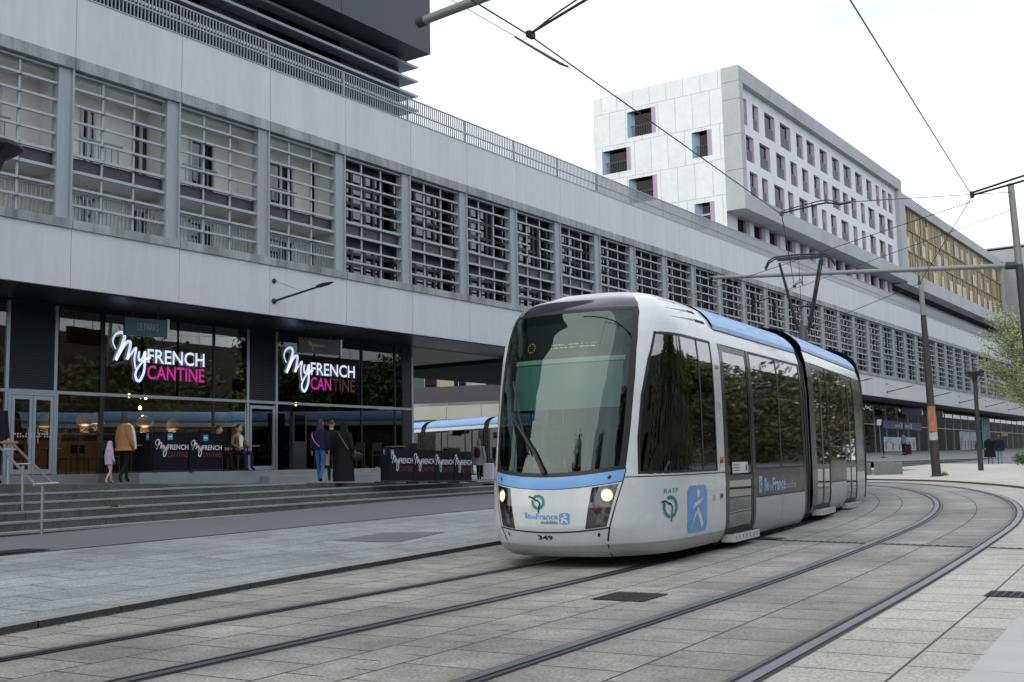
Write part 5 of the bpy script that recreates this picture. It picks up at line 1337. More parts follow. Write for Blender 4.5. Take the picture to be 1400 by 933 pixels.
    while y < ln - .6:
        if not any(k == 'door' and a - .3 < y < b + .3 for k, a, b in lay):
            for x in (-.85, .85):
                mb = C(); mb.box(x - .3, x + .3, y - .2, y + .2, .75, .84); mb.box(x - .3, x + .3, y + .2, y + .27, .84, 1.4); mb.box(x - .06, x + .06, y - .1, y + .1, .4, .75); mb.build('seat', m_seat, it)
        y += .95
    for y in ([LC + .8, ln - .4] if first else [.4, ln/2, ln - .4]):
        mb = C(); mb.tube([(.0, y, .4), (.0, y, 2.95)], .018, 8); mb.build('grab_pole', m_rail_l, it)
    if not tail:                                             # bellows to the next body
        mb = C()
        for i in range(5):
            y = ln + .02 + .085*i; k = .93 if i % 2 else .985
            mb.rings([[(Wt(z)*k*sx, yy, z*.985 + .01) for sx, z in ((-1,.3),(-1,1.2),(-1,2.4),(-1,2.9),(-1,3.2),(-.9,3.4),(-.0,3.44),(.9,3.4),(1,3.2),(1,2.9),(1,2.4),(1,1.2),(1,.3))] for yy in (y, y + .075)])
        mb.build('bellows', m_bel, root)
        for sd in (-1, 1):
            mb = C(); mb.grid(lambda y, z: (sd * (Wt(z) + .004), y, z), [ln - .06, ln], [.3,.9,1.6,2.3,2.84]); mb.build('corridor_frame', m_tdark, root)
    else:
        mb = C(); mb.rings([[(Wt(z)*sx, ln, z) for sx, z in ((-1,.2),(-1,1),(-1,2.2),(-1,2.85),(-1,3.15),(-.9,3.38),(0,3.47),(.9,3.38),(1,3.15),(1,2.85),(1,2.2),(1,1),(1,.2))], [(Wt(z)*sx*.97, ln + .04, z) for sx, z in ((-1,.2),(-1,1),(-1,2.2),(-1,2.85),(-1,3.15),(-.9,3.38),(0,3.47),(.9,3.38),(1,3.15),(1,2.85),(1,2.2),(1,1),(1,.2))]]); mb.build('rear_wall', m_bel, root)
    if panto is not None:
        y = panto; mb = C(); mb.box(-.35, .35, y - .35, y + .35, 3.48, 3.56); 
        mb.tube([(0,y,3.5),(0,y,4.05)], [.13,.10], 10); pt_ = mb.build('pantograph', mat('weathered_grey_steel', (.10,.105,.11), .6, metal=.4), root)
        zt = 5.66
        for sx in (-1, 1):
            mb = C(); mb.tube([(sx*.13, y + .1, 3.98), (sx*.50, y, zt - .14)], [.045,.03], 8); mb.tube([(sx*.10, y + .1, 4.02), (sx*.13, y+.1, 3.98)], .05, 8); mb.build('upper_arm', m_black, pt_)
        mb = C(); mb.tube([(.2, y + .05, 4.05), (.56, y + .12, zt - .12)], .018, 6); mb.tube([(-.24, y+.05, 4.5), (.24, y+.05, 4.5)], .022, 6); mb.build('guide_rod', m_black, pt_)
        for dy in (-.14, .14):
            mb = C(); mb.tube([(-.86, y + dy, zt - .27), (-.76, y + dy, zt - .10), (-.6, y + dy, zt - .02), (0, y + dy, zt), (.6, y + dy, zt - .02), (.76, y + dy, zt - .10), (.86, y + dy, zt - .27)], .02, 8); mb.build('contact_bow', m_black, pt_)
        mb = C(); mb.box(-.55, .55, y - .16, y + .16, zt - .075, zt - .045); mb.tube([(-.02, y, 4.1), (-.02, y, zt - .08)], .008, 5); mb.build('bow_cradle', m_black, pt_)

# placement of the first tram: nose rail position and heading follow the left-hand track
NX, NY, HD = -7.54, 11.6, math.atan(.105)
tram = thing('tram', 'white and light blue articulated tram with lit headlights at the front of the plaza', 'tram', (NX, NY, gz(NX, NY) + .02), HD)
pitch = R(.55)
tram.scale = (.99, 1, 1)
L1 = 7.72
def curve_frame(p, h):
    c, s_ = math.cos(h), math.sin(h)
    return Matrix(((c, -s_, 0, p[0]), (s_, c, 0, p[1]), (0, 0, 1, p[2]), (0, 0, 0, 1)))
lay1 = [('pillar', 3.08, 3.2), ('door', 3.2, 4.45), ('pillar', 4.45, 4.58), ('panel', 4.58, 7.62), ('pillar', 7.62, 7.72)]
lay2 = [('pillar', 0, .42), ('door', .42, 1.78), ('panel', 1.78, 3.5), ('door', 3.5, 4.86), ('post', 4.86, 5.9)]
lay3 = [('post', 0, .3), ('panel', .3, 3.6), ('post', 3.6, 3.9)]
# joints along the left track in world, then into tram coordinates
tram.rotation_euler = (R(.25), 0, HD)
inv = (Matrix.Translation(tram.location + Vector((0, 0, 0))) @ Matrix.Rotation(HD, 4, 'Z') @ Matrix.Rotation(R(.25), 4, 'X')).inverted()
def local_frame(p, h):
    M_ = inv @ curve_frame(p, h); q = M_.translation; M_.translation = Vector((q.x / .99, q.y, q.z)); return M_
def left_track(s): return trk(s, AO, .02)
def s_of(y):
    lo, hi = 0.0, 70.0
    for _ in range(50):
        m_ = (lo + hi) / 2
        if left_track(m_).y < y: lo = m_
        else: hi = m_
    return lo
mods = [(Matrix.Identity(4), L1, lay1, dict(first=True, text=4.72))]
J = Vector((NX - math.sin(HD)*(L1 + .24), NY + math.cos(HD)*(L1 + .24), 0)); J.z = gz(J.x, J.y) + .02
s = s_of(J.y)
for i, (ln, lay, o) in enumerate(((5.9, lay2, {}), (3.9, lay3, dict(panto=.5)), (5.9, lay2, {}), (3.9, lay3, {}), (5.9, lay2, dict(tail=True)))):
    Sx = s + ln + .5
    E = left_track(Sx)
    h = math.atan2(-(E.x - J.x), E.y - J.y)
    if i == 0: h = R(8.2); E = J + Vector((-math.sin(h), math.cos(h), 0)) * (ln + .48); E.z = gz(E.x, E.y) + .02
    p0 = J + Vector((-math.sin(h), math.cos(h), 0)) * .24
    mods.append((local_frame(p0, h), ln, lay, o))
    J = Vector((E.x, E.y, E.z)); s = Sx
build_tram(tram, mods)

# a second tram at the stop behind the underpass
t2 = thing('tram', 'second white and light blue tram standing beyond the underpass, behind the black screens', 'tram', (-30.5, 52.0, gz(-30, 52) - .05), R(75))
t2.location.z = -.66; t2.scale = (.99, 1, 1)
mods2 = [(Matrix.Identity(4), L1, lay1, dict(first=True))]; y = L1 + .48
for ln, lay, o in ((5.9, lay2, {}), (3.9, lay3, {}), (5.9, lay2, {}), (3.9, lay3, {}), (5.9, lay2, dict(tail=True))):
    mods2.append((Matrix.Translation((0, y, 0)), ln, lay, o)); y += ln + .5
build_tram(t2, mods2, False)
# ---------------------------------------------------------------- overhead line
m_pole = mat('galvanised_grey_pole', (.235,.245,.24), .55, metal=.3, var=.15, scale=2, stretch=(1,1,.2), dirt=.15)
m_poled = mat('dark_painted_pole', (.035,.035,.038), .6, var=.2, scale=3)
m_wire = mat('overhead_wire', (.012,.012,.013), .6)
m_ins = mat('insulator', (.05,.04,.035), .4)
WZ = 5.02                                                    # contact wire height over the camera
CZ = 5.70
def mast(base, h, hd, r0, r1, lbl, lean=(0,0)):
    t = thing('catenary_pole', lbl, 'pole', base)
    top = Vector((lean[0], lean[1], h)); mid = top * (hd / h)
    rr_ = lerp(r0, r1, hd / h)
    mb = MB(); mb.tube([(0,0,-.1), mid], [r0, rr_], 16); mb.build('lower_shaft', m_poled, t, smooth=50)
    mb = MB(); mb.tube([mid, top], [rr_*.96, r1], 16); mb.tube([top, top + Vector((0,0,.04))], [r1*1.06]*2, 16); mb.build('upper_shaft', m_pole, t, smooth=50)
    mb = MB(); mb.tube([(0,0,-.05),(0,0,.03)], [r0*1.35]*2, 16); mb.build('base_plate', m_poled, t)
    return t
def arm_to(name, lbl, root_p, tip, drops, thick=.06, grp=None):
    """horizontal support tube from a mast with drop tubes and steady arms"""
    root_p, tip = Vector(root_p), Vector(tip)
    t = thing('support_arm', lbl, 'overhead arm', root_p, 0, grp)
    d = tip - root_p
    mb = MB(); mb.tube([(0,0,0), d], [thick, thick*.75], 12); mb.build('arm_tube', m_pole, t, smooth=50)
    mb = MB(); mb.tube([d*.0, d*.035], [thick*1.5]*2, 10); mb.build('clamp', m_poled, t, smooth=50)
    mb = MB(); mb.tube([d*.99, d*1.003], [thick*.95]*2, 10); mb.build('end_cap', m_poled, t, smooth=50)
    for frac, w_ in drops:
        c = d * frac; w_ = Vector(w_) - root_p
        dn = Vector((c.x, c.y, w_.z + .22))
        mb = MB(); mb.tube([c + Vector((0,0,.08)), dn], .022, 8); mb.build('drop_tube', m_pole, t)
        mb = MB()
        side = (w_ - dn); k = dn + side * .25 + Vector((0,0,.10))
        mb.tube(catmull([dn, k, w_ + Vector((0,0,.04)) - side*.05, w_ + Vector((0,0,.02))], 5), .017, 7); mb.tube(catmull([dn + Vector((0,0,.09)), k + Vector((0,0,.08)), w_ + Vector((0,0,.12))-side*.3, w_ + Vector((0,0,.03))], 5), .010, 6)
        mb.build('steady_arm', m_wire, t)
        mb = MB(); mb.box(w_.x - .03, w_.x + .03, w_.y - .06, w_.y + .06, w_.z - .02, w_.z + .05); mb.build('wire_clamp', m_wire, t)
    return t
pA = trk(4.4, -3.35); pA2 = trk(16.4, -3.35); pA3 = trk(26.8, -3.35)
W_A = [(-6.2,-4.0), (-6.83,10.4), (-8.0,21.4), (-11.2,30.7), (-17.6,37.4), (-26,41.5)]
W_B = [(-2.7,-4.0), (-3.35,10.4), (-4.5,22.3), (-8.2,32.7), (-14.2,40.6), (-22.5,45.5)]
mastN = mast((-.55, 35.2, gz(-.5, 35) + .05), 1, 1, .1, .1, 'x') if False else None
# right-hand pole with posters
B1 = Vector((-5.40, 33.1, gz(-5.4, 33.0) + .05))
m1 = mast(B1, 8.45, 6.15, .155, .088, 'tall two tone catenary pole at the right edge with torn posters', (-.26, .12))
B2 = Vector((-11.14, 45.2, gz(-11.14, 45.2) + .05))
m2 = mast(B2, 8.6, 6.4, .18, .085, 'two tone catenary pole with an orange portrait poster beyond the curving tracks', (-.18, .1))
B0 = Vector((.35, 9.8, gz(.35, 9.8))); m0 = mast(B0, 7.6, 5.4, .2, .12, 'catenary pole just outside the right edge that carries the arm over the near tracks')
B3 = Vector((-1.55, 21.6, gz(-1.6, 21.6) + .05)); m3 = mast(B3, 7.6, 5.4, .2, .12, 'catenary pole outside the right edge that carries the twin bracket of the nearer wire')
arm_to('a', 'long grey tube arm spanning both tracks in front of the white apartment block', (B1.x - .24, B1.y + .1, CZ - .38), (-14.05, 31.2, CZ - .02), [(.30, (*W_B[3], WZ)), (.68, (*W_A[3], WZ))], .075)
arm_to('b', 'grey tube arm end reaching in from the top edge beside the dark tower', (B0.x - .2, B0.y, CZ + .02), (-8.62, 10.55, CZ), [(.62, (*W_A[1], WZ))], .075)
# twin bracket on the near wire
t = thing('support_arm', 'twin dark bracket that holds the right wire left of the tall pole top', 'overhead arm', (B3.x - .12, B3.y, 5.1))
w_ = Vector((*W_B[2], WZ)) - Vector((B3.x - .12, B3.y, 5.1))
mb = MB(); mb.tube([(0,0,.34), w_ + Vector((0,0,.07))], .022, 8); mb.tube([(0,0,.16), w_ + Vector((0,0,.02))], .022, 8); mb.build('arm_tube', m_wire, t)
mb = MB(); mb.box(w_.x - .03, w_.x + .03, w_.y - .05, w_.y + .05, w_.z - .03, w_.z + .09); mb.build('wire_clamp', m_wire, t)
# steady arm of the left wire, held by a thin span wire
t = thing('support_arm', 'curved steady arm that holds the left wire in front of the white apartment block', 'overhead arm', (*W_A[2], WZ))
mb = MB(); mb.tube(catmull([(0,0,.03),(.45,.12,.10),(.85,.25,.16),(1.1,.33,.10)], 5), .018, 7); mb.tube(catmull([(0,0,.07),(.45,.12,.16),(.85,.25,.22),(1.1,.33,.12)], 5), .012, 6); mb.build('arm_tube', m_wire, t)
mb = MB(); mb.box(-.03,.03,-.05,.05,-.02,.06); mb.tube([(1.08,.32,.11),(1.3,.40,.14)], .03, 7); mb.build('wire_clamp', m_ins, t)
def wire(name, lbl, pts, r, sub=6):
    c = Vector(pts[0]); t = thing(name, lbl, 'wire', c)
    mb = MB(); mb.tube([Vector(p) - c for p in (catmull(pts, sub) if sub else pts)], r, 6, cap=False); mb.build('strand', m_wire, t)
    return t
wire('contact_wire', 'black overhead wire running from the top centre to the tram pantograph', [(x, y, WZ) for x, y in W_A], .0095, 0)
wire('contact_wire', 'black overhead wire crossing the sky at the right to the twin bracket', [(x, y, WZ) for x, y in W_B], .0095, 0)
top1 = B1 + Vector((-.26, .12, 8.25))
wire('span_wire', 'thin span wire from the tall pole top to the curved steady arm', [tuple(top1), (W_A[2][0] + 1.3, W_A[2][1] + .40, WZ + .14)], .010, 0)
wire('span_wire', 'thin slack wire from the tall pole towards the gold clad block', [tuple(top1 - Vector((0,0,.5))), (-24.0, 48.0, 6.2)], .009, 0)
wire('span_wire', 'lowest thin wire from the bracket towards the long building', [(*W_B[2], WZ - .1), (-24.0, 41.0, 5.9)], .008, 0)
wire('span_wire', 'thin feeder wire with an insulator at the top edge beside the left wire', [(-7.05, 11.6, WZ + .03), (-9.9, 10.2, 7.2)], .005, 0)
t = thing('wire_insulator', 'dark rod insulator just above the left wire near the top edge', 'insulator', (-7.05, 11.6, WZ + .03)); mb = MB(); mb.tube([(0,0,.0), (-.10,-.05,.05), (-.16,-.08,.10)], .014, 6); mb.tube([(-.16,-.08,.10), (-.62,-.30,.46)], [.020,.014], 7); mb.build('rod', m_ins, t)
# posters on the poles
def wrap(t, base, lean, h, r, a0, a1, z0, z1, m_, name, off=.004, vf=None):
    mb = MB()
    def f(a, z): k = z / h; rad = r(z) + off; return (lean[0]*k + rad*math.cos(a), lean[1]*k + rad*math.sin(a), z)
    mb.grid(f, frange(a0, a1, 10), frange(z0, z1, 3)); return mb, f
rp = lambda z: lerp(.18, lerp(.18,.085,.744), z/6.4)
ca = math.atan2(-B2.y, -B2.x)                                # direction of the street from the pole
t = thing('pole_poster', 'orange portrait poster wrapped round the pole beyond the tracks', 'poster', B2)
mb, f = wrap(t, B2, (-.18,.1), 8.75, rp, ca - 1.35, ca + 1.35, 1.75, 2.75, None, 'sheet'); s_ = mb.build('sheet', mat('orange_poster', (.38,.15,.06), .7, var=.15), t)
mb, f = wrap(t, B2, (-.18,.1), 8.75, rp, 0, 1, 1.75, 2.75, None, 'x', .007)
mb = MB(); mb.flat(disc2d(ca, 2.33, .85, .30), f, 0); mb.flat(poly2d([(ca-.95,1.77),(ca+.95,1.77),(ca+.8,2.0),(ca+.3,2.12),(ca-.3,2.12),(ca-.8,2.0)]), f, 1); mb.build('portrait', [mat('poster_skin', (.48,.36,.27), .7), mat('poster_pale', (.40,.45,.44), .7)], s_)
mb, f = wrap(t, B2, (-.18,.1), 8.75, rp, 0, 1, 1.75, 2.75, None, 'x', .010)
mb = MB()
for dx in (-.27, .27): mb.flat(disc2d(ca + dx, 2.40, .11, .025, 8), f)
mb.flat(disc2d(ca, 2.26, .2, .02, 8), f); mb.flat(ribbon2d([(ca-.7,2.45),(ca-.5,2.6),(ca,2.64),(ca+.5,2.6),(ca+.7,2.45)], .05), f); mb.build('portrait_lines', m_brn, s_)
t = thing('pole_poster', 'torn black and white bill below the orange portrait poster', 'poster', B2)
mb, f = wrap(t, B2, (-.18,.1), 8.75, rp, ca - 1.2, ca + 1.2, 1.42, 1.72, None, 'x'); s_ = mb.build('sheet', mat('torn_white_bill', (.45,.46,.45), .8, var=.5, scale=5, fine=14), t)
mb, f = wrap(t, B2, (-.18,.1), 8.75, rp, 0, 1, 1, 2, None, 'x', .007); mb = MB(); mb.flat(poly2d([(ca-1.1,1.6),(ca+.3,1.55),(ca+.9,1.68),(ca-.9,1.7)]), f); mb.flat(poly2d([(ca-.6,1.44),(ca+.8,1.45),(ca+.5,1.52)]), f); mb.build('torn_strip', m_poled, s_)
rp1 = lambda z: lerp(.155, lerp(.155,.088,.728), z/6.15); c1 = math.atan2(-B1.y, -B1.x)
for (z0, z1, m_, lbl) in ((2.05, 2.55, mat('white_bill', (.55,.55,.53), .8, var=.25, scale=6), 'upper white bill on the tall pole at the right edge'), (1.55, 1.98, mat('peach_bill', (.48,.30,.20), .8, var=.2, scale=6), 'middle peach coloured bill on the tall pole at the right edge'), (1.05, 1.48, mat('white_bill', (.5,.5,.5), .8), 'lowest pale bill on the tall pole at the right edge')):
    t = thing('pole_poster', lbl, 'poster', B1); mb, f = wrap(t, B1, (-.26,.12), 8.45, rp1, c1 - 1.3, c1 + 1.3, z0, z1, None, 'x'); mb.build('sheet', m_, t)

# ---------------------------------------------------------------- street lamps
def street_lamp(base, h, lbl):
    t = thing('street_lamp', lbl, 'street lamp', base, 0, 'black funnel street lamps')
    mb = MB(); mb.tube([(0,0,-.05),(0,0,h*.55),(0,0,h - .42)], [.125,.10,.085], 14); mb.build('post', m_poled, t, smooth=50)
    mb = MB(); mb.lathe([(0,-.42),(.09,-.42),(.10,-.36),(.16,-.22),(.36,-.10),(.44,-.04),(.44,.0),(.40,.03),(0,.05)], (0,0,h), 24); mb.build('lamp_head', m_black, t, smooth=40)
    mb = MB(); 
    for a in (0, 2.09, 4.19): mb.tube([(.09*math.cos(a),.09*math.sin(a),h-.5),(.26*math.cos(a),.26*math.sin(a),h-.30),(.40*math.cos(a),.40*math.sin(a),h-.07)], .018, 6)
    mb.build('bracket', m_black, t)
    return t
street_lamp((-11.55, 55.0, gz(-11.55, 55) + .05), 4.62, 'slim black funnel topped street lamp on the pale far pavement')
street_lamp((-14.47, 8.19, gz(-14.5, 8.1) + .06), 5.66, 'black street lamp whose dark head juts in at the left edge before the screens')

# ---------------------------------------------------------------- concrete blocks, totem, shrub, tufts
m_blk = mat('stained_concrete_block', (.20,.215,.205), .85, var=.18, scale=2.5, fine=25, dirt=.35, bump=.2)
def block(x, y, w_, d_, h, rz, lbl):
    t = thing('concrete_block', lbl, 'block', (x, y, gz(x, y) + .05), rz, 'concrete seating blocks by the tracks')
    mb = MB(); mb.box(-w_/2, w_/2, -d_/2, d_/2, 0, h); mb.build('body', m_blk, t, bevel=.02)
    mb = MB(); mb.box(-w_/2 + .06, w_/2 - .06, -d_/2 + .06, d_/2 - .06, -.05, -.001); mb.build('plinth', m_dark, t)
block(-14.6, 50.8, 1.2, .9, .55, R(15), 'pale concrete seating block nearest the tall pole with the portrait'); block(-15.95, 50.6, 1.2, .9, .55, R(15), 'pale concrete seating block half hidden by the tram rear')
tt = thing('shop_banner', 'tall teal shop banner standing on the far plaza beside the tram rear', 'banner', (-22.1, 75.9, far_plat(-22.1, 75.9)), R(-70))
mb = MB(); mb.tube([(0,0,0),(.02,0,2.4)], .02, 8); mb.lathe([(0,0),(.2,0),(.2,.03),(0,.04)], n=14); mb.build('pole', m_black, tt)
mb = MB(); mb.grid(lambda u, z: (.03 + u*(.42 + .12*math.sin(z)), .02*math.sin(z*4), z), frange(0, 1, 4), frange(.25, 2.15, 8)); mb.build('cloth', mat('teal_banner_cloth', (.02,.21,.33), .7), tt)
mb = MB(); mb.flat(disc2d(.27, .5, .15, .16), lambda u, v: (u, -.04, v)); mb.build('white_disc', m_wl, tt)
t = thing('info_sign', 'small white sign on a post beside the teal banner', 'sign', (-22.5, 76.8, far_plat(-22.5, 76.8))); mb = MB(); mb.tube([(0,0,0),(0,0,2.5)], .02, 6); mb.build('post', m_alu, t); mb = MB(); mb.box(-.16,.16,-.02,.02,2.2,2.6); mb.build('panel', m_wl, t, bevel=.01)

def leaf_ball(mb, n, c, r, size, rr_, mcount=1, flat=1.0):
    for _ in range(n):
        v = Vector((rr_.gauss(0,1), rr_.gauss(0,1), rr_.gauss(0,1))).normalized() * (rr_.random() ** .45)
        p = Vector(c) + Vector((v.x*r[0], v.y*r[1], v.z*r[2]))
        a = Vector((rr_.gauss(0,1), rr_.gauss(0,1), rr_.gauss(0,1)*flat)).normalized(); b = a.orthogonal().normalized()
        if rr_.random() < .5: b = a.cross(b)
        s_ = size * rr_.uniform(.6, 1.4)
        mb.face([p - a*s_, p + b*s_*.5, p + a*s_, p - b*s_*.5], rr_.randrange(mcount))
m_leaf = [mat('leaf_green_%s' % n, c, .6, var=.25, scale=2) for n, c in (('dark', (.035,.075,.02)), ('mid', (.065,.12,.03)), ('yellow', (.12,.17,.05)))]
rl = random.Random(12)
t = thing('shrub', 'low round green shrub at the road edge by the right border', 'shrub', (-11.45, 66.0, gz(-11.5, 66) + .03)); mb = MB()
for k in range(5): leaf_ball(mb, 160, (rl.uniform(-.5,.6), rl.uniform(-.3,.3), .35 + rl.uniform(-.1,.15)), (.42,.4,.32), .05, rl, 3)
mb.build('foliage', m_leaf, t); mb = MB()
for k in range(6): mb.tube([(0,0,0),(rl.uniform(-.5,.5), rl.uniform(-.3,.3), .5)], .01, 5)
mb.build('stem', mat('bark', (.07,.055,.04), .9), t)
for (x, y), lbl in (((-11.1, 46.15), 'grass tuft at the foot of the pole with the portrait poster'), ((-19.05, 13.6), 'small green weed growing on the steps by the handrail')):
    z = gz(x, y) + .05 if y > 20 else LV(3); t = thing('grass_tuft', lbl, 'weed', (x, y, z)); mb = MB()
    for k in range(90):
        a = rl.random()*6.3; r = rl.uniform(.0, .22 if y > 20 else .1); h = rl.uniform(.06, .2 if y > 20 else .1); p = Vector((r*math.cos(a), r*.6*math.sin(a), 0)); q = p + Vector((rl.uniform(-.08,.08), rl.uniform(-.08,.08), h)); mb.face([p - Vector((.012,0,0)), p + Vector((.012,0,0)), q])
    mb.build('blades', m_leaf[2], t)

# ---------------------------------------------------------------- trees
m_bark = mat('tree_bark', (.085,.072,.058), .9, var=.35, scale=6, stretch=(1,1,.3), bump=.4, bscale=20)
def branches(rr_, h, spread, levels=3):
    """list of (points, radii) and tip positions"""
    out = []; tips = []
    def grow(p, d, ln, r, lv):
        pts = [p]; n = 4
        for i in range(n):
            d = (d + Vector((rr_.gauss(0,.14), rr_.gauss(0,.14), rr_.gauss(.05,.10)))).normalized(); p = p + d * ln / n; pts.append(p)
        out.append((pts, [lerp(r, r*.55, i / n) for i in range(n + 1)]))
        if lv == 0: tips.extend(pts[2:]); return
        for k in range(rr_.choice((3, 4))):
            a = rr_.random() * 6.283; e = rr_.uniform(.5, .95) * spread
            nd = (d + Vector((math.cos(a)*e, math.sin(a)*e, rr_.uniform(-.1,.45)))).normalized()
            grow(pts[rr_.choice((2, 3, 4))], nd, ln * rr_.uniform(.55,.78), r * .5, lv - 1)
    return out, tips, grow
def tree(name, lbl, cat, loc, h, seed, leaf_mats, nleaf, size, spread=1.0, grp=None, lv=3, cl=.75):
    rr_ = random.Random(seed); t = thing(name, lbl, cat, loc, 0, grp)
    out, tips, grow = branches(rr_, h, spread)
    grow(Vector((0,0,-.1)), Vector((0,0,1)), h * .38, h * .022, lv)
    mb = MB()
    for pts, rs in out: mb.tube(pts, rs, 7 if rs[0] > .05 else 4, cap=False)
    mb.build('trunk', m_bark, t, smooth=60)
    mb = MB(); per = max(1, nleaf // max(1, len(tips)))
    for p in tips:
        if rr_.random() < .9: leaf_ball(mb, int(per * rr_.uniform(.4, 1.7)), p, (cl*rr_.uniform(.6,1.2), cl*rr_.uniform(.6,1.2), cl*.7), size, rr_, len(leaf_mats))
    mb.build('crown', leaf_mats, t); return t
m_blos = [mat('blossom_white', (.46,.49,.36), .7, var=.1), mat('blossom_cream', (.34,.40,.22), .7, var=.1), mat('young_leaf', (.22,.30,.09), .6, var=.2)]
t = thing('flowering_tree', 'young tree with pale spring blossom leaning in at the right edge', 'tree', (-9.25, 56.0, gz(-9.25, 56)))
rt = random.Random(4); mb = MB(); mc = MB()
mb.tube([(0,0,-.1),(.05,0,1.6),(0,.1,3.2),(.1,0,5.2),(0,.05,7.2)], [.15,.13,.11,.07,.03], 8)
for k in range(84):
    z0 = rt.uniform(2.9, 6.4); a = rt.random()*6.283; ln = rt.uniform(1.6, 3.3) * (1 - .08*(z0 - 2.4)); p = Vector((0,0,z0)); d = Vector((math.cos(a), math.sin(a), rt.uniform(.15,.75))).normalized(); pts = [p]
    for i in range(5): d = (d + Vector((rt.gauss(0,.16), rt.gauss(0,.16), rt.gauss(.05,.12)))).normalized(); p = p + d*ln/5; pts.append(p)
    mb.tube(pts, [.045,.036,.028,.02,.013,.006], 5, cap=False)
    for q in catmull(pts, 4)[4:]:
        if rt.random() < .93: leaf_ball(mc, rt.randrange(12, 30), q, (.26,.26,.24), .046, rt, 3)
        if rt.random() < .35:
            e = q + Vector((rt.gauss(0,.4), rt.gauss(0,.4), rt.gauss(.1,.3))); mb.tube([q, q.lerp(e,.5) + Vector((0,0,.03)), e], [.010,.007,.004], 4, cap=False); leaf_ball(mc, 9, e, (.2,.2,.18), .040, rt, 3); leaf_ball(mc, 5, q.lerp(e,.5), (.12,.12,.12), .038, rt, 3)
mb.build('trunk', m_bark, t, smooth=60); mc.build('crown', m_blos, t)
# street trees behind and to the right of the camera: seen as reflections in the tram and shop glass
ta = tree('street_tree', 'broad leafy street tree on the camera side of the tracks', 'tree', (9.5, 30, gz(9,30)), 12.5, 3, m_leaf, 9000, .20, 1.0, 'street trees on the camera side', 3, 1.25)
dup(ta, (8.5, 24, gz(8,24)), 1.2, None); dup(ta, (9.0, 46, gz(9,46)), 4.2, None); dup(ta, (8.2, 5, gz(8,5)), 5.2, None, scale=1.05); dup(ta, (10, 58, gz(9,58)), .4, None, scale=1.1); dup(ta, (9.4, 72, gz(9,72)), 3.4, None, scale=1.1); dup(ta, (4.5, -8.5, gz(4,-9)), 2.2, None, scale=1.15); dup(ta, (-9, -6.5, gz(-9,-6.5)), .9, None, scale=1.0)
mb = MB(); rt = random.Random(31)
for k in range(70):
    y = rt.uniform(-5, 150); leaf_ball(mb, 260, (14 + rt.uniform(-1.5, 2.5), y, rt.uniform(.5, 8)), (2.4, 2.6, 1.8), .21, rt, 3)
for k in range(45):
    y = rt.uniform(8, 120); leaf_ball(mb, 90, (11.5 + rt.uniform(-.6, .6), y, rt.uniform(-.4, 1.2)), (1.0, 1.6, .9), .2, rt, 3)
for k in range(150):
    leaf_ball(mb, 230, (rt.uniform(-9, 18), rt.uniform(95, 165), rt.uniform(1.2, 13)), (3.0, 3.0, 2.3), .30, rt, 3)
tag(mb.build('treeline', [mat('far_leaf_dark', (.07,.085,.04), .8, var=.2), mat('far_leaf_olive', (.14,.15,.07), .8, var=.2), mat('far_twig_brown', (.115,.10,.075), .8, var=.2)]), kind='stuff')
# unseen block added behind the camera to be mirrored in the glass
ob = thing('added_end_block', 'unseen pale stone block added for reflections behind the photographer', 'building', (-13, -34, -1.3))
mb = MB(); mb.box(-18, 10, -14, 6, 0, 17); mb.build('wall', mat('pale_stone_facade', (.36,.34,.30), .8, var=.08), ob)
for f in range(5):
    for i in range(9):
        mb = MB(); x = -17 + 2.95*i; z = 1.2 + 3.2*f; mb.box(x, x + 1.3, 6.0, 6.04, z, z + 2.0); mb.build('window', g_dark, ob)
ob2 = thing('added_opposite_block', 'unseen dark block added for reflections on the camera side behind the trees', 'building', (24, 40, -1.3))  # unseen; made long and dark so the far shop glass mirrors less sky
mb = MB(); mb.box(0, 14, -40, 420, 0, 12.5); mb.build('wall', mat('dark_facade_for_reflections', (.062,.06,.055), .85, var=.12), ob2)
for f in range(3):
    for i in range(24):
        mb = MB(); y = -38 + 3.6*i; z = 1.2 + 3.3*f; mb.box(-.04, 0.0, y, y + 1.4, z, z + 1.9); mb.build('window', g_dark, ob2)
ob3 = thing('added_rear_block', 'unseen grey block added behind the long building for tram window reflections', 'building', (-112, 20, -.5))  # unseen; added to keep bright sky out of the second tram's windows
mb = MB(); mb.box(-10, 0, -40, 62, 0, 19); mb.build('wall', mat('dull_render', (.16,.16,.15), .85, var=.1), ob3)
for f in range(5):
    for i in range(14): mb = MB(); y = -38 + 7*i; z = 1.2 + 3.3*f; mb.box(0, .04, y, y + 2.4, z, z + 1.9); mb.build('window', g_dark, ob3)
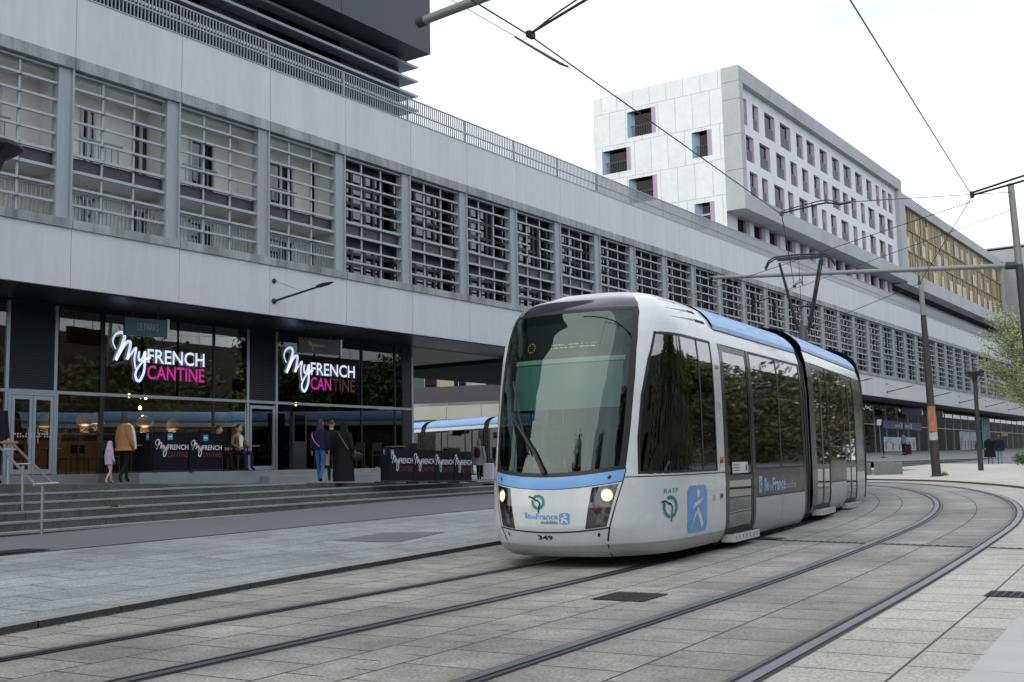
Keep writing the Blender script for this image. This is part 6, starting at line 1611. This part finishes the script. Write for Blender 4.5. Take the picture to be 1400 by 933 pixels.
# a parked van and car on that side, mirrored in the tram windows
def vehicle(name, lbl, loc, rz, L_, W_, H_, m_, van):
    t = thing(name, lbl, name.split('_')[-1], loc, rz)
    P = [(0,.28),(0,.75),(.15*1,.95),(.75,1.05),(1.25,H_*.97),(1.9,H_),(L_ - .1,H_*.98),(L_,H_*.8),(L_,.28)] if van else [(0,.25),(0,.62),(.9,.82),(1.6,H_*.97),(2.2,H_),(3.0,H_*.97),(3.75,.88),(L_,.8),(L_,.25)]
    mb = MB(); mb.rings([[(sx*W_/2*(.86 if z > 1.0 and not van else 1), y, z) for y, z in P] for sx in (-1,1)]); mb.build('body', m_, t, bevel=.05)
    mb = MB()
    for sx in (-1, 1):
        q = [(1.0,1.05),(1.35,H_*.9),(2.0,H_*.9),(2.0,1.05)] if van else [(1.15,.85),(1.75,H_*.93),(2.95,H_*.93),(3.5,.88)]
        mb.face([(sx*(W_/2*(1 if van else .9) + .012), y, z) for y, z in q])
    mb.build('window', g_dark, t)
    for y in (.8, L_ - .85):
        for sx in (-1, 1): mb = MB(); mb.lathe([(0,-.1),(.3,-.1),(.32,-.06),(.32,.06),(.3,.1),(0,.1)], (sx*(W_/2 - .08), y, .32), 18, ax=Matrix.Rotation(R(90), 3, 'Y')); mb.build('wheel', m_tblk, t, smooth=40)
vehicle('white_van', 'white delivery van parked on the camera side of the street', (4.6, 10.0, gz(4.6,10) + .1), 0, 5.2, 1.95, 2.4, mat('white_van_paint', (.6,.6,.6), .3, coat=.5), True)
vehicle('grey_car', 'grey green hatchback parked behind the white van', (4.7, 21.5, gz(4.7,21) + .1), 0, 4.3, 1.75, 1.5, mat('grey_car_paint', (.16,.22,.20), .3, coat=.6), False)

# ---------------------------------------------------------------- handrail on the steps
t = thing('handrail', 'steel double handrail with a wooden top end descending the steps', 'handrail', (0,0,0))
m_ss = mat('brushed_steel', (.36,.37,.38), .35, metal=.7, var=.08)
def stp(px):  return px
top1_, bot1 = Vector((-20.75, 12.10, .66)), Vector((-17.72, 11.05, -.13)); off = Vector((.0, .34, 0))
for o, nm in ((Vector((0,0,0)), 'rail'), (off, 'rail')):
    mb = MB(); mb.tube([top1_ + o, bot1 + o], .024, 10); mb.build(nm, m_ss, t, smooth=50)
mb = MB(); mb.tube([bot1 - Vector((.02,.02,0)), bot1 + off + Vector((0,.1,.01))], .026, 10); mb.build('rail_end', m_ss, t, smooth=50)
mb = MB(); mb.bar(top1_ + Vector((-1.5,.15,.03)), top1_ + Vector((.06,.2,.03)), .44, .045); mb.build('wooden_top', mat('oiled_wood', (.30,.18,.07), .5, var=.2), t, bevel=.008)
for f_, zb in ((.97, gz(-17.8, 11.2) + .05), (.5, LV(3)), (.12, plat(-20.5, 12.2))):
    p = top1_.lerp(bot1, f_) + off*.5; mb = MB(); mb.tube([(p.x, p.y, zb), (p.x, p.y, p.z - .05)], .025, 10); mb.tube([(p.x, p.y - .17, p.z - .02), (p.x, p.y + .17, p.z - .02)], .014, 6); mb.build('post', m_ss, t, smooth=50)
# ---------------------------------------------------------------- people
m_skin = mat('skin_light', (.42,.26,.19), .6, var=.06); m_skin2 = mat('skin_brown', (.16,.085,.055), .6, var=.06)
BASE = dict(pelvis=(0,0,.95), belly=(0,.01,1.10), chest=(0,-.01,1.30), neck=(0,-.005,1.46), skull=(0,.02,1.56))
for s_, n in ((-1,'l'),(1,'r')):
    BASE.update({n+'sh':(s_*.17,-.01,1.40), n+'el':(s_*.225,-.04,1.13), n+'wr':(s_*.24,.05,.89), n+'ha':(s_*.24,.075,.82),
                 n+'hi':(s_*.085,0,.90), n+'kn':(s_*.095,.025,.50), n+'an':(s_*.095,-.02,.09), n+'to':(s_*.105,.13,.035)})
RAD = dict(pelvis=.135, belly=.125, chest=.145, neck=.055, skull=.075, sh=.068, el=.043, wr=.030, ha=.034, hi=.095, kn=.060, an=.042, to=.036)
BONES = [('pelvis','belly','top'),('belly','chest','top'),('chest','neck','skin'),('neck','skull','skin')]
for n in 'lr': BONES += [('chest',n+'sh','top'),(n+'sh',n+'el','top'),(n+'el',n+'wr','top'),(n+'wr',n+'ha','skin'),('pelvis',n+'hi','bot'),(n+'hi',n+'kn','bot'),(n+'kn',n+'an','bot'),(n+'an',n+'to','shoe')]
def seg_d(p, a, b):
    d = b - a; t = max(0, min(1, (p - a).dot(d) / max(1e-9, d.dot(d)))); return (p - (a + d*t)).length
def person(lbl, loc, rz, H=1.70, top=None, bot=None, shoe=None, skin=None, hair=None, pose=None, coat=None, hairlen=0, hood=None, girth=1.0, sleeve='top', grp=None):
    J = {k: Vector(v) for k, v in BASE.items()}
    for k, v in (pose or {}).items(): J[k] = Vector(v)
    t = thing('person', lbl, 'person', loc, rz, grp); sc = H / 1.70
    names = list(J); idx = {n: i for i, n in enumerate(names)}
    me = bpy.data.meshes.new('skeleton'); me.from_pydata([J[n] for n in names], [(idx[a], idx[b]) for a, b, _ in BONES], [])
    o = bpy.data.objects.new('skeleton', me); COL.objects.link(o)
    sk = o.modifiers.new('s', 'SKIN'); sk.branch_smoothing = .6
    for n in names:
        key = n if n in RAD else n[1:]
        g = girth if key in ('pelvis','belly','chest') else 1
        r = RAD[key]; v = me.skin_vertices[0].data[idx[n]]
        v.radius = (r*g, r*.78*g) if key in ('pelvis','belly','chest') else (r, r); v.use_root = (n == 'pelvis')
    sb = o.modifiers.new('d', 'SUBSURF'); sb.levels = 1; sb.render_levels = 1
    dg = bpy.context.evaluated_depsgraph_get(); dg.update()
    me2 = bpy.data.meshes.new_from_object(o.evaluated_get(dg))
    V = [v.co.copy() for v in me2.vertices]; F = [list(p.vertices) for p in me2.polygons]
    bpy.data.objects.remove(o); bpy.data.meshes.remove(me); bpy.data.meshes.remove(me2)
    mb = MB(); kinds = {'skin': 0, 'top': 1, 'bot': 2, 'shoe': 3}
    for v in V: mb.v.append(tuple(v))
    for f in F:
        c = sum((V[i] for i in f), Vector()) / len(f)
        k = min(BONES, key=lambda b: seg_d(c, J[b[0]], J[b[1]]) / (RAD[b[0] if b[0] in RAD else b[0][1:]]))[2]
        mb.f.append(f); mb.m.append(kinds[k])
    # head with a face, hands with fingers
    hd = J['skull'] + Vector((0,.005,.06)); dirv = (J['skull'] - J['neck']).normalized()
    n_u, n_v = 14, 10; ring = []
    for i in range(n_v + 1):
        a = math.pi * i / n_v; z = -math.cos(a)
        ring.append([hd + Vector((math.sin(a)*.076*math.cos(u) * (1 - .16*max(0,-z)), math.sin(a)*.098*math.sin(u) + (.012 if z < -.2 and math.sin(u) > .4 else 0) + (.022 if math.sin(u) > .97 and -.35 < z < .1 else 0), z*.122)) for u in (2*math.pi*j/n_u + math.pi/2 for j in range(n_u))])
    mb.rings(ring, 0)
    for sx in (-1, 1):
        mb.lathe([(0,-.004),(.011,-.002),(.008,.004),(0,.005)], hd + Vector((sx*.032,.089,.012)), 6, 4, ax=Matrix.Rotation(R(-90), 3, 'X'))
        mb.tube([hd + Vector((sx*.075,-.01,.03)), hd + Vector((sx*.083,-.018,.0)), hd + Vector((sx*.074,-.005,-.03))], [.012,.017,.009], 5, 0)
    mb.tube([hd + Vector((-.024,.088,-.052)), hd + Vector((0,.097,-.054)), hd + Vector((.024,.088,-.052))], [.003,.006,.003], 5, 5)
    for n, sx in (('l',-1),('r',1)):
        w_, h_ = J[n+'wr'], J[n+'ha']; d = (h_ - w_).normalized(); sv = d.cross(Vector((sx,0,0))); sv = Vector((0,1,0)) if sv.length < .1 else sv.normalized()
        for q in range(4):
            b = h_ + sv*(.027 - .018*q) + d*.012; L_ = (.066,.074,.070,.055)[q]; bend = Vector((-sx*.012,0,0))
            mb.tube([b, b + d*L_*.55 + bend*.4, b + d*L_ + bend*1.6], [.0085,.008,.006], 5, 0)
        mb.tube([w_ + d*.03 + sv*.024, w_ + d*.055 + sv*.046 - Vector((sx*.01,0,0)), w_ + d*.085 + sv*.05 - Vector((sx*.016,0,0))], [.011,.010,.007], 5, 0)
    b_ = mb.build('body', [skin or m_skin, top, bot, shoe or m_tblk, m_tblk, mat('lips', (.25,.08,.07), .5)], t, smooth=70)
    b_.scale = (sc,)*3
    hm = hair or mat('dark_hair', (.012,.010,.009), .6, var=.2)
    mb = MB(); rg = []
    R_ = 1.0 if not hood else 1.12
    for i in range(7):
        a = (math.pi * .52) * i / 6 + .02; z = math.cos(a)
        rg.append([hd + Vector((math.sin(a)*.084*R_*math.cos(u), -.012 + math.sin(a)*.104*R_*math.sin(u)*(.88 if math.sin(u) > 0 else 1), .012 + z*.130*R_ + (.05*max(0, math.sin(u)) if i > 4 else 0))) for u in (2*math.pi*j/16 for j in range(16))])
    mb.rings(rg)
    if hairlen or hood:
        Ln = hairlen or .26; rg = []
        for i in range(5):
            k = i / 4; rg.append([hd + Vector(((.084 + (.06*k if hood else .02*k))*R_*math.cos(u), -.03 + (.09 + (.05*k if hood else 0))*R_*math.sin(u), .01 - Ln*k)) for u in frange(math.pi*.96 if not hood else math.pi*.72, 2*math.pi*1.02 if not hood else math.pi*2.28, 12)])
        mb.rings(rg, 0, False, False); mb.rings([[p + Vector((0,.02,0)) if not hood else p*1.0 + Vector((0,.008,0)) for p in r] for r in rg], 0, False, False)
    h_ = mb.build('headscarf' if hood else 'hair', hood or hm, t, smooth=60); h_.scale = (sc,)*3
    if coat:
        m_, zh, w0, w1 = coat; mb = MB(); rg = []
        lean = J['chest'] - BASE['chest'] if False else Vector()
        for z, wx, wy in ((1.475,.075,.075),(1.44,.15,.095),(1.38,.205,.125),(1.25,.205,.14),(1.08,w0,.145),(.92,lerp(w0,w1,.45),.155),(zh,w1,w1*.75)):
            rg.append([Vector((wx*math.cos(u), -.005 + wy*math.sin(u), z)) for u in (2*math.pi*j/18 for j in range(18))])
        mb.rings(rg, cap=False)
        for n in 'lr':
            mb.tube([J[n+'sh'] + Vector((0,0,.01)), J[n+'el'], J[n+'wr'] - (J[n+'wr']-J[n+'el'])*.05], [.082,.064,.052], 10)
        c_ = mb.build('coat', m_, t, smooth=60); c_.scale = (sc,)*3
    return t
def walk(k=1.0, sw=.5):
    return dict(lkn=(-.09,.16*k,.53), lan=(-.09,.24*k,.10), lto=(-.095,.38*k,.06), rkn=(.09,.02,.50), ran=(.09,-.30*k,.16), rto=(.095,-.20*k,.04),
                lel=(-.23,-.12*sw,1.14), lwr=(-.235,-.10*sw,.90), lha=(-.235,-.10*sw,.83), rel=(.23,.02*sw,1.13), rwr=(.235,.22*sw,.92), rha=(.235,.27*sw,.86))
def cl(n, c, **k): return mat(n, c, .9, var=.15, scale=8, spec=.15, **k)
m_tan = cl('tan_wool', (.27,.155,.07)); m_blk = cl('black_cloth', (.012,.012,.014)); m_jean = cl('blue_denim', (.05,.10,.27)); m_jean2 = cl('pale_denim', (.14,.21,.30)); m_navy = cl('navy_jacket', (.012,.014,.035)); m_lil = cl('lilac_jacket', (.40,.36,.50)); m_pnk = cl('pink_trousers', (.52,.34,.36)); m_khk = cl('khaki_jacket', (.13,.11,.06)); m_cream = cl('cream_scarf', (.58,.55,.48)); m_gcoat = cl('grey_coat', (.25,.26,.285)); m_dgry = cl('dark_grey_cloth', (.03,.03,.035)); m_wshirt = cl('white_shirt', (.6,.6,.6)); m_shoe_w = cl('white_shoe', (.55,.53,.52)); m_blue = cl('blue_jacket', (.10,.15,.24))
h_br = mat('brown_hair', (.07,.04,.022), .6, var=.2); h_gr = mat('grey_blond_hair', (.20,.16,.10), .6, var=.2)
UP = R(-90)                                                   # facing +X; rz = 0 faces +Y
# woman in tan coat with child
P1 = (-23.75, 17.20, plat(-23.75, 17.2))
w1 = person('woman in a tan coat with a cream scarf walking past the restaurant window', P1, R(-10), 1.74, m_tan, m_blk, m_blk, m_skin2, pose=walk(.5, .5), coat=(m_tan, .80, .24, .27), hairlen=.16)
mb = MB(); mb.tube(catmull([(-.13,.11,1.08),(-.13,.12,1.36),(-.05,.02,1.49),(.08,.05,1.47),(.17,.12,1.36),(.20,.16,1.1),(.22,.17,.86)], 6), [.045]*4 + [.05]*33, 8, sx=.6); mb.build('scarf', m_cream, w1, smooth=60)
person('small child in a lilac jacket and pink trousers walking beside the tan coated woman', (-23.92, 16.90, plat(-23.9, 16.9)), R(-10), 1.02, m_lil, m_pnk, m_shoe_w, m_skin2, pose=walk(.6, .4), coat=(m_lil, .80, .22, .22), hood=m_lil)
# seated man and second diner (seat height .45)
SIT = dict(pelvis=(0,-.02,.55), belly=(0,-.03,.70), chest=(0,-.04,.92), neck=(0,-.03,1.08), skull=(0,.0,1.17), lsh=(-.17,-.04,1.02), rsh=(.17,-.04,1.02), lel=(-.24,.03,.78), rel=(.25,.02,.78), lwr=(-.20,.24,.68), rwr=(.22,.23,.68), lha=(-.17,.30,.67), rha=(.19,.30,.67),
           lhi=(-.09,.0,.52), rhi=(.09,.0,.52), lkn=(-.13,.42,.53), rkn=(.13,.42,.53), lan=(-.12,.42,.10), ran=(.14,.46,.10), lto=(-.13,.55,.04), rto=(.16,.59,.04))
p = person('man in a khaki jacket over a white shirt sitting at the terrace table', (-25.0, 22.0, sz - .02), R(-90), 1.72, m_khk, m_navy, m_blk, m_skin, pose=SIT)
mb = MB(); mb.flat(poly2d([(-.05,.72),(.05,.72),(.085,.95),(.03,1.06),(-.03,1.06),(-.085,.95)]), lambda u, v: (u, .115 - .02*(v-.7), v)); mb.build('shirt_front', m_wshirt, p)
person('diner in black sitting behind the right end of the left logo screens', (-25.35, 21.55, sz - .02), R(-60), 1.68, m_blk, m_blk, m_blk, m_skin, pose=SIT)
# group of three walking away
D3 = R(20)
g1 = (-21.9, 22.2)
w3 = person('woman in a black jacket and blue jeans seen from behind beside the robed person', (g1[0], g1[1], plat(*g1)), D3, 1.72, m_navy, m_jean, m_blk, m_skin, pose=walk(.55, .3), coat=(m_navy, .93, .20, .20), hairlen=.2)
mb = MB(); mb.tube(catmull([(-.16,.08,1.40),(-.175,-.02,1.42),(-.19,-.13,1.33),(-.10,-.17,1.15),(.05,-.165,1.0)], 5), .011, 6); mb.build('pink_strap', mat('pink_strap', (.55,.12,.30), .6), w3)
g2 = (-22.2, 22.96)
person('person in dark clothes and patterned trainers walking between the jeans and the black robe', (g2[0], g2[1], plat(*g2)), R(35), 1.74, m_dgry, m_dgry, m_shoe_w, m_skin, pose=dict(walk(.7, .3), rel=(.24,.05,1.12), rwr=(.12,.26,1.16), rha=(.08,.33,1.17)), coat=(m_blk, .88, .2, .21))
g3 = (-21.62, 22.85)
w5 = person('person in a long black robe and headscarf walking with the woman in jeans', (g3[0], g3[1], plat(*g3)), R(10), 1.66, m_blk, m_blk, m_blk, m_skin2, pose=dict(walk(.3, .4), rel=(.27,-.05,1.14), rwr=(.37,-.02,.93), rha=(.40,.0,.87)), coat=(m_blk, .04, .24, .34), hood=m_blk)
mb = MB(); mb.tube(catmull([(-.12,-.12,1.44),(-.02,-.15,1.3),(.14,-.155,1.08),(.24,-.12,.93)], 5), .008, 6); mb.build('bag_strap', mat('brass_strap', (.25,.17,.08), .5), w5)
t = thing('paper_bag', 'brown paper carrier bag held between the walkers in jeans and black robe', 'bag', (-21.88, 22.35, plat(-21.9, 22.35) + .48)); mb = MB(); mb.rings([[(-.12,-.06,0),(.12,-.06,0),(.12,.06,0),(-.12,.06,0)],[(-.13,-.065,.32),(.13,-.065,.32),(.13,.065,.32),(-.13,.065,.32)]]); mb.build('body', mat('kraft_paper', (.33,.20,.10), .8), t); mb = MB(); mb.tube(catmull([(-.06,0,.32),(-.03,0,.45),(.03,0,.45),(.06,0,.32)], 5), .006, 5); mb.build('handle', MATS['kraft_paper'], t)
t = thing('handbag', 'black shoulder bag hanging at the hip of the robed person', 'bag', (-21.28, 23.0, plat(-21.3, 23.0) + .62)); mb = MB(); mb.rings([[(-.06*k,-.13*k,z),(.06*k,-.13*k,z),(.06*k,.13*k,z),(-.06*k,.13*k,z)] for k, z in ((.8,0),(1,.08),(.95,.2),(.7,.24))]); mb.build('body', m_tblk, t, bevel=.02); mb = MB(); mb.box(.062,.066,-.05,.05,.05,.12); mb.build('flap', m_dgry, t)
# woman with suitcase
g4 = (-26.7, 36.1); z4 = -.555
w6 = person('woman in a grey coat pulling a white suitcase into the underpass', (*g4, z4), R(15), 1.66, m_gcoat, m_blk, m_blk, m_skin, h_gr, pose=dict(walk(.4, .3), rel=(.26,-.08,1.12), rwr=(.33,-.12,.88), rha=(.35,-.14,.82)), coat=(m_gcoat, .66, .22, .29), hairlen=.12)
t = thing('backpack', 'dark plum backpack on the back of the woman in the grey coat', 'backpack', (g4[0] + .05, g4[1] - .17, z4 + .98), R(15)); mb = MB(); mb.rings([[(k*.14*math.cos(u), -.02 - .09*k*abs(math.sin(u)) * (1 if math.sin(u) < 0 else .2), z) for u in (2*math.pi*j/14 for j in range(14))] for k, z in ((.6,-.02),(.95,.05),(1,.18),(.9,.30),(.5,.38))]); mb.build('body', cl('plum_nylon', (.035,.018,.03)), t, smooth=60)
mb = MB(); mb.tube([(-.08,.0,.36),(-.09,.03,.2),(-.08,.0,.02)], .014, 6); mb.tube([(.08,.0,.36),(.09,.03,.2),(.08,.0,.02)], .014, 6); mb.build('strap', m_tblk, t)
t = thing('suitcase', 'upright white rolling suitcase beside the woman in the grey coat', 'suitcase', (g4[0] + .52, g4[1] - .05, z4), R(20)); mb = MB(); mb.box(-.21,.21,-.13,.13,.05,.72); mb.build('shell', mat('white_shell', (.60,.60,.66), .4, var=.05), t, bevel=.04)
mb = MB(); mb.tube([(-.1,.1,.72),(-.1,.1,.92),(.1,.1,.92),(.1,.1,.72)], .012, 6); mb.build('handle', m_black, t)
for sx in (-.15,.15): mb = MB(); mb.lathe([(0,-.02),(.035,-.02),(.035,.02),(0,.02)], (sx,0,.035), 10, ax=Matrix.Rotation(R(90), 3, 'Y')); mb.build('wheel', m_tblk, t)
# person cut by the left edge
person('person in dark clothes cut off by the left edge at the top of the handrail', (-21.02, 12.19, plat(-21.0, 12.19)), R(-100), 1.76, m_blk, m_navy, m_blk, m_skin, pose=dict(rel=(.24,.05,1.12), rwr=(.20,.28,1.02), rha=(.18,.34,1.0)), coat=(m_blk, .85, .22, .24))
# far pedestrians
zf = lambda x, y: gz(x, y) + .025
person('far pedestrian in a long black coat over a white top beside the street lamp post', (-14.55, 72.0, zf(-14.55, 72)), R(195), 1.76, m_wshirt, m_jean2, m_blk, m_skin2, pose=walk(.5, .4), coat=(m_blk, .42, .23, .34))
person('far pedestrian in a navy padded jacket and jeans walking on the road', (-13.9, 71.5, zf(-13.9, 71.5)), R(190), 1.76, m_navy, m_jean2, m_blk, m_skin2, pose=walk(.5, .4), coat=(m_navy, .80, .26, .29))
bx, by = -23.6, 86.5; bz = far_plat(bx, by)
person('far person in a blue jacket standing with a bicycle before the white posters', (bx, by, bz), R(70), 1.74, m_blue, m_blk, m_blk, m_skin2, pose=dict(rel=(.24,.06,1.13), rwr=(.22,.28,1.0), rha=(.22,.34,.98)), coat=(m_blue, .85, .23, .24))
def bicycle(loc, rz, lbl):
    t = thing('bicycle', lbl, 'bicycle', loc, rz, 'bicycles before the far shops')
    for y in (-.52, .52):
        mb = MB(); pts = [(0, y + .33*math.cos(a), .34 + .33*math.sin(a)) for a in frange(0, 2*math.pi, 22)]; mb.tube(pts, .018, 6, cap=False)
        for k in range(6): a = k*math.pi/6; mb.tube([(0, y + .32*math.cos(a), .34 + .32*math.sin(a)), (0, y - .32*math.cos(a), .34 - .32*math.sin(a))], .004, 4)
        mb.build('wheel', m_tblk, t)
    mb = MB()
    for a, b in (((0,-.52,.34),(0,-.12,.30)),((0,-.12,.30),(0,.38,.72)),((0,-.12,.30),(0,-.25,.82)),((0,-.22,.74),(0,.40,.76)),((0,-.52,.34),(0,-.22,.74)),((0,.52,.34),(0,.37,.92))): mb.tube([a, b], .02, 7)
    mb.build('frame', m_poled, t)
    mb = MB(); mb.tube([(-.28,.32,.98),(-.1,.40,.95),(.1,.40,.95),(.28,.32,.98)], .016, 6); mb.build('handlebar', m_black, t); mb = MB(); mb.rings([[(-.03,-.14,.84),(.03,-.14,.84),(.03,-.14,.88),(-.03,-.14,.88)],[(-.08,-.36,.84),(.08,-.36,.84),(.08,-.36,.89),(-.08,-.36,.89)]]); mb.build('saddle', m_tblk, t)
bicycle((bx + .25, by - .5, bz), R(20), 'bicycle held by the far person in the blue jacket'); bicycle((-25.9, 121.8, far_plat(-25.9, 121.8)), R(5), 'dark bicycle leaning by the far posters behind the street lamp')
t = thing('shopping_bag', 'dark red trolley bag beside the far person in the blue jacket', 'bag', (bx + .1, by + .8, bz)); mb = MB(); mb.rings([[(-.2*k,-.25*k,z),(.2*k,-.25*k,z),(.2*k,.25*k,z),(-.2*k,.25*k,z)] for k, z in ((.9,.06),(1,.3),(.95,.75),(.7,.85))]); mb.build('body', cl('dark_red_cloth', (.10,.015,.025)), t); mb = MB(); mb.tube([(0,.2,.8),(0,.35,1.0)], .015, 6); mb.build('handle', m_black, t)
